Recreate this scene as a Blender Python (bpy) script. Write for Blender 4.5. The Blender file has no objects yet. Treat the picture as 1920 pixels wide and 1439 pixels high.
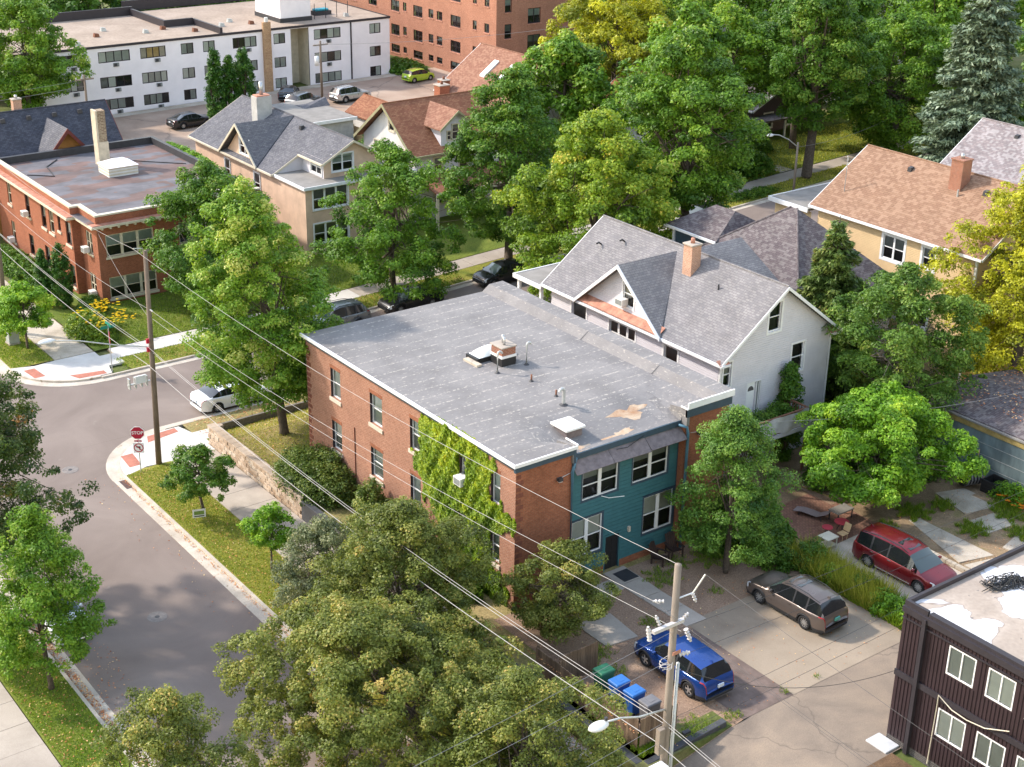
import bpy, math, random
import numpy as np
from mathutils import Vector, Matrix

S = bpy.context.scene
COL = S.collection
rnd = random.Random(7)

# ------------------------------------------------------------------ camera
CAMZ = 37.8
F_PX = 2760.7
YAW, PITCH, ROLL = (math.radians(a) for a in (37.093, 23.5095, -1.0622))
fw = Vector((math.sin(YAW) * math.cos(PITCH), math.cos(YAW) * math.cos(PITCH), -math.sin(PITCH)))
rt = Vector((math.cos(YAW), -math.sin(YAW), 0))
dn = fw.cross(rt)
r2 = rt * math.cos(ROLL) + dn * math.sin(ROLL)
d2 = -rt * math.sin(ROLL) + dn * math.cos(ROLL)
cd = bpy.data.cameras.new('camera')
cam = bpy.data.objects.new('camera', cd)
COL.objects.link(cam)
cam.matrix_world = Matrix(((r2.x, -d2.x, -fw.x, 0), (r2.y, -d2.y, -fw.y, 0), (r2.z, -d2.z, -fw.z, CAMZ), (0, 0, 0, 1)))
cd.sensor_width = 36
cd.lens = F_PX / 1920 * 36
cd.clip_end = 6000
S.camera = cam

# ------------------------------------------------------------------ sky, sun, exposure
SUN_EL = math.radians(38)
SUN_DIR = Vector((-0.60 * math.cos(SUN_EL), 0.80 * math.cos(SUN_EL), math.sin(SUN_EL)))
w = bpy.data.worlds.new('World')
S.world = w
w.use_nodes = True
wn = w.node_tree
sky = wn.nodes.new('ShaderNodeTexSky')
sky.sky_type = 'NISHITA'
sky.sun_disc = False
sky.sun_elevation = SUN_EL
sky.sun_rotation = math.atan2(SUN_DIR.x, SUN_DIR.y)
sky.air_density = 2.1
sky.dust_density = 0.7
sky.ozone_density = 0.6
bg = wn.nodes['Background']
tintn = wn.nodes.new('ShaderNodeMix')
tintn.data_type = 'RGBA'
tintn.blend_type = 'MULTIPLY'
tintn.inputs[0].default_value = 1.0
tintn.inputs[7].default_value = (1.10, 0.965, 0.97, 1)   # warm tint added to the sky light, offsets its green cast
wn.links.new(sky.outputs[0], tintn.inputs[6])
wn.links.new(tintn.outputs[2], bg.inputs[0])
bg.inputs[1].default_value = 0.15
sl = bpy.data.lights.new('sun', 'SUN')
sl.energy = 2.0
sl.angle = math.radians(2.5)
sl.color = (1.0, 0.91, 0.80)
so = bpy.data.objects.new('sun', sl)
COL.objects.link(so)
so.rotation_euler = SUN_DIR.to_track_quat('Z', 'Y').to_euler()
so.location = (0, 0, 90)
S.view_settings.view_transform = 'Standard'
S.view_settings.look = 'None'
S.view_settings.gamma = 1
S.view_settings.exposure = 1.45
S.view_settings.use_curve_mapping = False
S.render.engine = 'CYCLES'
S.cycles.use_denoising = True
S.cycles.max_bounces = 6
S.cycles.diffuse_bounces = 3
S.cycles.glossy_bounces = 3
S.cycles.transmission_bounces = 3
S.cycles.transparent_max_bounces = 6
S.cycles.caustics_reflective = False
S.cycles.caustics_refractive = False

# ------------------------------------------------------------------ terrain height
def rise(x):
    return 0.043 * max(0.0, x - 41)
def clamp(v, a=0.0, b=1.0):
    return a if v < a else b if v > b else v
def zg(x, y):
    k = 1.0 if y < 102 else max(0.35, 1 - 0.65 * (y - 102) / 35)
    st = rise(min(x, 130)) * k
    lot = 0.9 + 0.03 * max(0.0, min(x, 120) - 50)
    if x > 32.6 and 34.3 < y < 70.5:
        return lot
    if y <= 34.3:
        return (0.9 * clamp((x - 33.2) / 5.0) + 0.03 * max(0.0, min(x, 120) - 50)) if x > 32.6 else 0.0
    if x > 32.6 and y < 73.3:
        t = clamp((y - 70.5) / 2.8)
        return lot * (1 - t) + st * t
    return st

# ------------------------------------------------------------------ materials
MATS = {}
def nodes(name):
    m = bpy.data.materials.new(name)
    m.use_nodes = True
    nt = m.node_tree
    return m, nt, nt.nodes['Principled BSDF']
def nd(nt, t, props=None, **ins):
    n = nt.nodes.new(t)
    for k, v in (props or {}).items():
        setattr(n, k, v)
    for k, v in ins.items():
        key = k.replace('_', ' ')
        s = n.inputs[int(k[1:])] if k[0] == 'i' and k[1:].isdigit() else n.inputs[key]
        if hasattr(v, 'is_output') or isinstance(v, bpy.types.NodeSocket):
            nt.links.new(v, s)
        else:
            s.default_value = v
    return n
def c4(c):
    return (c[0], c[1], c[2], 1)
def mixc(nt, fac, a, b, mode='MIX'):
    n = nt.nodes.new('ShaderNodeMix')
    n.data_type = 'RGBA'
    n.blend_type = mode
    for s, v in ((n.inputs[0], fac), (n.inputs[6], a), (n.inputs[7], b)):
        if isinstance(v, bpy.types.NodeSocket):
            nt.links.new(v, s)
        else:
            s.default_value = v if not isinstance(v, tuple) or len(v) == 4 else c4(v)
    return n.outputs[2]
def ramp(nt, fac, stops, interp='LINEAR'):
    n = nt.nodes.new('ShaderNodeValToRGB')
    cr = n.color_ramp
    cr.interpolation = interp
    while len(cr.elements) < len(stops):
        cr.elements.new(0.5)
    for e, (p, c) in zip(cr.elements, stops):
        e.position = p
        e.color = c4(c) if isinstance(c, tuple) else (c, c, c, 1)
    nt.links.new(fac, n.inputs[0])
    return n.outputs[0]
def coord(nt, kind='UV'):
    return nt.nodes.new('ShaderNodeTexCoord').outputs[kind]
def worldpos(nt):
    return nt.nodes.new('ShaderNodeNewGeometry').outputs['Position']
def noise(nt, vec, scale, detail=3, rough=0.55, dist=0.0):
    return nd(nt, 'ShaderNodeTexNoise', Vector=vec, Scale=scale, Detail=detail, Roughness=rough, Distortion=dist).outputs['Fac']
def bump(nt, b, h, strength=0.4, dist=0.02):
    n = nd(nt, 'ShaderNodeBump', Height=h, Strength=strength, Distance=dist)
    nt.links.new(n.outputs[0], b.inputs['Normal'])
def lnk(nt, a, b):
    nt.links.new(a, b)
def scalevec(nt, vec, s):
    n = nt.nodes.new('ShaderNodeMapping')
    nt.links.new(vec, n.inputs[0])
    n.inputs['Scale'].default_value = s
    return n.outputs[0]

def paint(name, col, rough=0.6, var=0.10, scale=2.5, metal=0.0, spec=0.4, bmp=0.0, streak=False):
    if name in MATS:
        return MATS[name]
    m, nt, b = nodes(name)
    p = coord(nt, 'Object')
    if streak:
        p = scalevec(nt, p, (1, 1, 0.18))
    f = noise(nt, p, scale, 5, 0.65)
    lo = tuple(c * (1 - 1.6 * var) for c in col)
    hi = tuple(min(1, c * (1 + var)) for c in col)
    lnk(nt, ramp(nt, f, [(0.3, lo), (0.7, hi)]), b.inputs['Base Color'])
    b.inputs['Roughness'].default_value = rough
    b.inputs['Metallic'].default_value = metal
    b.inputs['Specular IOR Level'].default_value = spec
    if bmp:
        bump(nt, b, noise(nt, coord(nt, 'Object'), 14, 4), bmp, 0.02)
    MATS[name] = m
    return m

def brick(name, c1, c2, mortar, bw=0.21, bh=0.072, ms=0.012, stain=0.25):
    m, nt, b = nodes(name)
    uv = coord(nt)
    t = nd(nt, 'ShaderNodeTexBrick', Vector=uv, Color1=c4(c1), Color2=c4(c2), Mortar=c4(mortar), Scale=1.0)
    t.inputs['Mortar Size'].default_value = ms
    t.inputs['Mortar Smooth'].default_value = 0.2
    t.inputs['Brick Width'].default_value = bw
    t.inputs['Row Height'].default_value = bh
    t.inputs['Bias'].default_value = 0.0
    f = noise(nt, uv, 0.55, 5, 0.65)
    g = noise(nt, uv, 7, 2)
    k = mixc(nt, 1.0, t.outputs['Color'], ramp(nt, f, [(0.28, 1 - stain), (0.72, 1 + stain * 0.55)]), 'MULTIPLY')
    k = mixc(nt, 1.0, k, ramp(nt, g, [(0.3, 0.86), (0.7, 1.12)]), 'MULTIPLY')
    lnk(nt, k, b.inputs['Base Color'])
    b.inputs['Roughness'].default_value = 0.9
    b.inputs['Specular IOR Level'].default_value = 0.2
    bump(nt, b, t.outputs['Fac'], -0.5, 0.02)
    MATS[name] = m
    return m

def shingle(name, c1, c2, c3, bw=0.32, bh=0.15, blotch=0.3):
    m, nt, b = nodes(name)
    uv = coord(nt)
    t = nd(nt, 'ShaderNodeTexBrick', Vector=uv, Color1=c4(c1), Color2=c4(c2), Mortar=c4(tuple(c * 0.45 for c in c1)), Scale=1.0)
    t.inputs['Mortar Size'].default_value = 0.012
    t.inputs['Mortar Smooth'].default_value = 0.6
    t.inputs['Brick Width'].default_value = bw
    t.inputs['Row Height'].default_value = bh
    t.inputs['Bias'].default_value = -0.1
    v = nd(nt, 'ShaderNodeTexWhiteNoise', {'noise_dimensions': '2D'}, Vector=nd(nt, 'ShaderNodeVectorMath', {'operation': 'FLOOR'}, i0=scalevec(nt, uv, (1 / bw * 1.5, 1 / bh, 1))).outputs[0]).outputs[0]
    k = mixc(nt, ramp(nt, v, [(0.58, 0.0), (0.66, 0.62)]), t.outputs['Color'], c3)
    f = noise(nt, uv, 0.7, 4, 0.6)
    k = mixc(nt, 1.0, k, ramp(nt, f, [(0.3, 1 - blotch * 0.6), (0.7, 1 + blotch * 0.4)]), 'MULTIPLY')
    k = mixc(nt, 1.0, k, ramp(nt, noise(nt, uv, 30, 2), [(0.3, 0.85), (0.7, 1.13)]), 'MULTIPLY')
    lnk(nt, k, b.inputs['Base Color'])
    b.inputs['Roughness'].default_value = 0.95
    b.inputs['Specular IOR Level'].default_value = 0.15
    bump(nt, b, t.outputs['Fac'], -0.5, 0.03)
    MATS[name] = m
    return m

def surface(name, stops, scale=0.5, fine=18, fa=0.18, rough=0.9, bmp=0.3, crack=0.0, spots=None, dist=0.4):
    """weathered ground: large blotches, fine grain, optional cracks and spots"""
    m, nt, b = nodes(name)
    p = worldpos(nt)
    k = ramp(nt, noise(nt, p, scale, 6, 0.62, dist), stops)
    g = noise(nt, p, fine, 3, 0.7)
    k = mixc(nt, 1.0, k, ramp(nt, g, [(0.25, 1 - fa), (0.75, 1 + fa)]), 'MULTIPLY')
    if crack:
        v = nd(nt, 'ShaderNodeTexVoronoi', {'feature': 'DISTANCE_TO_EDGE'}, Vector=nd(nt, 'ShaderNodeVectorMath', {'operation': 'ADD'}, i0=p, i1=nd(nt, 'ShaderNodeTexNoise', Vector=p, Scale=0.9, Detail=3.0).outputs['Color']).outputs[0], Scale=crack)
        k = mixc(nt, ramp(nt, v.outputs['Distance'], [(0.0, 0.45), (0.006, 0.0)]), k, (0.07, 0.062, 0.056))
    if spots:
        s = noise(nt, p, spots[0], 4, 0.7)
        k = mixc(nt, ramp(nt, s, [(spots[1], 0.0), (spots[1] + 0.06, 1.0)]), k, spots[2])
    lnk(nt, k, b.inputs['Base Color'])
    b.inputs['Roughness'].default_value = rough
    b.inputs['Specular IOR Level'].default_value = 0.25
    bump(nt, b, g, bmp, 0.03)
    MATS[name] = m
    return m

def glass(name, tint=(0.93, 0.96, 0.95)):
    m, nt, b = nodes(name)
    tr = nd(nt, 'ShaderNodeBsdfTransparent', Color=c4(tint))
    gl = nd(nt, 'ShaderNodeBsdfGlossy', Color=(1, 1, 1, 1), Roughness=0.04)
    fr = nd(nt, 'ShaderNodeFresnel', IOR=1.6)
    mx = nd(nt, 'ShaderNodeMixShader', i0=fr.outputs[0], i1=tr.outputs[0], i2=gl.outputs[0])
    lnk(nt, mx.outputs[0], nt.nodes['Material Output'].inputs['Surface'])
    MATS[name] = m
    return m

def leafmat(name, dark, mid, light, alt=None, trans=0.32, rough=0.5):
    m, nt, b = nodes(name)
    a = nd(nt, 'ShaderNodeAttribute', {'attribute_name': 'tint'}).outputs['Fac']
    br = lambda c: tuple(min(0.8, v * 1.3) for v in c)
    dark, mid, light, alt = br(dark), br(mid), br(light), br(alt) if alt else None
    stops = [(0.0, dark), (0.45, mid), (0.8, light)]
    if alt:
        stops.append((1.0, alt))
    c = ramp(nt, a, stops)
    lnk(nt, c, b.inputs['Base Color'])
    b.inputs['Roughness'].default_value = rough
    b.inputs['Specular IOR Level'].default_value = 0.35
    t = nd(nt, 'ShaderNodeBsdfTranslucent', Color=mixc(nt, 1.0, c, (1.25, 1.2, 0.7), 'MULTIPLY'))
    mx = nd(nt, 'ShaderNodeMixShader', i0=trans, i1=b.outputs[0], i2=t.outputs[0])
    lnk(nt, mx.outputs[0], nt.nodes['Material Output'].inputs['Surface'])
    MATS[name] = m
    return m

# ------------------------------------------------------------------ mesh helpers
ORG = {}
def org(o):
    return ORG.get(o.name, Vector((0, 0, 0)))
def tag(o, label=None, cat=None, group=None, kind=None):
    if label: o['label'] = label
    if cat: o['category'] = cat
    if group: o['group'] = group
    if kind: o['kind'] = kind
    return o
def empty(name, loc, label=None, cat=None, group=None, rz=0.0):
    o = bpy.data.objects.new(name, None)
    o.empty_display_size = 0.3
    COL.objects.link(o)
    o.location = loc
    o.rotation_euler = (0, 0, rz)
    ORG[o.name] = Vector(loc)
    return tag(o, label, cat, group)

class MB:
    def __init__(s):
        s.v = []; s.f = []
    def add(s, vs, fs):
        n = len(s.v)
        s.v += [tuple(p) for p in vs]
        s.f += [tuple(i + n for i in f) for f in fs]
        return s
    def quad(s, a, b, c, d):
        return s.add([a, b, c, d], [(0, 1, 2, 3)])
    def poly(s, pts):
        return s.add(pts, [tuple(range(len(pts)))])
    def hexa(s, p):
        # p: 4 bottom (ccw from above), 4 top
        return s.add(p, [(3, 2, 1, 0), (4, 5, 6, 7), (0, 1, 5, 4), (1, 2, 6, 5), (2, 3, 7, 6), (3, 0, 4, 7)])
    def box(s, x0, x1, y0, y1, z0, z1):
        return s.hexa([(x0, y0, z0), (x1, y0, z0), (x1, y1, z0), (x0, y1, z0), (x0, y0, z1), (x1, y0, z1), (x1, y1, z1), (x0, y1, z1)])
    def tube(s, pts, r, n=6, r1=None, caps=True):
        pts = [Vector(p) for p in pts]
        rs = [r + ((r1 if r1 is not None else r) - r) * i / (len(pts) - 1) for i in range(len(pts))]
        vs = []; fs = []
        up = Vector((0, 0, 1))
        for i, p in enumerate(pts):
            t = (pts[min(i + 1, len(pts) - 1)] - pts[max(i - 1, 0)]).normalized()
            a = t.cross(up)
            if a.length < 1e-3:
                a = t.cross(Vector((1, 0, 0)))
            a.normalize(); b = t.cross(a)
            for k in range(n):
                an = 2 * math.pi * k / n
                vs.append(p + (a * math.cos(an) + b * math.sin(an)) * rs[i])
        for i in range(len(pts) - 1):
            for k in range(n):
                fs.append((i * n + k, i * n + (k + 1) % n, (i + 1) * n + (k + 1) % n, (i + 1) * n + k))
        if caps:
            fs.append(tuple(range(n - 1, -1, -1)))
            fs.append(tuple((len(pts) - 1) * n + k for k in range(n)))
        return s.add(vs, fs)
    def cyl(s, x, y, z0, z1, r, n=12, r1=None):
        return s.tube([(x, y, z0), (x, y, z1)], r, n, r1)
    def lathe(s, prof, n=20, axis='y', c=(0, 0, 0)):
        vs = []; fs = []
        for (r, h) in prof:
            for k in range(n):
                a = 2 * math.pi * k / n
                if axis == 'y':
                    vs.append((c[0] + r * math.cos(a), c[1] + h, c[2] + r * math.sin(a)))
                else:
                    vs.append((c[0] + r * math.cos(a), c[1] + r * math.sin(a), c[2] + h))
        for i in range(len(prof) - 1):
            for k in range(n):
                fs.append((i * n + k, i * n + (k + 1) % n, (i + 1) * n + (k + 1) % n, (i + 1) * n + k))
        return s.add(vs, fs)
    def prism(s, poly, z0, z1):
        n = len(poly)
        vs = [(p[0], p[1], z0) for p in poly] + [(p[0], p[1], z1) for p in poly]
        fs = [tuple(range(n - 1, -1, -1)), tuple(range(n, 2 * n))] + [(i, (i + 1) % n, n + (i + 1) % n, n + i) for i in range(n)]
        return s.add(vs, fs)
    def build(s, name, mat, parent=None, smooth=False, bevel=0.0, label=None, cat=None, group=None, kind=None):
        me = bpy.data.meshes.new(name)
        o0 = org(parent) if parent else Vector((0, 0, 0))
        me.from_pydata([(x - o0.x, y - o0.y, z - o0.z) for x, y, z in s.v], [], s.f)
        auto_uv(me)
        if isinstance(mat, str):
            mat = MATS[mat]
        me.materials.append(mat)
        if smooth:
            me.polygons.foreach_set('use_smooth', [True] * len(me.polygons))
        o = bpy.data.objects.new(name, me)
        COL.objects.link(o)
        if parent:
            o.parent = parent
        ORG[o.name] = o0
        if bevel:
            b = o.modifiers.new('bevel', 'BEVEL')
            b.width = bevel; b.segments = 2; b.limit_method = 'ANGLE'
        return tag(o, label, cat, group, kind)

def auto_uv(me):
    uvl = me.uv_layers.new(name='UVMap').data
    vs = me.vertices
    for p in me.polygons:
        n = p.normal
        if abs(n.z) > 0.985:
            for li in p.loop_indices:
                c = vs[me.loops[li].vertex_index].co
                uvl[li].uv = (c.x, c.y)
        else:
            t = Vector((-n.y, n.x, 0)).normalized()
            b = n.cross(t)
            for li in p.loop_indices:
                c = vs[me.loops[li].vertex_index].co
                uvl[li].uv = (c.dot(t), c.dot(b))

def copy_tree(o, parent=None):
    c = o.copy()
    COL.objects.link(c)
    c.parent = parent
    for ch in list(o.children):
        copy_tree(ch, c)
    return c

class Face:
    """wall plane seen from outside: s runs to the right, z up, d outwards"""
    def __init__(s, ox, oy, ax, ay):
        s.o = (ox, oy); s.a = (ax, ay); s.n = (ay, -ax)
    def pt(s, u, z, d=0.0):
        return (s.o[0] + s.a[0] * u + s.n[0] * d, s.o[1] + s.a[1] * u + s.n[1] * d, z)
    def box(s, mb, u0, u1, z0, z1, d0, d1):
        P = s.pt
        return mb.hexa([P(u0, z0, d1), P(u1, z0, d1), P(u1, z0, d0), P(u0, z0, d0), P(u0, z1, d1), P(u1, z1, d1), P(u1, z1, d0), P(u0, z1, d0)])
    def quad(s, mb, u0, u1, z0, z1, d):
        P = s.pt
        return mb.quad(P(u0, z0, d), P(u1, z0, d), P(u1, z1, d), P(u0, z1, d))

def wall(mb, F, u0, u1, z0, z1, holes=(), depth=0.2, top=None):
    """flat wall with rectangular openings and their reveals; top(u) clips gable walls"""
    us = sorted({u0, u1, *[h[0] for h in holes], *[h[1] for h in holes]})
    zs = sorted({z0, z1, *[h[2] for h in holes], *[h[3] for h in holes]})
    for i in range(len(us) - 1):
        for j in range(len(zs) - 1):
            a, b, c, d = us[i], us[i + 1], zs[j], zs[j + 1]
            mu, mz = (a + b) / 2, (c + d) / 2
            if any(h[0] < mu < h[1] and h[2] < mz < h[3] for h in holes):
                continue
            F.quad(mb, a, b, c, d, 0)
    for (a, b, c, d) in holes:
        P = F.pt
        mb.quad(P(a, c), P(a, d), P(a, d, -depth), P(a, c, -depth))
        mb.quad(P(b, d), P(b, c), P(b, c, -depth), P(b, d, -depth))
        mb.quad(P(a, d), P(b, d), P(b, d, -depth), P(a, d, -depth))
        mb.quad(P(b, c), P(a, c), P(a, c, -depth), P(b, c, -depth))
    return mb

def gable_wall(mb, F, u0, u1, z0, zpk, upk=None, holes=(), depth=0.15):
    """triangle above z0 with openings, cut in vertical strips"""
    if upk is None:
        upk = (u0 + u1) / 2
    def top(u):
        return z0 + (zpk - z0) * ((u - u0) / (upk - u0) if u <= upk else (u1 - u) / (u1 - upk))
    us = sorted({u0, u1, upk, *[h[0] for h in holes], *[h[1] for h in holes]})
    P = F.pt
    for a, b in zip(us, us[1:]):
        m = (a + b) / 2
        hs = [h for h in holes if h[0] < m < h[1]]
        lo = z0
        for h in hs:
            F.quad(mb, a, b, lo, h[2], 0)
            lo = h[3]
        pts = [P(a, lo), P(b, lo), P(b, top(b)), P(a, top(a))]
        pts = [p for i, p in enumerate(pts) if i == 0 or (Vector(p) - Vector(pts[i - 1])).length > 1e-4]
        if (Vector(pts[-1]) - Vector(pts[0])).length < 1e-4:
            pts.pop()
        if len(pts) > 2:
            mb.poly(pts)
    for (a, b, c, d) in holes:
        mb.quad(P(a, c), P(a, d), P(a, d, -depth), P(a, c, -depth))
        mb.quad(P(b, d), P(b, c), P(b, c, -depth), P(b, d, -depth))
        mb.quad(P(a, d), P(b, d), P(b, d, -depth), P(a, d, -depth))
        mb.quad(P(b, c), P(a, c), P(a, c, -depth), P(b, c, -depth))
    return mb

def window(root, F, h, frame, kind='dh', cols=1, rec=0.09, fr=0.06, blind=None, bl=1.0, sill=None, trim=None, tw=0.09, name='window', mull=None, blind_mats=None, lower=None):
    """h=(u0,u1,z0,z1) opening; kind dh (sash rail) or sl (plain lights); sill=(mat,proud,height)"""
    u0, u1, z0, z1 = h
    m = MB()
    B = lambda a, b, c, d, e=-rec - 0.02, f=-rec + 0.05: F.box(m, a, b, c, d, e, f)
    B(u0, u1, z0, z0 + fr); B(u0, u1, z1 - fr, z1)
    B(u0, u0 + fr, z0 + fr, z1 - fr); B(u1 - fr, u1, z0 + fr, z1 - fr)
    mw = mull if mull else fr
    edges = [u0 + fr]
    for i in range(1, cols):
        c = u0 + (u1 - u0) * i / cols
        B(c - mw / 2, c + mw / 2, z0 + fr, z1 - fr, -rec - 0.02, -rec + 0.045)
        edges += [c - mw / 2, c + mw / 2]
    edges.append(u1 - fr)
    zm = (z0 + z1) / 2
    panes = []
    for i in range(cols):
        a, b = edges[2 * i], edges[2 * i + 1]
        if kind == 'dh':
            B(a, b, zm - 0.025, zm + 0.03, -rec - 0.01, -rec + 0.04)
            panes += [(a, b, z0 + fr, zm - 0.025, -rec), (a, b, zm + 0.03, z1 - fr, -rec + 0.015)]
        else:
            panes.append((a, b, z0 + fr, z1 - fr, -rec))
    if trim:
        F.box(m, u0 - tw, u0, z0 - tw, z1 + tw, 0.002, 0.062)
        F.box(m, u1, u1 + tw, z0 - tw, z1 + tw, 0.002, 0.062)
        F.box(m, u0, u1, z1, z1 + tw, 0.002, 0.062)
        F.box(m, u0, u1, z0 - tw, z0, 0.002, 0.062)
    win = m.build(name, frame, root)
    for (a, b, c, d, e) in panes:
        F.quad(MB(), a, b, c, d, e).build('pane', 'glass', win)
    if blind_mats:
        for i in range(cols):
            a, b = edges[2 * i], edges[2 * i + 1]
            if blind_mats[i]:
                F.quad(MB(), a, b, z0 + fr, z1 - fr, -rec - 0.045).build('curtain', blind_mats[i], win)
    elif blind:
        F.quad(MB(), u0 + fr, u1 - fr, z1 - fr - (z1 - z0 - 2 * fr) * bl, z1 - fr, -rec - 0.045).build('blind', blind, win)
    if lower:
        F.quad(MB(), u0 + fr, u1 - fr, z0 + fr, zm, -rec - 0.03).build('insect_screen', lower, win)
    F.quad(MB(), u0, u1, z0, z1, -rec - 0.16).build('interior', 'room', win)
    if sill:
        F.box(MB(), u0 - 0.08, u1 + 0.08, z0 - sill[2], z0 - 0.002, -0.05, sill[1]).build('sill', sill[0], win)
    return win

def slab_roof(mb, a, b, c, d, th=0.14):
    """sloping roof plane a,b,c,d (ccw from above) with thickness downwards"""
    dz = Vector((0, 0, -th))
    A = [Vector(p) for p in (a, b, c, d)]
    return mb.hexa([p + dz for p in A] + A)
# ------------------------------------------------------------------ material library
surface('asphalt', [(0.3, (0.175, 0.140, 0.122)), (0.5, (0.215, 0.174, 0.152)), (0.72, (0.26, 0.213, 0.186))], 0.16, 30, 0.16, 0.92, 0.2, dist=0.6, spots=(0.35, 0.66, (0.25, 0.215, 0.19)))
surface('alley_asphalt', [(0.28, (0.15, 0.122, 0.10)), (0.5, (0.245, 0.195, 0.15)), (0.72, (0.335, 0.26, 0.19))], 0.28, 26, 0.2, 0.93, 0.35, crack=0.16)
surface('concrete', [(0.3, (0.33, 0.285, 0.24)), (0.7, (0.45, 0.395, 0.335))], 0.5, 22, 0.1, 0.9, 0.15)
surface('new_concrete', [(0.3, (0.50, 0.475, 0.44)), (0.7, (0.62, 0.595, 0.555))], 0.6, 25, 0.07, 0.85, 0.1)
surface('old_concrete', [(0.28, (0.30, 0.25, 0.19)), (0.5, (0.46, 0.40, 0.32)), (0.72, (0.56, 0.50, 0.42))], 0.55, 18, 0.18, 0.93, 0.3, crack=0.33)
surface('kerb_concrete', [(0.3, (0.40, 0.35, 0.29)), (0.7, (0.58, 0.52, 0.44))], 0.9, 16, 0.16, 0.9, 0.2, spots=(1.3, 0.63, (0.28, 0.22, 0.16)))
surface('pad_concrete', [(0.3, (0.24, 0.19, 0.14)), (0.5, (0.31, 0.25, 0.185)), (0.75, (0.37, 0.30, 0.225))], 0.3, 30, 0.15, 0.93, 0.3, spots=(0.45, 0.64, (0.24, 0.205, 0.175)))
surface('gravel', [(0.3, (0.22, 0.145, 0.10)), (0.55, (0.31, 0.21, 0.145)), (0.75, (0.38, 0.27, 0.19))], 0.5, 14, 0.45, 0.95, 0.8)
surface('dirt', [(0.3, (0.17, 0.12, 0.07)), (0.55, (0.29, 0.205, 0.125)), (0.75, (0.16, 0.16, 0.045))], 0.6, 12, 0.35, 0.95, 0.6)
surface('lawn', [(0.26, (0.12, 0.155, 0.022)), (0.5, (0.215, 0.215, 0.036)), (0.68, (0.29, 0.25, 0.06)), (0.82, (0.36, 0.28, 0.095))], 0.45, 9, 0.45, 0.95, 0.9, dist=0.8)
surface('lawn_deep', [(0.26, (0.075, 0.12, 0.016)), (0.55, (0.14, 0.175, 0.025)), (0.8, (0.24, 0.215, 0.05))], 0.4, 9, 0.45, 0.95, 0.9, dist=0.8)
surface('lawn_dry', [(0.26, (0.12, 0.145, 0.035)), (0.45, (0.24, 0.205, 0.075)), (0.7, (0.35, 0.27, 0.13))], 0.35, 9, 0.4, 0.95, 0.9, dist=0.8)
surface('terrain', [(0.3, (0.07, 0.095, 0.025)), (0.5, (0.11, 0.13, 0.035)), (0.72, (0.19, 0.16, 0.085))], 0.22, 5, 0.4, 0.95, 0.6)
surface('mulch', [(0.3, (0.10, 0.06, 0.035)), (0.7, (0.20, 0.125, 0.07))], 1.5, 20, 0.5, 0.95, 0.8)
surface('lot_asphalt', [(0.3, (0.24, 0.17, 0.125)), (0.5, (0.36, 0.265, 0.20)), (0.72, (0.47, 0.37, 0.29))], 0.13, 20, 0.12, 0.92, 0.2, crack=0.06)
paint('pad_red', (0.42, 0.16, 0.11), 0.8, 0.15, 3)
paint('patch_brown', (0.17, 0.125, 0.105), 0.95, 0.2, 2, bmp=0.4)
brick('pavers', (0.22, 0.11, 0.08), (0.30, 0.16, 0.11), (0.10, 0.07, 0.05), 0.22, 0.11)

paint('landing_paint', (0.52, 0.53, 0.54), 0.7, 0.1, 3)
glass('glass')
paint('room', (0.016, 0.017, 0.02), 0.8, 0.1)
paint('blind_white', (0.82, 0.88, 0.86), 0.7, 0.06, 1.5)
paint('blind_grey', (0.50, 0.55, 0.54), 0.7, 0.1, 1.5)
paint('blind_dim', (0.24, 0.255, 0.25), 0.8, 0.15, 1.5)
paint('blind_yellow', (0.62, 0.43, 0.13), 0.7, 0.15, 3)
paint('blind_cream', (0.60, 0.55, 0.44), 0.7, 0.1, 2)
paint('white_vinyl', (0.80, 0.80, 0.79), 0.4, 0.04, 2)
paint('white_trim', (0.76, 0.765, 0.77), 0.55, 0.06, 2)
paint('cream_trim', (0.60, 0.54, 0.42), 0.6, 0.10, 2)
paint('stone_sill', (0.60, 0.53, 0.43), 0.8, 0.10, 4)
paint('black_paint', (0.02, 0.02, 0.022), 0.5, 0.1)
paint('dark_metal', (0.045, 0.045, 0.05), 0.5, 0.15)
paint('steel', (0.52, 0.53, 0.54), 0.38, 0.1, 3, metal=0.75)
paint('galv', (0.48, 0.50, 0.50), 0.5, 0.12, 3, metal=0.4)
paint('iron', (0.22, 0.195, 0.18), 0.8, 0.2, 5)
paint('rust', (0.20, 0.085, 0.05), 0.85, 0.25, 5)
paint('ac_white', (0.72, 0.71, 0.68), 0.5, 0.05)
paint('bark', (0.105, 0.082, 0.062), 0.95, 0.3, 6, bmp=0.6)
paint('bark_grey', (0.17, 0.15, 0.125), 0.95, 0.25, 6, bmp=0.6)

# ------------------------------------------------------------------ ground
def sheet(name, x0, x1, y0, y1, off, mat, step=2.0, parent=None, kind='structure'):
    nx = max(1, int(math.ceil((x1 - x0) / step))); ny = max(1, int(math.ceil((y1 - y0) / step)))
    m = MB()
    e = 1e-3
    vs = []
    for j in range(ny + 1):
        for i in range(nx + 1):
            x = x0 + (x1 - x0) * i / nx; y = y0 + (y1 - y0) * j / ny
            vs.append((x, y, zg(min(max(x, x0 + e), x1 - e), min(max(y, y0 + e), y1 - e)) + off))
    fs = [(j * (nx + 1) + i, j * (nx + 1) + i + 1, (j + 1) * (nx + 1) + i + 1, (j + 1) * (nx + 1) + i) for j in range(ny) for i in range(nx)]
    return m.add(vs, fs).build(name, mat, parent, kind=kind)

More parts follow.
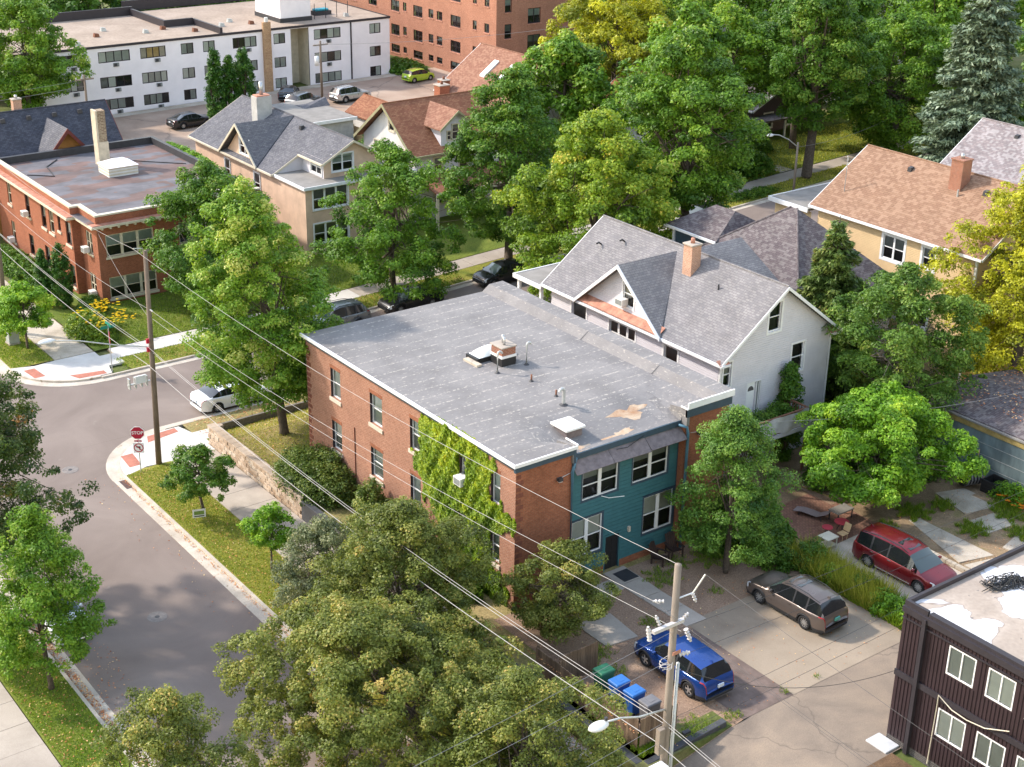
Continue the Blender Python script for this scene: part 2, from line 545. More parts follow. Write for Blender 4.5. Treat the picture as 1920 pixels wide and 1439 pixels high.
gx = sorted(set([-1500, -700, -300, -120, -60] + [i * 2.0 for i in range(-15, 75)] + [32.59, 32.61, 160, 175, 200, 240, 320, 600, 1200]))
gy = sorted(set([-800, -300, -100] + [i * 2.0 for i in range(-10, 75)] + [34.29, 34.31, 70.4, 73.3, 155, 165, 180, 200, 240, 300, 450, 800, 1800]))
m = MB()
vs = [(x, y, zg(x, y) - 0.06) for y in gy for x in gx]
n = len(gx)
m.add(vs, [(j * n + i, j * n + i + 1, (j + 1) * n + i + 1, (j + 1) * n + i) for j in range(len(gy) - 1) for i in range(n - 1)])
m.build('ground', 'terrain', kind='structure')

def strip_box(mb, x0, x1, y0, y1, lo, hi, step=3.0):
    """kerb-like bar following the terrain"""
    along_x = (x1 - x0) > (y1 - y0)
    n = max(1, int((x1 - x0 if along_x else y1 - y0) / step))
    for i in range(n):
        if along_x:
            a = x0 + (x1 - x0) * i / n; b = x0 + (x1 - x0) * (i + 1) / n
            za, zb = zg(a, (y0 + y1) / 2), zg(b, (y0 + y1) / 2)
            mb.hexa([(a, y0, za + lo), (b, y0, zb + lo), (b, y1, zb + lo), (a, y1, za + lo), (a, y0, za + hi), (b, y0, zb + hi), (b, y1, zb + hi), (a, y1, za + hi)])
        else:
            a = y0 + (y1 - y0) * i / n; b = y0 + (y1 - y0) * (i + 1) / n
            za, zb = zg((x0 + x1) / 2, a), zg((x0 + x1) / 2, b)
            mb.hexa([(x0, a, za + lo), (x1, a, za + lo), (x1, b, zb + lo), (x0, b, zb + lo), (x0, a, za + hi), (x1, a, za + hi), (x1, b, zb + hi), (x0, b, zb + hi)])
    return mb

def slabs(parent, x0, x1, y0, y1, size, off, mat, th=0.1, gap=0.012, jit=0.006):
    """separate paving slabs along the longer side"""
    ax = (x1 - x0) > (y1 - y0)
    n = max(1, round((x1 - x0 if ax else y1 - y0) / size))
    for i in range(n):
        j = rnd.uniform(-jit, jit)
        if ax:
            a, b = x0 + (x1 - x0) * i / n + gap, x0 + (x1 - x0) * (i + 1) / n - gap
            c, d = y0, y1
        else:
            a, b = x0, x1
            c, d = y0 + (y1 - y0) * i / n + gap, y0 + (y1 - y0) * (i + 1) / n - gap
        z = [zg(*p) + off + j for p in ((a, c), (b, c), (b, d), (a, d))]
        MB().hexa([(a, c, z[0] - th), (b, c, z[1] - th), (b, d, z[2] - th), (a, d, z[3] - th), (a, c, z[0]), (b, c, z[1]), (b, d, z[2]), (a, d, z[3])]).build('slab', mat, parent)

# side street (runs away from the viewer) and cross street
sheet('road', 17.7, 26.15, -60, 330, 0.0, 'asphalt', 4)
cross = sheet('cross_street', 26.15, 240, 75.9, 84.35, 0.0, 'asphalt', 4)
sheet('cross_street_arm', -120, 17.7, 75.9, 84.35, 0.0, 'asphalt', 8)
sheet('road_corner', 26.15, 31.4, 70.6, 75.9, -0.004, 'asphalt', 2)
sheet('road_corner_far', 26.15, 31.4, 84.35, 89.8, -0.004, 'asphalt', 2)

def arc(cx, cy, r, a0, a1, n=14):
    return [(cx + r * math.cos(math.radians(a0 + (a1 - a0) * i / n)), cy + r * math.sin(math.radians(a0 + (a1 - a0) * i / n))) for i in range(n + 1)]

kerbs = MB()
strip_box(kerbs, 26.72, 26.88, -40, 70.9, -0.05, 0.13)
strip_box(kerbs, 31.2, 150, 75.32, 75.48, -0.05, 0.13)
strip_box(kerbs, 31.2, 150, 84.78, 84.94, -0.05, 0.13)
strip_box(kerbs, 26.72, 26.88, 89.4, 200, -0.05, 0.13)
strip_box(kerbs, 16.95, 17.11, -40, 73, -0.05, 0.13)
for cy, a0, a1 in ((70.9, 180, 90), (89.4, 180, 270)):
    o_, i_ = arc(31.2, cy, 4.48, a0, a1), arc(31.2, cy, 4.32, a0, a1)
    for k in range(14):
        q = [i_[k], i_[k + 1], o_[k + 1], o_[k]] if a1 > a0 else [o_[k], o_[k + 1], i_[k + 1], i_[k]]
        kerbs.hexa([(p[0], p[1], -0.05) for p in q] + [(p[0], p[1], 0.128) for p in q])
kerbs.build('kerb', 'kerb_concrete', kind='structure')
gut = MB()
for x0, x1, y0, y1 in ((26.12, 26.72, -40, 70.9), (17.11, 17.73, -40, 73), (26.12, 26.72, 89.4, 200)):
    n = int((y1 - y0) / 3.0)
    for i in range(n):
        a, b = y0 + (y1 - y0) * i / n, y0 + (y1 - y0) * (i + 1) / n
        gut.box(x0, x1, a + 0.008, b - 0.008, -0.03, 0.012)
for y0, y1 in ((75.48, 76.0), (84.26, 84.78)):
    strip_box(gut, 31.2, 150, y0, y1, -0.03, 0.012)
for cy, a0, a1 in ((70.9, 180, 90), (89.4, 180, 270)):
    o_, i_ = arc(31.2, cy, 5.1, a0, a1), arc(31.2, cy, 4.48, a0, a1)
    for k in range(14):
        q = [i_[k], i_[k + 1], o_[k + 1], o_[k]] if a1 > a0 else [o_[k], o_[k + 1], i_[k + 1], i_[k]]
        gut.hexa([(p[0], p[1], -0.03) for p in q] + [(p[0], p[1], 0.012) for p in q])
gut.build('gutter', 'kerb_concrete', kind='structure')

# corner aprons with red tactile pads
def apron(name, mir):
    f = (lambda p: (p[0], 160.3 - p[1])) if mir else (lambda p: p)
    pts = [f(p) for p in arc(31.2, 70.9, 4.31, 180, 90)] + [f(p) for p in ((32.0, 75.2), (32.3, 73.95), (33.4, 73.95), (33.4, 72.1), (32.42, 72.1), (32.42, 71.2), (29.72, 71.2), (28.3, 71.35))]
    if not mir:
        pts = pts[::-1]
    o = MB().prism(pts, 0.0, 0.124).build(name, 'new_concrete', kind='structure')
    for q in (((27.45, 71.75), (28.15, 71.75), (28.3, 73.35), (27.6, 73.35)), ((29.6, 74.15), (31.7, 74.55), (31.7, 75.12), (29.9, 74.95))):
        q = [f(p) for p in q]
        if mir:
            q = q[::-1]
        MB().prism(q, 0.118, 0.130).build('tactile_pad', 'pad_red', o)
    return o
apron('corner_pavement', False)
apron('corner_pavement_far', True)

# boulevard lawns and pavements
sheet('boulevard_lawn', 26.88, 29.7, 33.6, 71.25, 0.12, 'lawn', 2)
sheet('boulevard_lawn_left', 14.62, 16.95, -20, 72, 0.12, 'lawn_deep', 3)
p = sheet('sidewalk', 29.7, 32.585, 10, 71.2, 0.03, 'dirt', 4)
slabs(p, 29.72, 32.40, 34.6, 71.2, 1.83, 0.125, 'concrete')
p = sheet('sidewalk_left', 12.4, 14.62, -20, 72, 0.03, 'dirt', 4)
slabs(p, 12.5, 14.58, 36, 72, 1.8, 0.125, 'concrete')
sheet('yard_left', -60, 12.4, -20, 72, 0.1, 'lawn_deep', 6)
sheet('corner_lawn', 32.3, 60, 73.3, 75.32, 0.12, 'lawn_dry', 2)
sheet('boulevard_lawn_cross', 60, 150, 72.6, 75.32, 0.10, 'lawn_dry', 2)
sheet('boulevard_lawn_far', 33.3, 150, 84.94, 87.2, 0.12, 'lawn', 2)
p = sheet('sidewalk_far', 33.3, 150, 87.2, 89.2, 0.03, 'dirt', 4)
slabs(p, 33.4, 52, 87.25, 89.1, 1.7, 0.125, 'new_concrete')
slabs(p, 52, 128, 87.25, 89.1, 1.7, 0.125, 'concrete')
sheet('front_lawn_far', 32.5, 150, 89.2, 101, 0.13, 'lawn_deep', 2)
sheet('boulevard_lawn_corner', 26.88, 29.7, 89.2, 150, 0.12, 'lawn', 3)
p = sheet('sidewalk_corner', 29.7, 32.5, 89.2, 150, 0.03, 'dirt', 4)
slabs(p, 29.75, 32.4, 89.2, 125, 1.8, 0.125, 'old_concrete')
# path and driveway of the far side houses, car park behind them
sheet('side_path', 97.5, 99.0, 89.2, 101, 0.15, 'concrete', 2)
sheet('car_park', 56, 125, 128, 151.4, 0.05, 'lot_asphalt', 4)
sheet('car_park_strip', 56, 96, 149.9, 151.4, 0.062, 'old_concrete', 4)
# main lot
sheet('yard', 32.9, 49.5, 41.2, 70.4, 0.02, 'lawn_dry', 2)
sheet('yard_slope', 32.9, 60, 70.4, 73.3, 0.03, 'lawn_dry', 1)
sheet('parking_gravel', 34.2, 50.2, 34.25, 46.3, 0.035, 'gravel', 2)
sheet('parking_pad', 41.2, 48.9, 34.25, 41.0, 0.043, 'pad_concrete', 2)
sheet('parking_patch', 38.2, 41.2, 34.25, 40.5, 0.041, 'patch_brown', 2)
p = sheet('garden_path', 38.0, 42.2, 40.6, 46.3, 0.037, 'gravel', 2)
for q in (((40.9, 45.2), (42.2, 45.2), (42.2, 46.5), (40.9, 46.5)), ((40.95, 43.7), (42.15, 43.7), (42.2, 45.17), (40.9, 45.17)), ((41.0, 42.2), (42.2, 42.2), (42.15, 43.67), (40.95, 43.67)), ((41.05, 40.7), (42.25, 40.7), (42.2, 42.17), (41.0, 42.17)),
          ((38.2, 44.6), (40.87, 44.9), (40.87, 45.9), (38.2, 45.9)), ((37.0, 41.6), (38.7, 41.4), (38.9, 43.6), (37.0, 43.8))):
    MB().prism(list(q), 0.86, 0.975 + rnd.uniform(0, 0.01)).build('slab', 'concrete', p)
sheet('alley', 26.9, 75, 29.2, 34.25, 0.03, 'alley_asphalt', 1)
sheet('alley_edge', 33.5, 41.5, 24, 29.2, 0.05, 'mulch', 2)
MB().box(41.25, 42.08, 29.3, 30.35, 0.85, 1.0).build('landing', 'landing_paint', kind='structure', bevel=0.02)
# neighbour's yard
sheet('driveway', 50.6, 55.2, 34.25, 41.9, 0.04, 'old_concrete', 2)
p = sheet('side_yard', 50.2, 75, 41.0, 50.6, 0.02, 'dirt', 2)
p = sheet('back_yard', 55.2, 75, 34.25, 41.0, 0.03, 'dirt', 2)
sheet('patio', 51.3, 55.6, 41.9, 46.4, 0.05, 'pavers', 2)
for q in (((55.8, 37.0), (58.4, 36.3), (59.0, 40.6), (57.2, 41.3)), ((58.9, 34.5), (62.6, 34.6), (61.9, 37.3), (58.7, 36.6)), ((60.0, 39.9), (62.2, 39.4), (62.8, 41.6), (60.6, 42.3)), ((59.3, 37.9), (61.9, 37.6), (61.4, 39.1), (59.6, 39.3)), ((55.8, 34.4), (58.6, 34.4), (58.3, 36.1), (55.8, 36.7))):
    z = zg(*q[0])
    MB().prism(list(q), z, z + 0.09).build('slab', 'old_concrete', p)
m = MB()
for i in range(11):
    MB().box(55.28, 55.5, 35.2 + i * 0.56, 35.73 + i * 0.56, 0.95, 1.28 + rnd.uniform(-0.02, 0.02)).build('edging_block', 'old_concrete', p)
sheet('garden_trail', 55.2, 56.3, 44.8, 49.5, 0.05, 'gravel', 1)

# manhole and drain
def manhole(x, y, label):
    o = MB().lathe([(0.0, 0.012), (0.33, 0.012), (0.36, 0.004), (0.38, 0.014), (0.46, 0.010), (0.47, 0.0)], 28, 'z', (x, y, zg(x, y))).build('manhole_cover', 'iron', label=label, cat='manhole')
    MB().lathe([(0.0, 0.02), (0.10, 0.02), (0.12, 0.012)], 12, 'z', (x, y, zg(x, y) + 0.001)).build('lifting_hole', 'dark_metal', o)
manhole(22.34, 56.75, 'pale round manhole ring in the middle of the near street')
manhole(26.3 - 1.6, 73.6, 'flat manhole lid by the rounded corner kerb near the stop sign')
o = MB().box(26.35, 26.72, 69.6, 70.7, -0.02, 0.022).build('storm_drain', 'dark_metal', label='dark storm drain grate in the gutter just below the stop sign', cat='drain')
for i in range(6):
    MB().box(26.38, 26.69, 69.68 + i * 0.17, 69.75 + i * 0.17, 0.0, 0.03).build('grate_bar', 'rust', o)

# retaining walls
surface('wall_stone', [(0.3, (0.34, 0.265, 0.20)), (0.55, (0.45, 0.36, 0.28)), (0.75, (0.50, 0.42, 0.335))], 1.1, 12, 0.2, 0.95, 0.6)
surface('wall_stone_b', [(0.3, (0.28, 0.205, 0.145)), (0.7, (0.42, 0.325, 0.245))], 1.4, 12, 0.2, 0.95, 0.6)
surface('wall_stone_c', [(0.3, (0.40, 0.33, 0.26)), (0.7, (0.53, 0.46, 0.38))], 1.4, 12, 0.2, 0.95, 0.6)
paint('wall_charcoal', (0.062, 0.065, 0.072), 0.8, 0.25, 1.2, bmp=0.3)
sw = empty('retaining_wall', (32.6, 66.5, 0), 'tan concrete block retaining wall along the sidewalk behind the small tree', 'wall')
n = 0
for c in range(5):
    y = 61.0 + (0.22 if c % 2 else 0)
    while y < 72.0:
        y1 = min(y + 0.45, 72.1)
        j = rnd.uniform(-0.012, 0.012)
        top = 0.06 + (c + 1) * 0.235
        MB().box(32.45 + j * 2, 32.85, y + 0.012, y1 - 0.012, 0.06 + c * 0.235 + 0.012, top - 0.008).build('block', rnd.choice(('wall_stone', 'wall_stone_b', 'wall_stone_c')), sw, bevel=0.02)
        y = y1
MB().box(32.56, 32.84, 61.0, 72.05, 0.02, 1.22).build('core', 'dirt', sw)
for i in range(18):
    MB().box(32.42, 32.95, 61 + i * 0.616 + 0.005, 61 + (i + 1) * 0.616 - 0.005, 1.236, 1.33).build('coping', 'wall_stone', sw, bevel=0.012)
MB().box(32.86, 33.3, 71.75, 72.1, 0.1, 1.2).build('end_block', 'wall_stone', sw)
bw = empty('charcoal_wall', (33.6, 45, 0), 'long charcoal painted retaining wall below the plank fence', 'wall')
m = MB()
m.hexa([(32.75, 34.7, -0.05), (33.1, 34.7, -0.05), (32.75, 61.0, -0.05), (32.4, 61.0, -0.05), (32.75, 34.7, 0.85), (33.1, 34.7, 0.85), (32.75, 61.0, 1.2), (32.4, 61.0, 1.2)])
m.build('wall_run', 'wall_charcoal', bw, bevel=0.03)
m = MB()
m.hexa([(33.11, 34.4, 0), (37.4, 34.4, 0.6), (37.4, 34.7, 0.6), (33.11, 34.7, 0), (33.11, 34.4, 0.85), (37.4, 34.4, 1.1), (37.4, 34.7, 1.1), (33.11, 34.7, 0.85)])
m.build('wall_return', 'wall_charcoal', bw, bevel=0.03)
m = MB().box(33.12, 34.3, 34.72, 61, 0.3, 0.84).build('planting_ledge', 'dirt', bw)
o = MB()
strip_box(o, 33.6, 43, 73.2, 73.36, 0.0, 0.55, 2.0)
o.build('garden_edging', 'bark_grey', label='dark timber edging along the raised corner lawn by the white sedan', cat='edging')
# ------------------------------------------------------------------ main brick building with teal rear
brick('brick_main', (0.37, 0.165, 0.105), (0.29, 0.115, 0.072), (0.40, 0.27, 0.2), stain=0.2)
brick('brick_rear', (0.34, 0.115, 0.058), (0.26, 0.082, 0.042), (0.26, 0.14, 0.09), stain=0.25)
paint('brick_dark', (0.20, 0.07, 0.045), 0.95, 0.2, 5)
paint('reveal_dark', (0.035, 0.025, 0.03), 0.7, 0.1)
paint('teal', (0.045, 0.15, 0.17), 0.62, 0.08, 3)
paint('navy_trim', (0.045, 0.075, 0.105), 0.6, 0.1, 3)
paint('blue_pipe', (0.085, 0.19, 0.26), 0.5, 0.08, 3)
paint('awning_metal', (0.20, 0.165, 0.165), 0.6, 0.22, 4, metal=0.2)
# membrane roof: grey sheets with broken pale seams, stains near the drain edge
m_, nt, b = nodes('membrane')
p = coord(nt, 'UV')
base = ramp(nt, noise(nt, p, 0.35, 6, 0.62, 0.5), [(0.28, (0.145, 0.137, 0.135)), (0.5, (0.195, 0.185, 0.182)), (0.74, (0.25, 0.236, 0.228))])
base = mixc(nt, 1.0, base, ramp(nt, noise(nt, scalevec(nt, p, (1.2, 9, 1)), 3, 4, 0.6), [(0.3, 0.86), (0.7, 1.12)]), 'MULTIPLY')
sep = nd(nt, 'ShaderNodeSeparateXYZ', Vector=p)
wob = nd(nt, 'ShaderNodeMath', {'operation': 'ADD'}, i0=sep.outputs['Y'], i1=nd(nt, 'ShaderNodeMath', {'operation': 'MULTIPLY'}, i0=noise(nt, p, 0.7, 2), i1=0.16).outputs[0])
row = nd(nt, 'ShaderNodeMath', {'operation': 'PINGPONG'}, i0=wob.outputs[0], i1=0.46)
seam = ramp(nt, row.outputs[0], [(0.0, 1.0), (0.075, 0.0)])
dash = ramp(nt, noise(nt, scalevec(nt, p, (2.6, 0.9, 1)), 1.9, 6, 0.8), [(0.49, 0.0), (0.56, 0.9)])
fac = nd(nt, 'ShaderNodeMath', {'operation': 'MULTIPLY'}, i0=seam, i1=dash)
base = mixc(nt, fac.outputs[0], base, (0.46, 0.42, 0.37))
dots = ramp(nt, noise(nt, scalevec(nt, p, (2.2, 5.0, 1)), 1.7, 3, 0.5), [(0.62, 0.0), (0.68, 0.7)])
base = mixc(nt, dots, base, (0.41, 0.37, 0.325))
lnk(nt, base, b.inputs['Base Color'])
b.inputs['Roughness'].default_value = 0.85
bump(nt, b, noise(nt, p, 20, 3), 0.25, 0.02)
MATS['membrane'] = m_
surface('roof_stain', [(0.3, (0.36, 0.19, 0.10)), (0.55, (0.50, 0.38, 0.27)), (0.75, (0.55, 0.47, 0.38))], 1.1, 14, 0.15, 0.9, 0.2)

X0, X1, Y0, Y1, ZR = 35.4, 48.55, 46.4, 65.3, 8.55
MBD = empty('brick_apartment_building', (X0, Y0, 0.9), 'two storey red brick flat roofed building with teal clapboard rear', 'building')
XA, XB, YC = 38.72, 45.62, 46.75     # wings end, centre recess
FW = Face(X0, Y1, 0, -1)
wy = lambda y: Y1 - y
cols_w = [(61.72, 62.72), (57.62, 58.78), (54.12, 55.05), (50.02, 50.78), (47.55, 48.3)]
hw = []
for a, b_ in cols_w:
    hw += [(wy(b_), wy(a), 5.82, 7.50), (wy(b_), wy(a), 2.80, 4.47)]
m = MB()
wall(m, FW, 0, Y1 - Y0, 0.6, 8.35, hw, 0.26)
m.build('west_wall', 'brick_main', MBD)
for i, h in enumerate(hw):
    window(MBD, FW, h, 'white_vinyl', 'dh', rec=0.19, fr=0.065, blind='blind_white', bl=[1.0, 1.0, 0.85, 1.0][i % 4], lower=['blind_grey', 'blind_dim', 'blind_grey'][i % 3], sill=('stone_sill', 0.07, 0.2))
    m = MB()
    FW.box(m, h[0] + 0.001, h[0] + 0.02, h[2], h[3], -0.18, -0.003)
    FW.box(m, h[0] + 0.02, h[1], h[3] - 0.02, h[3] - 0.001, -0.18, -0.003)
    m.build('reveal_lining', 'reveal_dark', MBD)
    m = MB()
    FW.box(m, h[0] - 0.04, h[1] + 0.04, h[3] + 0.003, h[3] + 0.2, 0.0, 0.012)
    m.build('lintel', 'brick_rear', MBD)
# north and east walls
m = MB()
wall(m, Face(X1, Y1, -1, 0), 0, X1 - X0, 0.6, 8.35, [])
m.build('north_wall', 'brick_main', MBD)
m = MB()
wall(m, Face(X1, Y0, 0, 1), 0, Y1 - Y0, 0.6, 8.35, [])
m.build('east_wall', 'brick_rear', MBD)
# rear wings
FS = Face(X0, Y0, 1, 0)
m = MB(); wall(m, FS, 0, XA - X0, 0.6, 8.3)
wall(m, Face(XA, Y0, 0, 1), 0, YC - Y0, 0.6, 8.3)
m.build('rear_wing_wall', 'brick_rear', MBD)
m = MB(); wall(m, FS, XB - X0, X1 - X0, 0.6, 8.3)
wall(m, Face(XB, YC, 0, -1), 0, YC - Y0, 0.6, 8.3)
m.build('rear_wing_wall', 'brick_rear', MBD)
# corner quoins: alternating proud dark headers
for k in range(24):
    z = 0.9 + k * 0.31
    if z + 0.2 > 8.2:
        break
    w_ = 0.42 if k % 2 else 0.28
    m = MB(); FS.box(m, 0.03, w_, z, z + 0.2, 0.0, 0.02); m.build('quoin', 'brick_dark', MBD)
    m = MB(); FW.box(m, 0.05, w_ + 0.05, z, z + 0.2, 0.0, 0.02); m.build('quoin', 'brick_dark', MBD)
# teal clapboards with window and door openings
FC = Face(XA, YC, 1, 0)
cx = lambda x: x - XA
hs = [(cx(39.55), cx(41.72), 5.25, 6.72), (cx(42.66), cx(44.9), 5.25, 6.72), (cx(39.0), cx(40.86), 2.28, 4.25), (cx(43.5), cx(45.42), 2.22, 4.22)]
door = (cx(41.14), cx(42.0), 0.86, 2.80)
m = MB(); wall(m, FC, 0, XB - XA, 0.6, 7.75, hs + [door], 0.22); m.build('rear_wall', 'navy_trim', MBD)
zz = 1.30
while zz < 7.6:
    top = min(zz + 0.205, 7.66)
    segs = [(0.12, XB - XA - 0.12)]
    for h in hs + [door]:
        if h[2] - 0.1 < (zz + top) / 2 < h[3] + 0.1:
            segs = [t for s_ in segs for t in ((s_[0], min(s_[1], h[0] - 0.1)), (max(s_[0], h[1] + 0.1), s_[1])) if t[1] - t[0] > 0.05]
    for a, b_ in segs:
        P = FC.pt
        MB().hexa([P(a, zz, 0.058), P(b_, zz, 0.058), P(b_, zz, 0.022), P(a, zz, 0.022), P(a, top - 0.02, 0.040), P(b_, top - 0.02, 0.040), P(b_, top - 0.02, 0.012), P(a, top - 0.02, 0.012)]).build('clapboard', 'teal', MBD)
    zz += 0.205
m = MB(); FC.box(m, 0.0, door[0] - 0.08, 0.8, 1.29, 0.0, 0.06); FC.box(m, door[1] + 0.08, XB - XA, 0.8, 1.29, 0.0, 0.06); m.build('brick_plinth', 'brick_rear', MBD)
for i, h in enumerate(hs):
    window(MBD, FC, h, 'white_vinyl', 'dh', cols=2, rec=0.05, fr=0.055, mull=0.2, blind='blind_grey' if i > 1 else 'blind_dim', bl=0.5 if i > 1 else 0.25)
    m = MB()
    for a, b_, c, d in ((h[0] - 0.1, h[0], h[2] - 0.1, h[3] + 0.1), (h[1], h[1] + 0.1, h[2] - 0.1, h[3] + 0.1), (h[0], h[1], h[3], h[3] + 0.1), (h[0], h[1], h[2] - 0.1, h[2])):
        FC.box(m, a, b_, c, d, 0.003, 0.05)
    m.build('window_trim', 'navy_trim', MBD)
m = MB(); FC.box(m, door[0], door[1], door[2], door[3], -0.12, -0.07); dr = m.build('door', 'black_paint', MBD)
m = MB(); FC.box(m, door[0] + 0.07, door[0] + 0.12, 1.8, 1.92, -0.069, -0.02); m.build('handle', 'steel', dr)
for (a, b_) in ((0.1, 0.38), (0.48, 0.76)):
    for (c, d) in ((1.0, 1.75), (1.95, 2.65)):
        m = MB(); FC.box(m, door[0] + a, door[0] + b_, c, d, -0.069, -0.055); m.build('door_panel', 'black_paint', dr)
m = MB()
for a, b_, c, d in ((door[0] - 0.09, door[0], 0.86, 2.9), (door[1], door[1] + 0.09, 0.86, 2.9), (door[0], door[1], 2.8, 2.9)):
    FC.box(m, a, b_, c, d, 0.003, 0.05)
m.build('door_frame', 'teal', MBD)
m = MB(); FC.box(m, cx(42.5), cx(42.62), 2.72, 3.0, 0.04, 0.16); m.build('wall_lamp', 'stone_sill', MBD)
for x in (37.85, 46.6):
    m = MB(); FS.box(m, x - X0 - 0.12, x - X0 + 0.12, 7.0, 7.16, 0.0, 0.2); l_ = m.build('flood_light', 'dark_metal', MBD)
    m = MB(); FS.box(m, x - X0 - 0.1, x - X0 + 0.1, 6.97, 6.998, 0.03, 0.19); m.build('lens', 'ac_white', l_)
    m = MB(); m.tube([FS.pt(x - X0 + 0.12, 7.1, 0.02), FS.pt(x - X0 + (0.75 if x < 40 else -0.6), 7.2, 0.02)], 0.014, 5); m.build('conduit', 'galv', MBD)
m = MB(); m.tube([FC.pt(cx(40.72), 5.2, 0.06), FC.pt(cx(41.0), 5.12, 0.3), FC.pt(cx(41.75), 5.1, 0.55)], 0.02, 5); m.build('broken_trim_strip', 'white_vinyl', MBD)
# metal awning over the upper windows: four sheets
for i in range(3):
    a, b_ = (XB - XA - 0.02) * i / 3 + 0.008, (XB - XA - 0.02) * (i + 1) / 3 - 0.008
    P = FC.pt
    sag = [0, 0.05, 0.02][i]
    MB().hexa([P(a, 7.06, 0.60), P(b_, 7.06 - sag, 0.60), P(b_, 7.53, 0.03), P(a, 7.53, 0.03), P(a, 7.09, 0.615), P(b_, 7.09 - sag, 0.615), P(b_, 7.57, 0.03), P(a, 7.57, 0.03)]).build('awning_panel', 'awning_metal', MBD)
m = MB()
FC.box(m, 0.0, XB - XA, 7.60, 7.88, 0.0, 0.10); m.build('fascia', 'navy_trim', MBD)
m = MB(); m.tube([FC.pt(2.7, 7.52, 0.2), FC.pt(3.3, 7.5, 0.3), FC.pt(3.8, 7.58, 0.2), FC.pt(4.5, 7.72, 0.12)], 0.018, 5); m.build('cable', 'black_paint', MBD)
# downpipes
for u, w_ in ((XA + 0.02, -0.16), (XB - 0.02, 0.16)):
    m = MB()
    m.tube([(u + (0.25 if w_ < 0 else -0.25), YC - 0.16, 7.72), (u + w_ * 0.4, Y0 - 0.1, 7.62), (u + w_, Y0 - 0.1, 7.25), (u + w_, Y0 - 0.1, 0.95)], 0.075, 8)
    m.build('downpipe', 'blue_pipe', MBD, smooth=True)
# roof: main sheet dipping to the rear drain edge, parapet curb on the east side
nx, ny = 26, 36
vs = []
def zroof(x, y):
    t = clamp((50.2 - y) / 3.5)
    d_ = min(x - XA, XB - x)
    far_ = clamp((d_ + 1.6) / 2.6)
    far_ = far_ * far_ * (3 - 2 * far_)
    s_ = far_ if y > 47.7 else (1.0 if d_ > -0.01 else 0.0) * clamp((47.7 - y) / 0.9) + far_ * (1 - clamp((47.7 - y) / 0.9))
    return ZR - 0.66 * t * t * (3 - 2 * t) * s_ - 0.02
xs = sorted(set([X0 - 0.16 + (X1 - X0 - 0.2) * i / nx for i in range(nx + 1)] + [XA - 0.02, XA + 0.06, XB - 0.06, XB + 0.02]))
ys = sorted(set([YC - 0.1 + (Y1 + 0.2 - YC) * j / ny for j in range(ny + 1)]))
for y in ys:
    for x in xs:
        vs.append((x, y, zroof(x, y)))
n = len(xs)
m = MB().add(vs, [(j * n + i, j * n + i + 1, (j + 1) * n + i + 1, (j + 1) * n + i) for j in range(len(ys) - 1) for i in range(n - 1)])
for a, b_ in ((X0 - 0.16, XA), (XB, X1)):
    m.quad((a, Y0 - 0.14, ZR - 0.02), (b_, Y0 - 0.14, ZR - 0.02), (b_, YC - 0.1, ZR - 0.02), (a, YC - 0.1, ZR - 0.02))
roof = m.build('roof', 'membrane', MBD)
# raised parapet wings (vertical cheeks next to the dip)
for a, b_ in ((XA - 0.16, XA + 0.02), (XB - 0.02, XB + 0.16)):
    MB().hexa([(a, Y0 - 0.12, 7.7), (b_, Y0 - 0.12, 7.7), (b_, 47.5, 7.7), (a, 47.5, 7.7), (a, Y0 - 0.12, ZR + 0.05), (b_, Y0 - 0.12, ZR + 0.05), (b_, 47.5, ZR - 0.14), (a, 47.5, ZR - 0.14)]).build('parapet_cheek', 'membrane', roof)
m = MB()
P_ = [(47.15, ZR - 0.03), (47.65, ZR + 0.34), (48.62, ZR + 0.36), (48.62, ZR - 0.1)]
vs = [(x, Y0 - 0.1, z) for x, z in P_] + [(x, Y1 + 0.1, z) for x, z in P_]
m.add(vs, [(0, 1, 2, 3), (0, 4, 5, 1), (1, 5, 6, 2), (2, 6, 7, 3), (7, 6, 5, 4)])
par = m.build('parapet', 'membrane', roof)
for y in (50.6, 56.3):
    MB().add([(47.12, y, ZR - 0.02), (47.12, y + 0.05, ZR - 0.02), (47.66, y + 0.05, ZR + 0.355), (47.66, y, ZR + 0.355)], [(0, 1, 2, 3)]).build('lap_seam', 'dark_metal', par)
# drip edge, white
for q in ((X0 - 0.24, X0 - 0.15, Y0 - 0.22, Y1 + 0.22, ZR - 0.13, ZR + 0.03), (X0 - 0.15, XA + 0.04, Y0 - 0.22, Y0 - 0.14, ZR - 0.13, ZR + 0.03), (XB - 0.04, X1 + 0.1, Y0 - 0.22, Y0 - 0.14, ZR + 0.05, ZR + 0.38)):
    MB().box(*q).build('drip_edge', 'white_trim', roof)
for q in ((XA + 0.02, XA + 0.08, Y0 - 0.2, Y0 + 0.7, ZR + 0.02, ZR + 0.09), (XB - 0.08, XB - 0.02, Y0 - 0.2, Y0 + 0.3, ZR + 0.02, ZR + 0.09)):
    MB().box(*q).build('flashing', 'white_trim', roof)
for q in ((X0 - 0.13, X0 - 0.001, Y0 + 0.02, Y1 + 0.1, ZR - 0.3, ZR - 0.05), (X0 - 0.13, XA - 0.125, Y0 - 0.13, Y0 - 0.002, ZR - 0.42, ZR - 0.05), (XB - 0.02, X1 + 0.05, Y0 - 0.13, Y0 - 0.002, ZR - 0.42, ZR + 0.04), (XA - 0.12, XA + 0.03, Y0 - 0.13, Y0 - 0.002, 7.4, ZR - 0.05)):
    MB().box(*q).build('cornice_board', 'navy_trim', MBD)
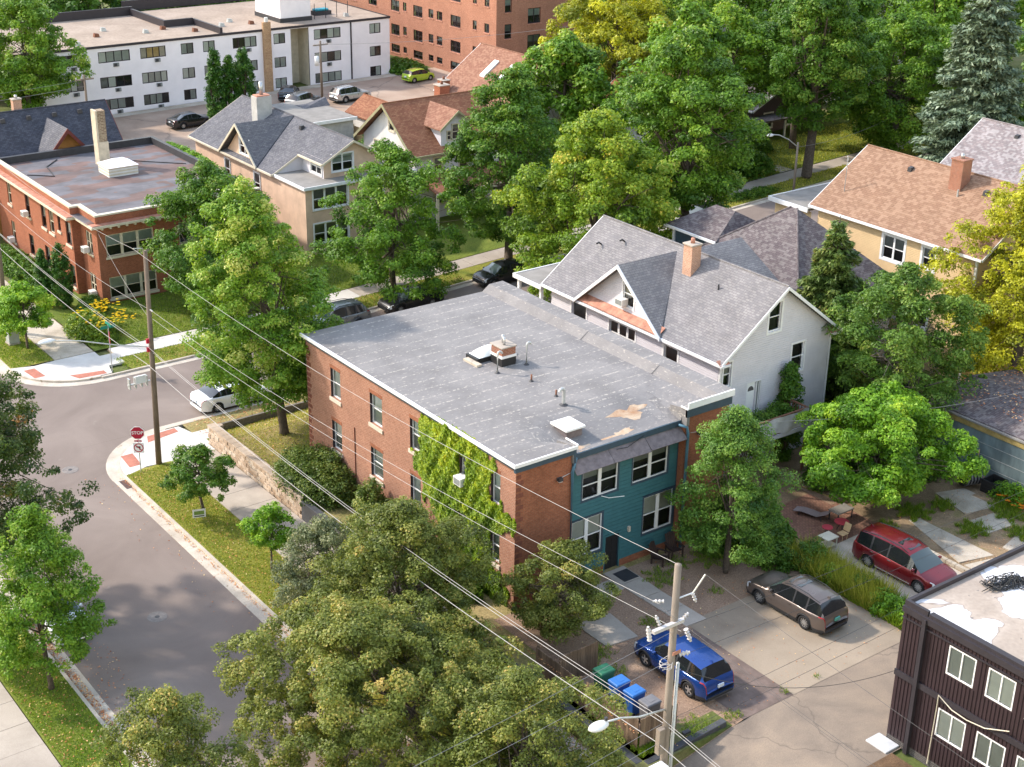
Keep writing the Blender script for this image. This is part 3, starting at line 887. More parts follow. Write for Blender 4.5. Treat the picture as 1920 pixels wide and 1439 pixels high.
# rusty ponding stain near the drain edge, thin deposit on the roof
for cxx, cyy, rx, ry in ((43.7, 48.3, 0.95, 0.42), (39.9, 46.95, 0.9, 0.22), (42.2, 47.1, 0.9, 0.25)):
    pts = []
    for k in range(26):
        a = 2 * math.pi * k / 26
        r = 1 + 0.35 * math.sin(3 * a + cxx) + 0.2 * math.sin(7 * a) + rnd.uniform(-0.1, 0.1)
        x, y = cxx + rx * r * math.cos(a), max(YC - 0.05, cyy + ry * r * math.sin(a))
        pts.append((x, y, zroof(x, y) + 0.006))
    c_ = (cxx, cyy, zroof(cxx, cyy) + 0.006)
    MB().add([c_] + pts, [(0, 1 + k, 1 + (k + 1) % 26) for k in range(26)]).build('rust_stain', 'roof_stain', roof)
# roof fittings
brick('brick_chimney', (0.34, 0.10, 0.05), (0.26, 0.075, 0.04), (0.35, 0.28, 0.22))
ch = empty('roof_chimney', (41.8, 56.0, ZR), 'square brick chimney with concrete cap in the middle of the grey flat roof', 'chimney')
MB().box(41.38, 42.28, 55.62, 56.6, ZR - 0.05, ZR + 0.42).build('base', 'black_paint', ch)
MB().box(41.36, 42.30, 55.60, 56.62, ZR + 0.42, ZR + 0.55).build('flashing', 'white_trim', ch)
MB().box(41.40, 42.26, 55.64, 56.58, ZR + 0.55, ZR + 0.95).build('stack', 'brick_chimney', ch)
MB().box(41.34, 42.32, 55.58, 56.64, ZR + 0.95, ZR + 1.03).build('cap', 'concrete', ch, bevel=0.02)
for x, y in ((41.75, 55.95), (41.9, 56.25)):
    MB().tube([(x, y, ZR + 1.03), (x, y, ZR + 1.45)], 0.07, 8).build('flue', 'steel', ch, smooth=True)
hb = empty('dome_skylight', (41.4, 57.3, ZR), 'white domed plastic skylight on a black curb behind the brick chimney', 'skylight')
MB().box(40.6, 42.95, 56.7, 57.7, ZR - 0.05, ZR + 0.22).build('curb', 'black_paint', hb)
vs = []; fs = []
for i in range(9):
    for j in range(7):
        u, v = i / 8, j / 6
        vs.append((40.75 + 1.9 * u, 56.72 + 0.95 * v, ZR + 0.23 + 0.38 * (math.sin(math.pi * u) ** 0.6) * (math.sin(math.pi * v) ** 0.6) if 0 < u < 1 and 0 < v < 1 else ZR + 0.23))
for i in range(8):
    for j in range(6):
        fs.append((i * 7 + j, (i + 1) * 7 + j, (i + 1) * 7 + j + 1, i * 7 + j + 1))
MB().add(vs, fs).build('dome', 'blind_white', hb, smooth=True)
MB().box(40.3, 40.62, 56.3, 57.5, ZR - 0.02, ZR + 0.1).build('plank', 'old_concrete', hb)
def gooseneck(x, y, h, r, label, dx):
    o = MB()
    pts = [(x, y, ZR - 0.05), (x, y, ZR + h)] + [(x + dx * (1 - math.cos(a)) * 0.13, y, ZR + h + 0.13 * math.sin(a)) for a in (0.5, 1.0, 1.57, 2.2, 2.8, 3.14)]
    o.tube(pts, r, 9, caps=False)
    o = o.build('vent_pipe', 'galv', smooth=True, label=label, cat='vent', group='vent pipes on the grey flat roof')
    MB().lathe([(r * 2.6, 0.0), (r * 1.5, 0.05), (r, 0.09)], 12, 'z', (x, y, ZR - 0.02)).build('collar', 'dark_metal', o)
    return o
gooseneck(40.76, 55.15, 1.0, 0.06, 'tall grey gooseneck vent pipe left of the roof chimney', 1)
gooseneck(42.65, 55.21, 1.05, 0.06, 'tall grey gooseneck vent pipe right of the roof chimney', 1)
gooseneck(41.1, 50.2, 0.72, 0.085, 'thick grey gooseneck vent pipe nearest the white roof hatch', -1)
for x, y, h, lab in ((41.55, 53.35, 0.35, 'short rusty vent stub in the middle of the grey flat roof'), (41.43, 51.2, 0.32, 'thin dark vent stub beside the thick gooseneck pipe'), (42.45, 56.0, 0.3, 'thin dark vent stub just right of the roof chimney')):
    o = MB().cyl(x, y, ZR - 0.05, ZR + h, 0.045, 8).build('vent_stub', 'rust', smooth=True, label=lab, cat='vent', group='vent pipes on the grey flat roof')
    MB().lathe([(0.13, 0.0), (0.07, 0.06), (0.05, 0.1)], 10, 'z', (x, y, ZR - 0.02)).build('collar', 'dark_metal', o)
hk = empty('roof_hatch', (39.8, 48.3, ZR), 'flat white square roof hatch lid near the rear left corner', 'hatch')
MB().box(39.42, 40.35, 47.85, 48.85, zroof(39.8, 47.9) - 0.1, zroof(39.8, 48.8) + 0.16).build('curb', 'awning_metal', hk)
MB().box(39.3, 40.46, 47.72, 48.97, zroof(39.8, 48.8) + 0.16, zroof(39.8, 48.8) + 0.28).build('lid', 'white_vinyl', hk, bevel=0.03)
# window air conditioner and wall conduit
FW2 = FW
ac = empty('window_air_conditioner', (X0 - 0.3, 50.4, 5.85), 'white window air conditioner hanging among the ivy', 'air conditioner')
m = MB(); FW.box(m, wy(50.72), wy(50.12), 5.86, 6.28, -0.1, 0.42); m.build('housing', 'ac_white', ac, bevel=0.02)
m = MB(); FW.box(m, wy(50.66), wy(50.18), 5.92, 6.22, 0.421, 0.428); m.build('grille', 'blind_dim', ac)
m = MB(); m.tube([FW.pt(wy(60.35), 4.9, 0.03), FW.pt(wy(60.35), 1.8, 0.03)], 0.025, 6); m.build('conduit', 'brick_dark', MBD)
# porch chair, mat
mt = MB().box(41.25, 42.15, 45.3, 46.2, 0.985, 1.0).build('door_mat', 'dark_metal', label='dark rubber mat on the slab outside the black door', cat='mat')
paint('chair_brown', (0.05, 0.03, 0.025), 0.6, 0.2)
def adirondack(x, y, rz, label):
    r = empty('garden_chair', (x, y, 0.94), label, 'chair', 'brown garden chairs by the teal wall', rz)
    def bx(n, *a):
        me = MB().box(*a); o = me.build(n, 'chair_brown'); o.parent = r; return o
    for i in range(5):
        bx('seat_slat', -0.27, 0.27, -0.28 + i * 0.11, -0.19 + i * 0.11, 0.36 - i * 0.02, 0.385 - i * 0.02)
    for i in range(5):
        o = bx('back_slat', -0.27 + i * 0.11, -0.18 + i * 0.11, 0.0, 0.022, 0.0, 0.75 + (0.06 if i == 2 else 0.03 if i in (1, 3) else 0))
        o.location = (0, 0.27, 0.28); o.rotation_euler = (-0.38, 0, 0)
    for s_ in (-1, 1):
        bx('arm', s_ * 0.33 - 0.06, s_ * 0.33 + 0.06, -0.36, 0.42, 0.55, 0.575)
        bx('leg', s_ * 0.3 - 0.025, s_ * 0.3 + 0.025, -0.33, -0.25, 0.0, 0.55)
        bx('leg', s_ * 0.3 - 0.025, s_ * 0.3 + 0.025, 0.3, 0.38, 0.0, 0.55)
adirondack(43.9, 45.7, 0.35, 'dark brown slatted garden chair nearer the black door')
adirondack(45.0, 45.9, -0.2, 'dark brown slatted garden chair nearer the round tree')
# ------------------------------------------------------------------ house helpers
shingle('shingle_grey', (0.215, 0.205, 0.21), (0.255, 0.245, 0.245), (0.165, 0.16, 0.168))
shingle('shingle_slate', (0.135, 0.135, 0.148), (0.175, 0.172, 0.18), (0.10, 0.10, 0.115))
shingle('shingle_charcoal', (0.062, 0.066, 0.085), (0.085, 0.09, 0.11), (0.045, 0.048, 0.06))
shingle('shingle_dark', (0.115, 0.095, 0.10), (0.16, 0.135, 0.135), (0.21, 0.19, 0.185))
shingle('shingle_brown', (0.27, 0.12, 0.07), (0.33, 0.165, 0.095), (0.20, 0.08, 0.05))
shingle('shingle_tan', (0.245, 0.145, 0.098), (0.29, 0.18, 0.12), (0.345, 0.225, 0.155), 0.4, 0.16, 0.15)
shingle('shingle_rose', (0.235, 0.115, 0.08), (0.28, 0.145, 0.10), (0.33, 0.19, 0.13), 0.4, 0.16, 0.15)
shingle('shingle_mauve', (0.21, 0.185, 0.19), (0.29, 0.245, 0.245), (0.36, 0.34, 0.34))
paint('siding_white', (0.60, 0.585, 0.625), 0.55, 0.05, 1.2)
paint('siding_yellow', (0.62, 0.45, 0.25), 0.6, 0.06, 1.2)
paint('stucco_peach', (0.66, 0.47, 0.34), 0.9, 0.12, 0.8, bmp=0.3)
paint('stucco_white', (0.66, 0.64, 0.60), 0.9, 0.14, 0.7, bmp=0.3, streak=True)
paint('block_white', (0.84, 0.80, 0.82), 0.8, 0.05, 0.5)
paint('olive_trim', (0.30, 0.28, 0.16), 0.7, 0.15, 2)
paint('maroon_trim', (0.13, 0.03, 0.025), 0.6, 0.15, 2)
paint('ochre_stucco', (0.42, 0.20, 0.06), 0.9, 0.15, 1.5)
paint('panel_brown', (0.036, 0.021, 0.025), 0.6, 0.12, 1.0)
paint('panel_trim', (0.034, 0.029, 0.035), 0.55, 0.1, 2)
paint('wood_brown', (0.20, 0.095, 0.055), 0.8, 0.2, 3)
paint('wood_new', (0.58, 0.41, 0.22), 0.8, 0.15, 3)
paint('tarp', (0.55, 0.53, 0.53), 0.6, 0.15, 1.6, bmp=0.5)
paint('rusty_red', (0.47, 0.22, 0.15), 0.8, 0.3, 2.2)
paint('porch_grey', (0.24, 0.225, 0.205), 0.9, 0.15, 1.0)
paint('gravel_roof', (0.50, 0.42, 0.33), 0.95, 0.16, 1.2, bmp=0.6)
paint('purple_siding', (0.085, 0.062, 0.075), 0.7, 0.1)
brick('brick_left', (0.36, 0.115, 0.06), (0.27, 0.082, 0.043), (0.33, 0.17, 0.11), stain=0.22)
brick('brick_far', (0.40, 0.175, 0.11), (0.32, 0.13, 0.08), (0.42, 0.24, 0.17), stain=0.2)
brick('brick_tan', (0.48, 0.30, 0.16), (0.36, 0.19, 0.10), (0.5, 0.38, 0.26), 0.3, 0.1)
brick('brick_dark', (0.055, 0.05, 0.05), (0.085, 0.075, 0.072), (0.16, 0.15, 0.145), 0.45, 0.08)

def lap(mb, F, u0, u1, z0, z1, holes=(), step=0.13, top=None, margin=0.09):
    """lapped siding boards, clipped round openings; top(z)->(ua,ub) for gables"""
    z = z0
    P = F.pt
    while z < z1 - 1e-3:
        zt = min(z + step, z1)
        a0, b0 = (u0, u1)
        if top:
            a0, b0 = top((z + zt) / 2)
        segs = [(a0, b0)]
        for h in holes:
            if h[2] - margin < (z + zt) / 2 < h[3] + margin:
                segs = [t for s_ in segs for t in ((s_[0], min(s_[1], h[0] - margin)), (max(s_[0], h[1] + margin), s_[1])) if t[1] - t[0] > 0.03]
        for a, b_ in segs:
            if b_ - a < 0.04:
                continue
            g_ = step * 0.15
            mb.add([P(a, z, 0.05), P(b_, z, 0.05), P(b_, zt - g_, 0.036), P(a, zt - g_, 0.036), P(a, z, 0.02), P(b_, z, 0.02), P(b_, zt - g_, 0.01), P(a, zt - g_, 0.01)], [(0, 1, 2, 3), (4, 5, 1, 0), (3, 2, 6, 7)])
        z += step
    return mb

def gable_roof_y(root, mat, xw, xr, xe, ya, yb, ze, zr, th=0.13, trim='white_trim', zee=None, name='roof', barge=0.2):
    """ridge along Y; west eave xw, ridge xr, east eave xe"""
    zee = ze if zee is None else zee
    m = MB()
    slab_roof(m, (xw, ya, ze), (xr, ya, zr), (xr, yb, zr), (xw, yb, ze), th)
    slab_roof(m, (xr, ya, zr), (xe, ya, zee), (xe, yb, zee), (xr, yb, zr), th)
    o = m.build(name, mat, root)
    if trim:
        for y in (ya, yb):
            m = MB()
            s_ = -1 if y == ya else 1
            y0_, y1_ = (y + 0.003 * s_, y + 0.05 * s_)
            for a, b_ in (((xw, ze), (xr, zr)), ((xr, zr), (xe, zee))):
                q = [(a[0], min(y0_, y1_), a[1] - barge), (b_[0], min(y0_, y1_), b_[1] - barge), (b_[0], max(y0_, y1_), b_[1] - barge), (a[0], max(y0_, y1_), a[1] - barge)]
                m.hexa(q + [(p[0], p[1], p[2] + barge - 0.01) for p in q])
            m.build('bargeboard', trim, o)
        for x, z, s_ in ((xw, ze, -1), (xe, zee, 1)):
            m = MB(); m.box(min(x, x + 0.12 * s_), max(x, x + 0.12 * s_), ya, yb, z - 0.16, z - 0.02)
            m.build('gutter', trim, o)
    m = MB(); m.tube([(xr, ya, zr + 0.01), (xr, yb, zr + 0.01)], 0.06, 6); m.build('ridge_cap', mat, o)
    return o

def gable_roof_x(root, mat, ys, yr, yn, xa, xb, ze, zr, th=0.13, trim='white_trim', name='roof', barge=0.2):
    m = MB()
    slab_roof(m, (xa, ys, ze), (xb, ys, ze), (xb, yr, zr), (xa, yr, zr), th)
    slab_roof(m, (xa, yr, zr), (xb, yr, zr), (xb, yn, ze), (xa, yn, ze), th)
    o = m.build(name, mat, root)
    if trim:
        for x in (xa, xb):
            m = MB()
            s_ = -1 if x == xa else 1
            x0_, x1_ = sorted((x + 0.003 * s_, x + 0.06 * s_))
            for a, b_ in (((ys, ze), (yr, zr)), ((yr, zr), (yn, ze))):
                q = [(x0_, a[0], a[1] - barge), (x1_, a[0], a[1] - barge), (x1_, b_[0], b_[1] - barge), (x0_, b_[0], b_[1] - barge)]
                m.hexa(q + [(p[0], p[1], p[2] + barge - 0.01) for p in q])
            m.build('bargeboard', trim, o)
        for y, s_ in ((ys, -1), (yn, 1)):
            m = MB(); m.box(xa, xb, min(y, y + 0.12 * s_), max(y, y + 0.12 * s_), ze - 0.16, ze - 0.02); m.build('gutter', trim, o)
    m = MB(); m.tube([(xa, yr, zr + 0.01), (xb, yr, zr + 0.01)], 0.06, 6); m.build('ridge_cap', mat, o)
    return o

def vent_box(parent, x, y, z, mat='dark_metal'):
    MB().hexa([(x - 0.2, y - 0.16, z - 0.1), (x + 0.2, y - 0.16, z - 0.1), (x + 0.2, y + 0.16, z - 0.1), (x - 0.2, y + 0.16, z - 0.1), (x - 0.17, y - 0.13, z + 0.2), (x + 0.14, y - 0.13, z + 0.24), (x + 0.14, y + 0.13, z + 0.24), (x - 0.17, y + 0.13, z + 0.2)]).build('roof_vent', mat, parent)

def stack(root, x0, x1, y0, y1, z0, z1, mat, capmat='concrete', pot='rust', name='chimney'):
    c = MB().box(x0, x1, y0, y1, z0, z1 - 0.1).build(name, mat, root)
    MB().box(x0 - 0.06, x1 + 0.06, y0 - 0.06, y1 + 0.06, z1 - 0.098, z1).build('chimney_cap', capmat, c, bevel=0.02)
    MB().cyl((x0 + x1) / 2, (y0 + y1) / 2, z1 + 0.001, z1 + 0.28, 0.13, 10, 0.11).build('chimney_pot', pot, c, smooth=True)
    return c

# ------------------------------------------------------------------ white clapboard house beside the main building
H = empty('clapboard_house', (56.4, 58, 1.0), 'white clapboard house with grey shingle gables right beside the flat roof', 'house')
XW, XE, YS, YN = 52.15, 60.65, 50.7, 65.2
FSo = Face(XW, YS, 1, 0)
FWe = Face(XW, YN, 0, -1)
wx = lambda x: x - XW
wyh = lambda y: YN - y
sw_ = [(wx(54.34), wx(54.95), 4.2, 6.2), (wx(55.02), wx(55.28), 4.2, 6.2), (wx(52.36), wx(52.94), 6.42, 7.85), (wx(57.58), wx(58.56), 6.08, 7.75)]
gw = [(wx(55.52), wx(56.44), 8.9, 10.55)]
m = MB(); wall(m, FSo, 0, XE - XW, 0.6, 8.2, sw_, 0.2); gable_wall(m, FSo, 0, XE - XW, 8.2, 8.2 + 0.74 * 4.25, 4.25, gw, 0.2); m.build('south_wall', 'siding_white', H)
m = MB(); lap(m, FSo, 0.1, XE - XW - 0.1, 3.0, 8.2, sw_); lap(m, FSo, 0, 0, 8.2, 11.2, gw, top=lambda z: ((z - 8.2) / 0.74 + 0.03, XE - XW - (z - 8.2) / 0.74 - 0.03)); m.build('siding', 'siding_white', H)
ww = [(wyh(63.2), wyh(61.85), 6.6, 7.62), (wyh(59.75), wyh(57.5), 6.1, 7.55), (wyh(55.08), wyh(53.98), 6.2, 7.55)]
dw = [(3.05 + 0.55, 3.05 + 1.5, 8.75, 10.25)]
m = MB(); wall(m, FWe, 0, YN - YS, 0.6, 8.2, ww, 0.2); m.build('west_wall', 'siding_white', H)
m = MB(); lap(m, FWe, 0.1, YN - YS - 0.1, 4.5, 8.05, ww); m.build('siding', 'siding_white', H)
FD = Face(XW - 0.004, 62.3, 0, -1)
m = MB(); gable_wall(m, FD, 0, 7.3, 8.2, 11.1, 3.65, dw, 0.2); m.build('dormer_wall', 'siding_white', H)
m = MB(); lap(m, FD, 0, 0, 8.45, 11.0, dw, top=lambda z: ((z - 8.2) / 2.9 * 3.65 + 0.03, 7.3 - (z - 8.2) / 2.9 * 3.65 - 0.03)); m.build('siding', 'siding_white', H)
window(H, FSo, sw_[1], 'white_trim', 'sl', rec=0.08, fr=0.04, trim=True, tw=0.05, blind='blind_grey')
window(H, FSo, sw_[2], 'white_trim', 'dh', rec=0.08, trim=True, blind='blind_dim', bl=0.6)
window(H, FSo, sw_[3], 'white_trim', 'dh', rec=0.08, trim=True, tw=0.11)
window(H, FSo, gw[0], 'white_trim', 'dh', rec=0.08, trim=True, tw=0.13)
window(H, FWe, ww[0], 'white_trim', 'sl', rec=0.08, trim=True, tw=0.12, blind='blind_dim')
window(H, FWe, ww[1], 'white_trim', 'dh', cols=3, rec=0.08, trim=True, tw=0.12, mull=0.16, blind='blind_dim', bl=0.6)
window(H, FWe, ww[2], 'white_trim', 'sl', rec=0.08, trim=True, tw=0.14, blind='blind_dim')
window(H, FD, dw[0], 'white_trim', 'dh', rec=0.08, trim=True, tw=0.1, blind='blind_cream', bl=0.6)
a_ = empty('window_air_conditioner', (XW - 0.3, 58.65, 8.8), 'white air conditioner in the dormer window of the clapboard house', 'air conditioner')
MB().box(XW - 0.42, XW + 0.05, 58.3, 58.95, 8.8, 9.2).build('housing', 'ac_white', a_, bevel=0.02)
MB().box(XW - 0.43, XW - 0.422, 58.36, 58.89, 8.86, 9.14).build('grille', 'blind_dim', a_)
m = MB(); FSo.box(m, sw_[0][0], sw_[0][1], 4.2, 6.2, -0.1, -0.05); d_ = m.build('door', 'white_vinyl', H)
m = MB(); P = FSo.pt; c_ = (sw_[0][0] + sw_[0][1]) / 2
m.poly([P(c_ + 0.24 * math.cos(a), 5.68 + 0.28 * math.sin(a), -0.045) for a in [math.pi * k / 10 for k in range(11)]]); m.build('fan_light', 'brick_dark', d_)
m = MB(); FSo.box(m, sw_[0][0] - 0.1, sw_[0][0], 4.1, 6.32, 0.003, 0.04); FSo.box(m, sw_[0][0], sw_[1][1] + 0.08, 6.2, 6.32, 0.003, 0.04); m.build('door_frame', 'white_trim', d_)
m = MB(); wall(m, Face(XE, YS, 0, 1), 0, YN - YS, 0.6, 8.2); wall(m, Face(XE, YN, -1, 0), 0, XE - XW, 0.6, 8.2); gable_wall(m, Face(XE, YN, -1, 0), 0, XE - XW, 8.2, 11.3); m.build('back_wall', 'siding_white', H)
for x, y in ((XW, YS), (XE, YS)):
    MB().box(x - 0.06, x + 0.06, y - 0.06, y + 0.06, 0.9, 8.05).build('corner_board', 'white_trim', H)
R = gable_roof_y(H, 'shingle_grey', 51.75, 56.4, 61.05, 50.25, 65.65, 8.06, 11.5)
m = MB(); th = Vector((0, 0, -0.12))
for ya in (54.9, 62.4):
    A, B, C = Vector((51.6, ya, 8.08)), Vector((51.6, 58.65, 11.24)), Vector((56.1, 58.65, 11.24))
    t = [A, C, B] if ya < 58 else [A, B, C]
    m.add([p + th for p in t] + t, [(2, 1, 0), (3, 4, 5), (0, 1, 4, 3), (1, 2, 5, 4), (2, 0, 3, 5)])
m.build('dormer_roof', 'shingle_grey', R)
m = MB()
for ya in (54.9, 62.4):
    a, b_ = (51.55, ya, 8.0), (51.55, 58.65, 11.16)
    m.hexa([(51.52, ya, 7.88), (51.6, ya, 7.88), (51.6, 58.65, 11.02), (51.52, 58.65, 11.02), (51.52, ya, 8.1), (51.6, ya, 8.1), (51.6, 58.65, 11.25), (51.52, 58.65, 11.25)])
m.build('dormer_bargeboard', 'white_trim', R)
m = MB(); slab_roof(m, (51.66, 55.1, 8.14), (52.14, 55.1, 8.5), (52.14, 62.2, 8.5), (51.66, 62.2, 8.14), 0.05); m.build('pent_ledge', 'rusty_red', R)
for x in (51.62, 60.9):
    m = MB(); m.add([(x, 50.2, 8.0), (x + 0.75 * (1 if x < 55 else -1), 50.2, 8.0), (x + 0.75 * (1 if x < 55 else -1), 50.55, 8.2), (x, 50.55, 8.2)], [(0, 1, 2, 3)]); m.build('eave_return', 'rusty_red', R)
    m = MB(); m.box(min(x, x + 0.75 * (1 if x < 55 else -1)), max(x, x + 0.75 * (1 if x < 55 else -1)), 50.14, 50.2, 7.88, 8.0); m.build('eave_return_trim', 'white_trim', R)
brick('brick_salmon', (0.50, 0.26, 0.17), (0.40, 0.20, 0.13), (0.55, 0.42, 0.33))
stack(R, 55.05, 55.75, 56.4, 57.1, 10.2, 12.35, 'brick_salmon', 'concrete', 'rusty_red')
MB().cyl(55.0, 54.1, 10.2, 10.75, 0.05, 8).build('vent_stub', 'dark_metal', R)
for x, y in ((55.5, 62.6), (54.9, 64.0)):
    MB().tube([(x, y, 8.06 + 0.74 * (x - 51.75)), (x - 0.2, y, 8.2 + 0.74 * (x - 51.75)), (x - 0.45, y - 0.1, 8.2 + 0.74 * (x - 51.75))], 0.05, 6).build('vent_flap', 'black_paint', R)
# east cross gable
m = MB()
slab_roof(m, (57.0, 56.6, 8.7), (62.6, 56.6, 8.7), (62.2, 59.6, 10.7), (57.3, 59.6, 10.7), 0.12)
slab_roof(m, (57.3, 59.6, 10.7), (62.2, 59.6, 10.7), (62.6, 62.6, 8.7), (57.0, 62.6, 8.7), 0.12)
m.build('cross_roof', 'shingle_grey', R)
m = MB(); Fg = Face(62.1, 56.8, 0, 1); wall(m, Fg, 0, 5.6, 0.9, 8.6); gable_wall(m, Fg, 0, 5.6, 8.6, 10.5); wall(m, Face(60.6, 56.8, 1, 0), 0, 1.5, 0.9, 8.7); m.build('bay_wall', 'siding_white', H)
m = MB(); slab_roof(m, (60.4, 55.0, 8.35), (62.7, 55.0, 8.15), (62.7, 56.6, 8.3), (60.4, 56.6, 8.5), 0.12); m.build('bay_roof', 'shingle_grey', R)
m = MB(); m.box(60.4, 62.75, 54.92, 54.99, 8.02, 8.3); m.build('bay_fascia', 'white_trim', R)
# front porch with flat roof
m = MB(); m.box(51.75, 60.0, 65.66, 68.4, 7.72, 7.86); pr = m.build('porch_roof', 'porch_grey', H)
m = MB(); m.box(51.67, 51.748, 65.66, 68.48, 7.64, 7.9); m.box(51.75, 60.0, 68.4, 68.48, 7.64, 7.9); m.build('porch_fascia', 'white_trim', pr)
for x, y in ((52.0, 68.2), (52.0, 66.0), (56, 68.2), (59.8, 68.2)):
    MB().box(x - 0.09, x + 0.09, y - 0.09, y + 0.09, 0.9, 7.72).build('porch_post', 'white_trim', H)
MB().box(51.9, 59.9, 65.25, 68.3, 4.3, 4.5).build('porch_floor', 'porch_grey', H)
for k in range(14):
    MB().box(51.95, 52.0, 65.4 + k * 0.2, 65.46 + k * 0.2, 4.5, 5.4).build('baluster', 'white_trim', H)
MB().box(51.93, 52.02, 65.3, 68.2, 5.4, 5.48).build('porch_rail', 'wood_brown', H)
# deck with tarp
dk = empty('raised_deck', (54.9, 49.5, 0.95), 'raised wooden deck with grey tarp on its railing behind the white house', 'deck')
for k in range(16):
    MB().box(52.9 + k * 0.25, 53.14 + k * 0.25, 48.45, 50.68, 3.98, 4.03).build('deck_board', 'wood_brown', dk)
MB().box(52.9, 56.9, 48.38, 48.45, 3.75, 3.98).build('rim_joist', 'siding_white', dk)
for x, y in ((52.95, 48.5), (56.85, 48.5), (56.85, 50.5)):
    MB().box(x - 0.05, x + 0.05, y - 0.05, y + 0.05, 0.9, 5.0).build('post', 'wood_brown', dk)
for a in ((52.95, 56.85, 48.45, 48.55), (56.8, 56.9, 48.56, 50.6), (52.9, 53.0, 48.56, 50.6)):
    MB().box(a[0], a[1], a[2], a[3], 4.93, 5.0).build('rail', 'wood_brown', dk)
for k in range(9):
    MB().box(56.83, 56.87, 48.7 + k * 0.21, 48.74 + k * 0.21, 4.03, 4.93).build('baluster', 'wood_brown', dk)
vs = []; fs = []
for i in range(15):
    for j in range(5):
        vs.append((53.0 + 3.8 * i / 14, 48.36 - 0.06 * math.sin(i * 1.3 + j) - 0.05 * (j == 0), 5.03 - 1.0 * j / 4 - 0.05 * math.sin(i * 0.9)))
for i in range(14):
    for j in range(4):
        fs.append((i * 5 + j, i * 5 + j + 1, (i + 1) * 5 + j + 1, (i + 1) * 5 + j))
MB().add(vs, fs).build('tarpaulin', 'tarp', smooth=True, label='wrinkled grey tarp hung over the deck railing', cat='tarp')

# ------------------------------------------------------------------ brick flats on the far corner
BL = empty('corner_brick_flats', (36.4, 97, 0.2), 'dark red brick corner flats with patched brown flat roof and pale cornice', 'building')
bx0, bx1, by0, by1 = 35.78, 49.3, 97.2, 116.4
FB = Face(36.42, by0, 1, 0)
h = [(0.6, 4.22, 3.6, 5.22), (0.6, 4.22, 0.45, 2.05), (6.2, 9.6, 3.6, 5.22), (6.2, 9.6, 0.45, 2.05)]
m = MB(); wall(m, FB, 0, bx1 - 36.42, -0.2, 6.1, h, 0.18); m.build('front_wall', 'brick_left', BL)
for i, q in enumerate(h):
    window(BL, FB, q, 'cream_trim', 'dh', cols=3, rec=0.1, fr=0.08, mull=0.2, blind='blind_grey', bl=0.5, sill=('cream_trim', 0.1, 0.16))
FBb = Face(36.42, 100.3, 0, -1)
h = [(0.95, 2.1, 3.6, 5.22), (0.95, 2.1, 0.45, 2.05)]
m = MB(); wall(m, FBb, 0, 3.1, -0.2, 6.1, h, 0.18); m.build('bay_wall', 'brick_left', BL)
for q in h:
    window(BL, FBb, q, 'cream_trim', 'dh', cols=2, rec=0.1, fr=0.08, mull=0.12, blind='blind_cream', bl=0.5, sill=('cream_trim', 0.08, 0.16))
m = MB(); wall(m, Face(bx0, 100.3, 1, 0), 0, 36.42 - bx0, -0.2, 6.1); m.build('jog_wall', 'brick_left', BL)
FBw = Face(bx0, by1, 0, -1)
fy = lambda y: by1 - y
h = []
for ya, wd, zs in ((113.9, 0.85, (3.72, 5.45)), (109.9, 0.95, (3.72, 5.45)), (106.5, 0.95, (3.72, 5.45)), (104.9, 0.95, (3.72, 5.45)), (103.1, 0.55, (4.3, 5.45)), (101.55, 1.0, (3.72, 5.45)), (113.9, 0.85, (0.6, 2.3)), (109.9, 0.95, (0.6, 2.26)), (106.5, 0.95, (0.6, 2.26)), (104.9, 0.95, (0.6, 2.26)), (101.55, 1.0, (0.53, 2.21))):
    h.append((fy(ya), fy(ya - wd), zs[0], zs[1]))
m = MB(); wall(m, FBw, 0, by1 - 100.3, -0.2, 6.1, h, 0.2); m.build('west_wall', 'brick_left', BL)
for i, q in enumerate(h):
    window(BL, FBw, q, 'reveal_dark' if i % 3 else 'cream_trim', 'dh', rec=0.13, fr=0.06, blind=('blind_cream', 'blind_dim', 'blind_grey')[i % 3], bl=0.55, sill=('stone_sill', 0.08, 0.18))
m = MB(); wall(m, Face(bx1, by0, 0, 1), 0, by1 - by0, -0.2, 6.1); wall(m, Face(bx1, by1, -1, 0), 0, bx1 - bx0, -0.2, 6.1); m.build('back_wall', 'brick_left', BL)
for q, nm in ((FBw.pt(fy(109.5), 3.78, 0.3), 'a'), (FBw.pt(fy(113.5), 0.62, 0.3), 'b'), (FBb.pt(1.3, 3.66, 0.3), 'c'), (FBb.pt(1.9, 0.5, 0.3), 'd')):
    lab = {'a': 'white air conditioner in an upper side window of the corner brick flats', 'b': 'white air conditioner in a lower side window of the corner brick flats', 'c': 'white air conditioner on a bracket in the upper bay of the brick flats', 'd': 'white air conditioner in the lower bay of the brick flats'}[nm]
    a_ = empty('window_air_conditioner', q, lab, 'air conditioner')
    MB().box(q[0] - 0.2, q[0] + 0.25, q[1] - 0.3, q[1] + 0.3, q[2], q[2] + 0.42).build('housing', 'ac_white', a_, bevel=0.02)
    MB().box(q[0] - 0.21, q[0] - 0.202, q[1] - 0.24, q[1] + 0.24, q[2] + 0.06, q[2] + 0.36).build('grille', 'blind_dim', a_)
def ring(mb, off, z0, z1, w_):
    """band following the front outline (west side, jog, bay, front)"""
    o = off
    L_ = [(bx0 - o, by1), (bx0 - o, 100.3 - o), (36.42 - o, 100.3 - o), (36.42 - o, by0 - o), (bx1 + o, by0 - o)]
    mb.box(bx0 - o, bx0 - o + w_, 100.3 - o, by1, z0, z1)
    mb.box(bx0 - o + w_, 36.42 - o + w_, 100.3 - o, 100.3 - o + w_, z0, z1)
    mb.box(36.42 - o, 36.42 - o + w_, by0 - o, 100.3 - o, z0, z1)
    mb.box(36.42 - o + w_, bx1 + o, by0 - o, by0 - o + w_, z0, z1)
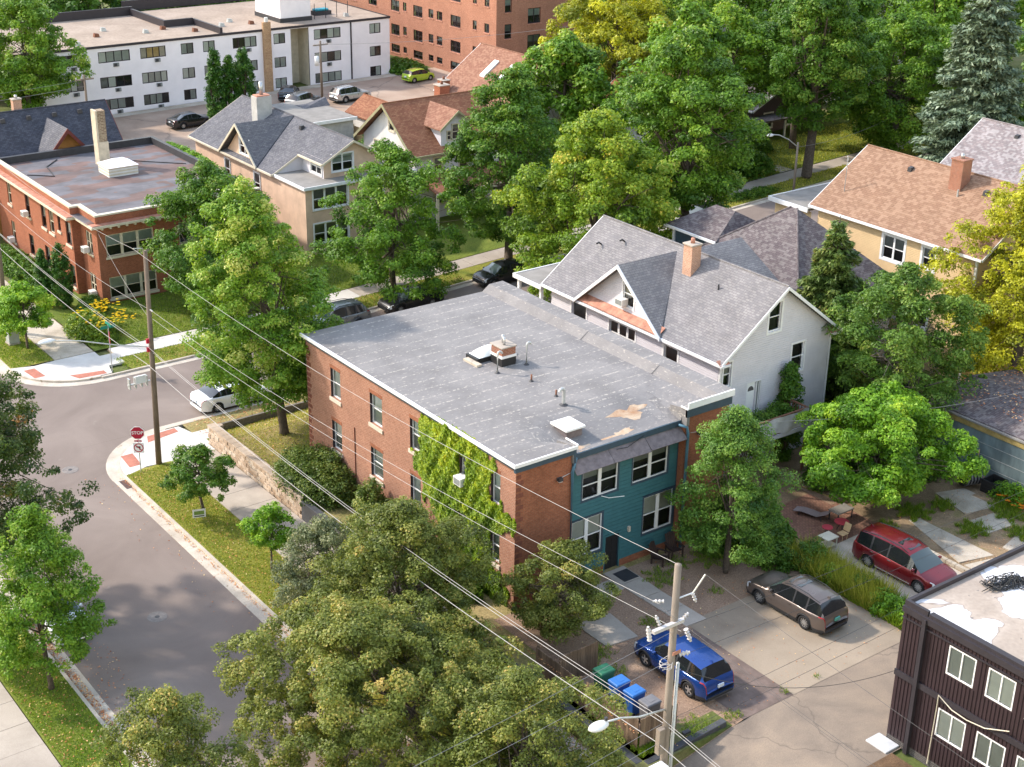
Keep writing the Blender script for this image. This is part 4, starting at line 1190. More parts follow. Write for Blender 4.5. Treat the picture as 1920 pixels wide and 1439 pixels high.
m = MB(); ring(m, 0.55, 5.95, 6.12, 0.62); m.build('cornice', 'cream_trim', BL)
m = MB(); ring(m, 0.48, 6.121, 6.17, 0.56); m.build('cornice_top', 'rusty_red', BL)
for k in range(20):
    FB.box(MB(), 0.2 + k * 0.62, 0.34 + k * 0.62, 5.8, 5.948, 0.0, 0.5).build('bracket', 'cream_trim', BL)
m = MB(); ring(m, 0.02, 6.1, 6.68, 0.3); m.build('parapet', 'brick_left', BL)
m = MB(); ring(m, 0.07, 6.68, 6.8, 0.36); m.build('coping', 'cream_trim', BL)
MB().hexa([(42.5, by0 - 0.05, 6.8), (47.5, by0 - 0.05, 6.8), (47.5, by0 + 0.3, 6.8), (42.5, by0 + 0.3, 6.8), (43.6, by0 - 0.05, 7.15), (46.4, by0 - 0.05, 7.15), (46.4, by0 + 0.3, 7.15), (43.6, by0 + 0.3, 7.15)]).build('raised_coping', 'cream_trim', BL)
m = MB(); m.box(bx0, bx1 + 0.02, by1 - 0.35, by1, 6.1, 6.75); m.box(bx1 - 0.3, bx1 + 0.02, by0 + 0.4, by1 - 0.36, 6.1, 6.75); m.build('rear_parapet', 'dark_metal', BL)
m_, nt, b = nodes('patched_roof')
p = worldpos(nt)
q = nd(nt, 'ShaderNodeTexVoronoi', {'distance': 'CHEBYCHEV'}, Vector=scalevec(nt, p, (0.42, 1.1, 1)), Scale=1.0)
k = mixc(nt, ramp(nt, q.outputs['Color'], [(0.52, 0.0), (0.54, 1.0)], 'LINEAR'), (0.115, 0.108, 0.118), (0.135, 0.085, 0.075))
k = mixc(nt, 1.0, k, ramp(nt, noise(nt, p, 0.5, 5, 0.6), [(0.3, 0.7), (0.7, 1.35)]), 'MULTIPLY')
k = mixc(nt, 1.0, k, ramp(nt, noise(nt, scalevec(nt, p, (0.3, 2.5, 1)), 2.2, 4, 0.6), [(0.3, 0.82), (0.7, 1.15)]), 'MULTIPLY')
lnk(nt, k, b.inputs['Base Color']); b.inputs['Roughness'].default_value = 0.8
MATS['patched_roof'] = m_
rf = MB().quad((bx0, 97.4, 6.2), (bx1, 97.4, 6.2), (bx1, by1 - 0.2, 6.2), (bx0, by1 - 0.2, 6.2)).build('roof', 'patched_roof', BL)
sk = empty('louvred_skylight', (43, 109, 6.2), 'white louvred skylight box with hipped glass top on the patched roof', 'skylight')
sx0, sx1, sy0, sy1 = 41.9, 44.3, 107.9, 110.0
for k in range(6):
    MB().box(sx0 - 0.01 * (k % 2), sx1 + 0.01 * (k % 2), sy0 - 0.01 * (k % 2), sy1 + 0.01 * (k % 2), 6.2 + k * 0.12, 6.31 + k * 0.12).build('louvre', 'cream_trim' if k % 2 else 'ac_white', sk)
m = MB(); a = [(sx0 - 0.08, sy0 - 0.08, 6.93), (sx1 + 0.08, sy0 - 0.08, 6.93), (sx1 + 0.08, sy1 + 0.08, 6.93), (sx0 - 0.08, sy1 + 0.08, 6.93)]; b1, b2 = (42.7, 108.95, 7.4), (43.5, 108.95, 7.4)
m.add(a + [b1, b2], [(0, 1, 5, 4), (1, 2, 5), (2, 3, 4, 5), (3, 0, 4)]); m.build('hipped_top', 'block_white', sk)
paint('chimney_pale', (0.55, 0.48, 0.37), 0.9, 0.15, 2)
ct = empty('tall_chimney', (43, 112.2, 6.2), 'tall pale chimney with crumbling dark brick top on the patched roof', 'chimney')
MB().box(42.62, 43.5, 111.5, 112.4, 6.1, 8.1).build('base', 'chimney_pale', ct)
brick('brick_crumble', (0.32, 0.25, 0.17), (0.16, 0.10, 0.07), (0.45, 0.38, 0.28), 0.3, 0.12)
MB().box(42.68, 43.44, 111.56, 112.34, 8.1, 10.6).build('stack', 'brick_crumble', ct)
MB().box(42.6, 42.76, 111.5, 112.4, 8.11, 10.65).build('rendered_face', 'chimney_pale', ct)
m = MB(); m.tube([(36.9, 112, 6.24), (38.5, 110.5, 6.24), (39.0, 113.5, 6.24), (40.5, 115.2, 6.25)], 0.04, 5); m.build('roof_cable', 'black_paint', label='black cable snaking over the left of the patched roof', cat='cable')
m = MB(); m.tube([(44.0, 115, 6.25), (44.6, 112.5, 6.24), (46.5, 110.5, 6.24), (48.6, 108.4, 6.24)], 0.035, 5); m.build('roof_cable', 'black_paint', label='black cable lying right of the tall chimney on the patched roof', cat='cable')
# ------------------------------------------------------------------ peach house
PH = empty('peach_house', (58, 105, 0.7), 'peach stucco house with slate grey gabled roof and grey chimney', 'house')
px0, px1 = 53.1, 62.9
FP = Face(px0, 97.0, 1, 0)
h = [(0.65, 3.75, 4.35, 6.0), (5.9, 7.05, 4.4, 5.95), (0.65, 3.75, 1.6, 3.2), (5.9, 7.05, 1.6, 3.2)]
m = MB(); wall(m, FP, 0, px1 - px0, 0.3, 6.15, h, 0.18); wall(m, Face(px0, 101.6, 0, -1), 0, 4.6, 0.3, 6.15); wall(m, Face(px1, 97, 0, 1), 0, 4.6, 0.3, 6.15); m.build('porch_wall', 'stucco_peach', PH)
for i, q in enumerate(h):
    window(PH, FP, q, 'white_trim', 'dh', cols=3 if i % 2 == 0 else 1, rec=0.06, fr=0.07, mull=0.17, trim=True, tw=0.09, blind='blind_dim', bl=0.6)
m = MB(); m.box(px0 - 0.2, px1 + 0.2, 96.75, 101.6, 6.16, 6.3); fr_ = m.build('porch_roof', 'porch_grey', PH)
m = MB(); m.box(px0 - 0.28, px0 - 0.2, 96.67, 101.6, 6.08, 6.32); m.box(px0 - 0.2, px1 + 0.2, 96.67, 96.75, 6.08, 6.32); m.build('porch_fascia', 'white_trim', fr_)
Fbp = Face(55.45, 98.2, 1, 0)
h = [(0.75, 2.65, 6.75, 8.1)]
m = MB(); wall(m, Fbp, 0, 5.1, 6.3, 7.8, [(0.75, 2.65, 6.75, 7.8)], 0.15)
gable_wall(m, Fbp, 0, 5.1, 7.8, 9.15, 2.55, [(0.75, 2.65, 7.8, 8.1)], 0.15); m.build('front_gable_wall', 'stucco_peach', PH)
window(PH, Fbp, h[0], 'white_trim', 'dh', cols=2, rec=0.05, fr=0.07, mull=0.12, trim=True, blind='blind_grey', bl=0.5)
Fbw = Face(55.45, 101.6, 0, -1)
h = [(1.4, 3.1, 6.5, 7.65)]
m = MB(); wall(m, Fbw, 0, 3.4, 6.3, 7.8, h, 0.15); wall(m, Face(60.55, 98.2, 0, 1), 0, 3.4, 6.3, 7.8); m.build('bump_side_wall', 'siding_white', PH)
window(PH, Fbw, h[0], 'white_trim', 'dh', cols=2, rec=0.05, fr=0.06, trim=True, blind='blind_white', bl=0.6)
m = MB().poly([(53.1, 101.58, 6.3), (55.45, 101.58, 6.3), (55.45, 101.58, 7.66)]); m.build('recess_wall', 'siding_white', PH)
RR = gable_roof_y(PH, 'shingle_slate', 55.15, 58.0, 60.85, 97.8, 101.6, 7.62, 9.16, trim='cream_trim')
RR2 = gable_roof_y(PH, 'shingle_slate', 52.7, 58.0, 63.3, 101.55, 116.6, 6.3, 9.15, trim='cream_trim', name='main_roof')
FPw = Face(px0, 116.2, 0, -1)
h = [(116.2 - 110.6, 116.2 - 109.7, 3.9, 5.6), (116.2 - 105.4, 116.2 - 104.4, 3.9, 5.6)]
m = MB(); wall(m, FPw, 0, 14.6, 0.3, 6.3, h, 0.15); m.build('west_wall', 'stucco_peach', PH)
for q in h:
    window(PH, FPw, q, 'white_trim', 'dh', rec=0.05, fr=0.06, trim=True, blind='blind_grey', bl=0.6)
Fpd = Face(px0 - 0.01, 110.2, 0, -1)
h = [(2.55, 4.2, 6.7, 8.0)]
m = MB(); gable_wall(m, Fpd, 0, 5.8, 6.3, 9.0, 2.9, h, 0.15); m.build('dormer_wall', 'stucco_peach', PH)
window(PH, Fpd, h[0], 'white_trim', 'dh', cols=2, rec=0.05, fr=0.06, trim=True, blind='blind_dim', bl=0.4)
m = MB()
for ya in (104.0, 110.6):
    A, B, C = Vector((52.6, ya, 6.35)), Vector((52.6, 107.3, 9.22)), Vector((58.0, 107.3, 9.22))
    t = [A, C, B] if ya < 107 else [A, B, C]
    m.add([p_ + th for p_ in t] + t, [(2, 1, 0), (3, 4, 5), (0, 1, 4, 3), (1, 2, 5, 4), (2, 0, 3, 5)])
m.build('dormer_roof', 'shingle_slate', RR2)
m = MB()
for ya in (104.0, 110.6):
    m.hexa([(52.5, ya, 6.15), (52.6, ya, 6.15), (52.6, 107.3, 9.02), (52.5, 107.3, 9.02), (52.5, ya, 6.37), (52.6, ya, 6.37), (52.6, 107.3, 9.24), (52.5, 107.3, 9.24)])
m.build('dormer_bargeboard', 'cream_trim', RR2)
m = MB(); wall(m, Face(px1, 101.6, 0, 1), 0, 14.6, 0.3, 6.3); wall(m, Face(px1, 116.2, -1, 0), 0, px1 - px0, 0.3, 6.3); gable_wall(m, Face(px1, 116.2, -1, 0), 0, px1 - px0, 6.3, 8.95); m.build('back_wall', 'stucco_peach', PH)
paint('chimney_grey', (0.42, 0.42, 0.41), 0.9, 0.12, 2)
c_ = MB().box(56.1, 57.5, 110.2, 111.2, 7.5, 10.35).build('chimney', 'chimney_grey', PH)
MB().box(56.2, 57.4, 110.3, 111.1, 10.35, 10.45).build('chimney_rim', 'rusty_red', c_)
MB().cyl(56.8, 110.7, 10.45, 11.5, 0.16, 10).build('flue_pipe', 'steel', c_, smooth=True)
vent_box(RR2, 57.2, 104.6, 8.8)
# ------------------------------------------------------------------ white house with brown roof
BH = empty('brown_roof_house', (68, 102, 0.9), 'white stucco house with brown shingle roof and gabled front dormer', 'house')
FG = Face(64.1, 106.4, 0, -1)
h1 = [(106.4 - 102.3, 106.4 - 101.5, 8.2, 9.4)]
h2 = [(106.4 - 100.4, 106.4 - 99.4, 5.7, 6.95), (106.4 - 104.6, 106.4 - 103.6, 5.7, 6.95), (106.4 - 100.4, 106.4 - 99.4, 2.6, 4.2)]
m = MB(); wall(m, FG, 0, 7.9, 0.5, 7.1, h2, 0.15); gable_wall(m, FG, 0, 7.9, 7.1, 10.15, 3.95, h1, 0.15); m.build('west_wall', 'stucco_white', BH)
for q in h1 + h2:
    window(BH, FG, q, 'cream_trim', 'dh', rec=0.05, fr=0.07, trim=True, tw=0.11, blind='blind_dim', bl=0.5)
FF = Face(64.1, 98.5, 1, 0)
h = [(1.9, 2.75, 5.15, 6.4), (4.4, 5.3, 5.15, 6.4), (6.4, 7.3, 5.15, 6.4), (1.9, 3.0, 2.4, 4.0)]
m = MB(); wall(m, FF, 0, 8.6, 0.5, 7.1, h, 0.15); wall(m, Face(72.7, 98.5, 0, 1), 0, 7.9, 0.5, 7.1); wall(m, Face(72.7, 106.4, -1, 0), 0, 8.6, 0.5, 7.1); gable_wall(m, Face(72.7, 98.5, 0, 1), 0, 7.9, 7.1, 10.1); m.build('front_wall', 'siding_white', BH)
for q in h:
    window(BH, FF, q, 'cream_trim', 'dh', rec=0.05, fr=0.07, trim=True, blind='blind_dim', bl=0.5)
RB = gable_roof_x(BH, 'shingle_brown', 97.85, 102.42, 107.0, 63.5, 73.2, 6.95, 10.45, trim='olive_trim', barge=0.28)
m = MB(); slab_roof(m, (64.2, 95.4, 4.35), (72.8, 95.4, 4.35), (72.8, 98.48, 5.15), (64.2, 98.48, 5.15), 0.12); m.build('porch_roof', 'shingle_brown', BH)
m = MB(); m.box(64.15, 72.85, 95.32, 95.4, 4.15, 4.36); m.build('porch_fascia', 'cream_trim', BH)
for x in (64.4, 67.2, 70, 72.6):
    MB().box(x - 0.1, x + 0.1, 95.5, 95.7, 0.9, 4.2).build('porch_post', 'cream_trim', BH)
Fdm = Face(66.6, 98.35, 1, 0)
h = [(0.6, 1.0, 7.75, 8.5), (1.1, 1.75, 7.75, 9.0), (1.85, 2.25, 7.75, 8.5)]
m = MB(); wall(m, Fdm, 0, 2.85, 7.1, 9.05, h, 0.12); gable_wall(m, Fdm, 0, 2.85, 9.05, 10.1); wall(m, Face(66.6, 101.0, 0, -1), 0, 2.65, 7.1, 9.05); wall(m, Face(69.45, 98.35, 0, 1), 0, 2.65, 7.1, 9.05); m.build('dormer_wall', 'siding_white', BH)
for q in h:
    window(BH, Fdm, q, 'cream_trim', 'dh', rec=0.04, fr=0.05, trim=True, tw=0.06, blind='blind_dim', bl=0.3)
m = MB()
slab_roof(m, (66.2, 97.9, 8.8), (68.02, 97.9, 10.22), (68.02, 102.1, 10.22), (66.2, 100.3, 8.8), 0.1)
slab_roof(m, (68.02, 97.9, 10.22), (69.85, 97.9, 8.8), (69.85, 100.3, 8.8), (68.02, 102.1, 10.22), 0.1)
m.build('dormer_roof', 'shingle_rose', RB)
m = MB()
for a, b_ in (((66.2, 8.8), (68.02, 10.22)), ((68.02, 10.22), (69.85, 8.8))):
    m.hexa([(a[0], 97.83, a[1] - 0.2), (b_[0], 97.83, b_[1] - 0.2), (b_[0], 97.89, b_[1] - 0.2), (a[0], 97.89, a[1] - 0.2), (a[0], 97.83, a[1]), (b_[0], 97.83, b_[1]), (b_[0], 97.89, b_[1]), (a[0], 97.89, a[1])])
m.build('dormer_bargeboard', 'olive_trim', RB)
stack(RB, 71.0, 72.0, 105.0, 105.9, 8.2, 10.6, 'brick_left', 'concrete')
# ------------------------------------------------------------------ rose roof house with skylights
TH = empty('skylight_house', (87, 116, 1.0), 'house with rosy tan shingle roof and two white skylights beyond the brown roof', 'house')
m = MB(); wall(m, Face(82.2, 121.2, 0, -1), 0, 10, 0.6, 6.2); wall(m, Face(82.2, 111.2, 1, 0), 0, 10.5, 0.6, 6.2); gable_wall(m, Face(82.2, 111.2, 1, 0), 0, 10.5, 6.2, 9.85); wall(m, Face(92.7, 111.2, 0, 1), 0, 10, 0.6, 6.2); wall(m, Face(92.7, 121.2, -1, 0), 0, 10.5, 0.6, 6.2); gable_wall(m, Face(92.7, 121.2, -1, 0), 0, 10.5, 6.2, 9.85); m.build('wall', 'siding_white', TH)
RT = gable_roof_y(TH, 'shingle_rose', 81.7, 87.4, 93.2, 110.8, 121.8, 6.0, 10.0)
for yy in (116.8, 114.0):
    zs = lambda x: 6.0 + 4.0 * (x - 81.7) / 5.7
    m = MB(); xa, xb = 84.2, 86.0
    m.hexa([(xa, yy, zs(xa)), (xb, yy, zs(xb)), (xb, yy + 0.75, zs(xb)), (xa, yy + 0.75, zs(xa)), (xa, yy, zs(xa) + 0.16), (xb, yy, zs(xb) + 0.16), (xb, yy + 0.75, zs(xb) + 0.16), (xa, yy + 0.75, zs(xa) + 0.16)])
    s_ = m.build('skylight', 'white_trim', RT)
    m = MB(); m.quad((xa + 0.08, yy + 0.08, zs(xa + 0.08) + 0.165), (xb - 0.08, yy + 0.08, zs(xb - 0.08) + 0.165), (xb - 0.08, yy + 0.67, zs(xb - 0.08) + 0.165), (xa + 0.08, yy + 0.67, zs(xa + 0.08) + 0.165)); m.build('pane', 'blind_white', s_)
m = MB(); slab_roof(m, (80.9, 109.0, 6.1), (82.9, 109.0, 8.2), (82.9, 113.5, 8.2), (80.9, 113.5, 6.1)); slab_roof(m, (82.9, 109.0, 8.2), (84.9, 109.0, 6.1), (84.9, 113.5, 6.1), (82.9, 113.5, 8.2)); m.build('front_gable_roof', 'shingle_rose', RT)
m = MB(); gable_wall(m, Face(81.1, 109.4, 1, 0), 0, 3.6, 6.2, 8.0); wall(m, Face(81.1, 109.4, 1, 0), 0, 3.6, 0.9, 6.2); m.build('front_gable_wall', 'siding_white', TH)
stack(TH, 81.2, 82.0, 119.5, 120.5, 1, 7.3, 'brick_left', 'concrete')
# ------------------------------------------------------------------ slate roof house behind the brick flats
DH = empty('slate_roof_house', (42, 121, 0.3), 'house with long charcoal slate roof and ochre gable dormer behind the brick flats', 'house')
m = MB(); wall(m, Face(30.5, 117.9, 1, 0), 0, 16.6, 0, 5.2); wall(m, Face(47.1, 117.9, 0, 1), 0, 7.6, 0, 5.2); gable_wall(m, Face(47.1, 117.9, 0, 1), 0, 7.6, 5.2, 8.5); wall(m, Face(47.1, 125.5, -1, 0), 0, 16.6, 0, 5.2); m.build('wall', 'ochre_stucco', DH)
RD = gable_roof_x(DH, 'shingle_charcoal', 117.4, 121.9, 126.4, 30, 47.6, 4.9, 9.0, trim='maroon_trim')
for k in range(5):
    vent_box(RD, 36.2 + k * 2.2, 121.2, 8.4)
Fd = Face(39.9, 117.2, 1, 0)
m = MB(); wall(m, Fd, 0, 4.4, 3.5, 5.6); gable_wall(m, Fd, 0, 4.4, 5.6, 8.1); m.build('dormer_wall', 'ochre_stucco', DH)
m = MB()
slab_roof(m, (39.5, 116.6, 5.3), (42.1, 116.6, 8.3), (42.1, 121.2, 8.3), (39.5, 118.0, 5.3), 0.12)
slab_roof(m, (42.1, 116.6, 8.3), (44.7, 116.6, 5.3), (44.7, 118.0, 5.3), (42.1, 121.2, 8.3), 0.12)
m.build('dormer_roof', 'shingle_slate', RD)
m = MB()
for a, b_ in (((39.5, 5.3), (42.1, 8.3)), ((42.1, 8.3), (44.7, 5.3))):
    m.hexa([(a[0], 116.5, a[1] - 0.4), (b_[0], 116.5, b_[1] - 0.4), (b_[0], 116.59, b_[1] - 0.4), (a[0], 116.59, a[1] - 0.4), (a[0], 116.5, a[1]), (b_[0], 116.5, b_[1]), (b_[0], 116.59, b_[1]), (a[0], 116.59, a[1])])
m.build('dormer_bargeboard', 'maroon_trim', RD)
stack(RD, 39.9, 40.6, 122.6, 123.2, 7.8, 9.8, 'brick_salmon', 'concrete', 'steel')
# ------------------------------------------------------------------ yellow house, far right
YH = empty('yellow_house', (78, 57, 1.7), 'yellow clapboard house with tan shingle roof and red brick chimney', 'house')
yx0, yx1, yy0, yy1 = 73.4, 83.3, 50.7, 63.5
FYw = Face(yx0, yy1, 0, -1)
gy_ = lambda y: yy1 - y
h = [(gy_(57.85), gy_(56.15), 7.85, 9.4), (gy_(54.7), gy_(53.75), 8.1, 9.42), (gy_(57.85), gy_(56.15), 4.2, 5.8), (gy_(54.7), gy_(53.75), 4.2, 5.8)]
m = MB(); wall(m, FYw, 0, yy1 - yy0, 1.0, 10.0, h, 0.15); m.build('west_wall', 'siding_yellow', YH)
m = MB(); lap(m, FYw, 0.12, yy1 - yy0 - 0.12, 3.5, 9.75, h, 0.11, margin=0.13); m.build('siding', 'siding_yellow', YH)
for i, q in enumerate(h):
    window(YH, FYw, q, 'white_trim', 'dh', cols=2 if i % 2 == 0 else 1, rec=0.06, fr=0.07, mull=0.14, trim=True, tw=0.16, blind='blind_dim', bl=0.5)
FYs = Face(yx0, yy0, 1, 0)
h = [(2.9, 3.8, 7.6, 9.2), (6.2, 7.1, 7.6, 9.2)]
m = MB(); wall(m, FYs, 0, yx1 - yx0, 1.0, 10.0, h, 0.15); gable_wall(m, FYs, 0, yx1 - yx0, 10.0, 13.05); m.build('south_wall', 'siding_yellow', YH)
m = MB(); lap(m, FYs, 0.12, yx1 - yx0 - 0.12, 3.5, 10.0, h, 0.11, margin=0.13); m.build('siding', 'siding_yellow', YH)
for q in h:
    window(YH, FYs, q, 'white_trim', 'dh', rec=0.06, fr=0.07, trim=True, tw=0.14, blind='blind_dim', bl=0.5)
m = MB(); wall(m, Face(yx1, yy0, 0, 1), 0, yy1 - yy0, 1.0, 10.0); wall(m, Face(yx1, yy1, -1, 0), 0, yx1 - yx0, 1.0, 10.0); gable_wall(m, Face(yx1, yy1, -1, 0), 0, yx1 - yx0, 10.0, 13.0); m.build('back_wall', 'siding_yellow', YH)
MB().box(yx0 - 0.07, yx0 + 0.07, yy0 - 0.07, yy0 + 0.07, 1.2, 9.85).build('corner_board', 'white_trim', YH)
RY = gable_roof_y(YH, 'shingle_tan', 73.0, 78.3, 83.7, 50.1, 64.0, 9.9, 13.2)
stack(RY, 76.8, 77.7, 55.1, 56.0, 11.8, 14.3, 'brick_chimney', 'brick_chimney', 'steel')
vent_box(RY, 77.4, 59.5, 12.6); vent_box(RY, 77.2, 53.4, 12.5)
MB().cyl(76.5, 55.0, 11.9, 12.5, 0.06, 8).build('vent_stub', 'galv', RY)
m = MB(); m.box(73.0, 82.0, 64.05, 67.6, 9.4, 9.55); f_ = m.build('porch_roof', 'porch_grey', YH)
m = MB(); m.box(72.92, 73.0, 64.05, 67.68, 9.3, 9.6); m.box(73, 82, 67.6, 67.68, 9.3, 9.6); m.build('porch_fascia', 'white_trim', f_)
m = MB(); wall(m, Face(73.3, 67.3, 0, -1), 0, 3.3, 6.5, 9.3); m.build('porch_wall', 'siding_yellow', YH)
MB().tube([(74.6, 62.5, 10.7), (74.6, 62.5, 13.2)], 0.03, 5).build('antenna_mast', 'steel', YH)
for k in range(3):
    MB().tube([(74.3, 62.5 - 0.3, 12.5 + k * 0.3), (74.9, 62.5 + 0.3, 12.6 + k * 0.3)], 0.015, 4).build('antenna_arm', 'steel', YH)
# ------------------------------------------------------------------ dark hipped house between
KH = empty('dark_hip_house', (68, 61, 1.4), 'house with dark mottled hipped roof between the white and yellow houses', 'house')
kx0, kx1, ky0, ky1 = 63.8, 72.6, 56.0, 66.6
m = MB()
for F_, L_ in ((Face(kx0, ky1, 0, -1), ky1 - ky0), (Face(kx0, ky0, 1, 0), kx1 - kx0), (Face(kx1, ky0, 0, 1), ky1 - ky0), (Face(kx1, ky1, -1, 0), kx1 - kx0)):
    wall(m, F_, 0, L_, 0.9, 7.1)
m.build('wall', 'siding_white', KH)
a = [(kx0 - 0.5, ky0 - 0.5, 6.9), (kx1 + 0.2, ky0 - 0.5, 6.9), (kx1 + 0.2, ky1 + 0.5, 6.9), (kx0 - 0.5, ky1 + 0.5, 6.9)]
m = MB().add(a + [(68.6, 61.1, 11.05), (68.6, 61.6, 11.05)], [(0, 1, 4), (1, 2, 5, 4), (2, 3, 5), (3, 0, 4, 5), (3, 2, 1, 0)])
RK = m.build('roof', 'shingle_dark', KH)
for q in (a[0], a[3]):
    MB().tube([q, (68.6, 61.1 if q[1] < 60 else 61.6, 11.06)], 0.07, 6).build('hip_cap', 'shingle_dark', RK)
a = [(65.2, 65.0, 9.0), (70.2, 65.0, 9.0), (70.2, 69.4, 8.5), (65.2, 69.4, 8.5)]
MB().box(65.6, 69.8, 65.5, 69.0, 0.9, 8.5).build('front_bay_wall', 'navy_trim', KH)
m = MB().add([(65.1, 64.6, 8.5), (70.3, 64.6, 8.5), (70.3, 69.5, 8.5), (65.1, 69.5, 8.5), (67.7, 65.6, 9.9), (67.7, 67.4, 9.9)], [(0, 1, 4), (1, 2, 5, 4), (2, 3, 5), (3, 0, 4, 5), (3, 2, 1, 0)])
rb_ = m.build('front_bay_roof', 'shingle_dark', KH)
MB().box(65.02, 65.1, 64.6, 69.5, 8.35, 8.52).build('gutter', 'white_trim', rb_)
MB().box(65.5, 65.7, 68.9, 69.1, 0.9, 8.48).build('corner_post', 'white_trim', KH)
# ------------------------------------------------------------------ mauve roof house at the right edge
GH = empty('mauve_roof_house', (92, 58, 2.2), 'house with speckled mauve grey roof at the right edge behind the tan roof', 'house')
m = MB(); wall(m, Face(86.9, 64.8, 0, -1), 0, 13.8, 1.5, 9.3); wall(m, Face(86.9, 51, 1, 0), 0, 11, 1.5, 9.3); gable_wall(m, Face(86.9, 51, 1, 0), 0, 11, 9.3, 12.8); wall(m, Face(97.9, 51, 0, 1), 0, 13.8, 1.5, 9.3); wall(m, Face(97.9, 64.8, -1, 0), 0, 11, 1.5, 9.3); gable_wall(m, Face(97.9, 64.8, -1, 0), 0, 11, 9.3, 12.8); m.build('wall', 'siding_white', GH)
RG = gable_roof_y(GH, 'shingle_mauve', 86.5, 92.4, 98.3, 50.4, 65.2, 9.2, 13.0)
vent_box(RG, 91.6, 61.5, 12.4)
# ------------------------------------------------------------------ long white apartment block
surface('block_roof', [(0.3, (0.27, 0.21, 0.165)), (0.5, (0.33, 0.26, 0.205)), (0.72, (0.40, 0.32, 0.26))], 0.25, 3.5, 0.2, 0.95, 0.5)
WA = empty('white_apartment_block', (75, 151.5, 0.5), 'long three storey white apartment block with gravel roof at the back', 'building')
FA = Face(49.0, 151.5, 1, 0)
ax = lambda x: x - 49.0
spec = []
for x0_, x1_, n_ in ((50.2, 53.0, 4), (54.2, 57.0, 4), (58.84, 62.38, 4), (63.57, 66.5, 4), (68.3, 69.78, 2), (70.93, 72.35, 2), (74.55, 77.5, 4), (79.67, 81.14, 2), (84.9, 88.44, 4), (92.4, 93.92, 2)):
    for r_, (za, zb) in enumerate(((5.88, 7.05), (3.2, 4.36), (0.84, 1.98))):
        spec.append((ax(x0_), ax(x1_), za, zb, n_, r_))
rec = (ax(81.85), ax(84.2), 0.5, 7.38)
m = MB(); wall(m, FA, 0, 46.2, 0.2, 7.5, [s_[:4] for s_ in spec] + [rec], 0.15); m.build('front_wall', 'block_white', WA)
bm = ['blind_white', 'blind_dim', 'blind_grey', 'blind_white', None, 'blind_grey']
for s_ in spec:
    n_ = s_[4]
    if s_[0] == ax(63.57) and s_[5] == 0:
        bl_ = ['blind_cream', 'blind_yellow', 'blind_yellow', 'blind_cream']
    else:
        bl_ = [rnd.choice(bm) for _ in range(n_)]
    window(WA, FA, s_[:4], 'reveal_dark', 'sl', cols=n_, rec=0.06, fr=0.07, blind_mats=bl_)
    if n_ == 4:
        xm = s_[0] + 1.6
        m = MB(); FA.box(m, xm, xm + 0.62, s_[2] - 0.5, s_[2] - 0.1, 0.0, 0.12); g_ = m.build('wall_air_conditioner', 'blind_dim', WA)
        m = MB(); FA.box(m, xm + 0.05, xm + 0.4, s_[2] - 0.46, s_[2] - 0.14, 0.121, 0.125); m.build('grille', 'dark_metal', g_)
P = FA.pt
m = MB()
m.quad(P(rec[0], 0.5, 0), P(rec[0], 7.38, 0), P(rec[0], 7.38, -2.6), P(rec[0], 0.5, -2.6)); m.quad(P(rec[1], 7.38, 0), P(rec[1], 0.5, 0), P(rec[1], 0.5, -2.6), P(rec[1], 7.38, -2.6))
m.quad(P(rec[0], 7.38, 0), P(rec[1], 7.38, 0), P(rec[1], 7.38, -2.6), P(rec[0], 7.38, -2.6)); m.quad(P(rec[0], 0.5, -2.6), P(rec[1], 0.5, -2.6), P(rec[1], 7.38, -2.6), P(rec[0], 7.38, -2.6)); m.build('stair_recess', 'cream_trim', WA)
m = MB()
for z in (0.6, 5.2):
    m.quad(P(rec[0] + 0.01, z, -0.6), P(rec[0] + 0.01, z + 2, -0.6), P(rec[0] + 0.01, z + 2, -1.5), P(rec[0] + 0.01, z, -1.5))
m.build('stair_door', 'dark_metal', WA)
m = MB(); wall(m, Face(95.2, 151.5, 0, 1), 0, 14, 0.2, 7.5); wall(m, Face(95.2, 165.5, -1, 0), 0, 46.2, 0.2, 7.5); m.build('side_wall', 'block_white', WA)
MB().quad((49, 151.5, 7.62), (95.2, 151.5, 7.62), (95.2, 170, 7.62), (49, 170, 7.62)).build('roof', 'block_roof', WA)
m = MB(); FA.box(m, -0.1, 46.3, 7.46, 7.72, 0.0, 0.08); m.box(95.2, 95.28, 151.5, 166, 7.46, 7.72); m.build('fascia', 'maroon_trim' if False else 'panel_trim', WA)
m = MB(); m.box(49, 70, 168, 168.3, 7.6, 8.6); m.box(70, 95, 171, 171.3, 7.6, 8.8); m.box(69.6, 69.9, 158.5, 168, 7.6, 8.4); m.box(69.9, 73.2, 158.5, 158.8, 7.6, 8.4); m.box(73.2, 73.5, 151.7, 158.8, 7.6, 8.3); m.build('parapet', 'panel_trim', WA)
MB().box(82.2, 86.2, 154.4, 160.5, 7.62, 12).build('penthouse', 'block_white', WA)
MB().box(82.1, 86.3, 154.3, 160.6, 7.62, 8.1).build('penthouse_base', 'dark_metal', WA)
m = MB(); FA.box(m, ax(78.25), ax(79.2), 0.5, 8.5, 0.002, 0.35); c_ = m.build('chimney', 'brick_tan', WA)
m = MB(); FA.box(m, ax(78.55), ax(78.9), 8.5, 9.0, 0.05, 0.3); m.build('chimney_pot', 'ac_white', c_)
m = MB(); FA.box(m, ax(89.75), ax(89.9), 0.6, 7.6, 0.0, 0.1); m.build('downpipe', 'panel_trim', WA)
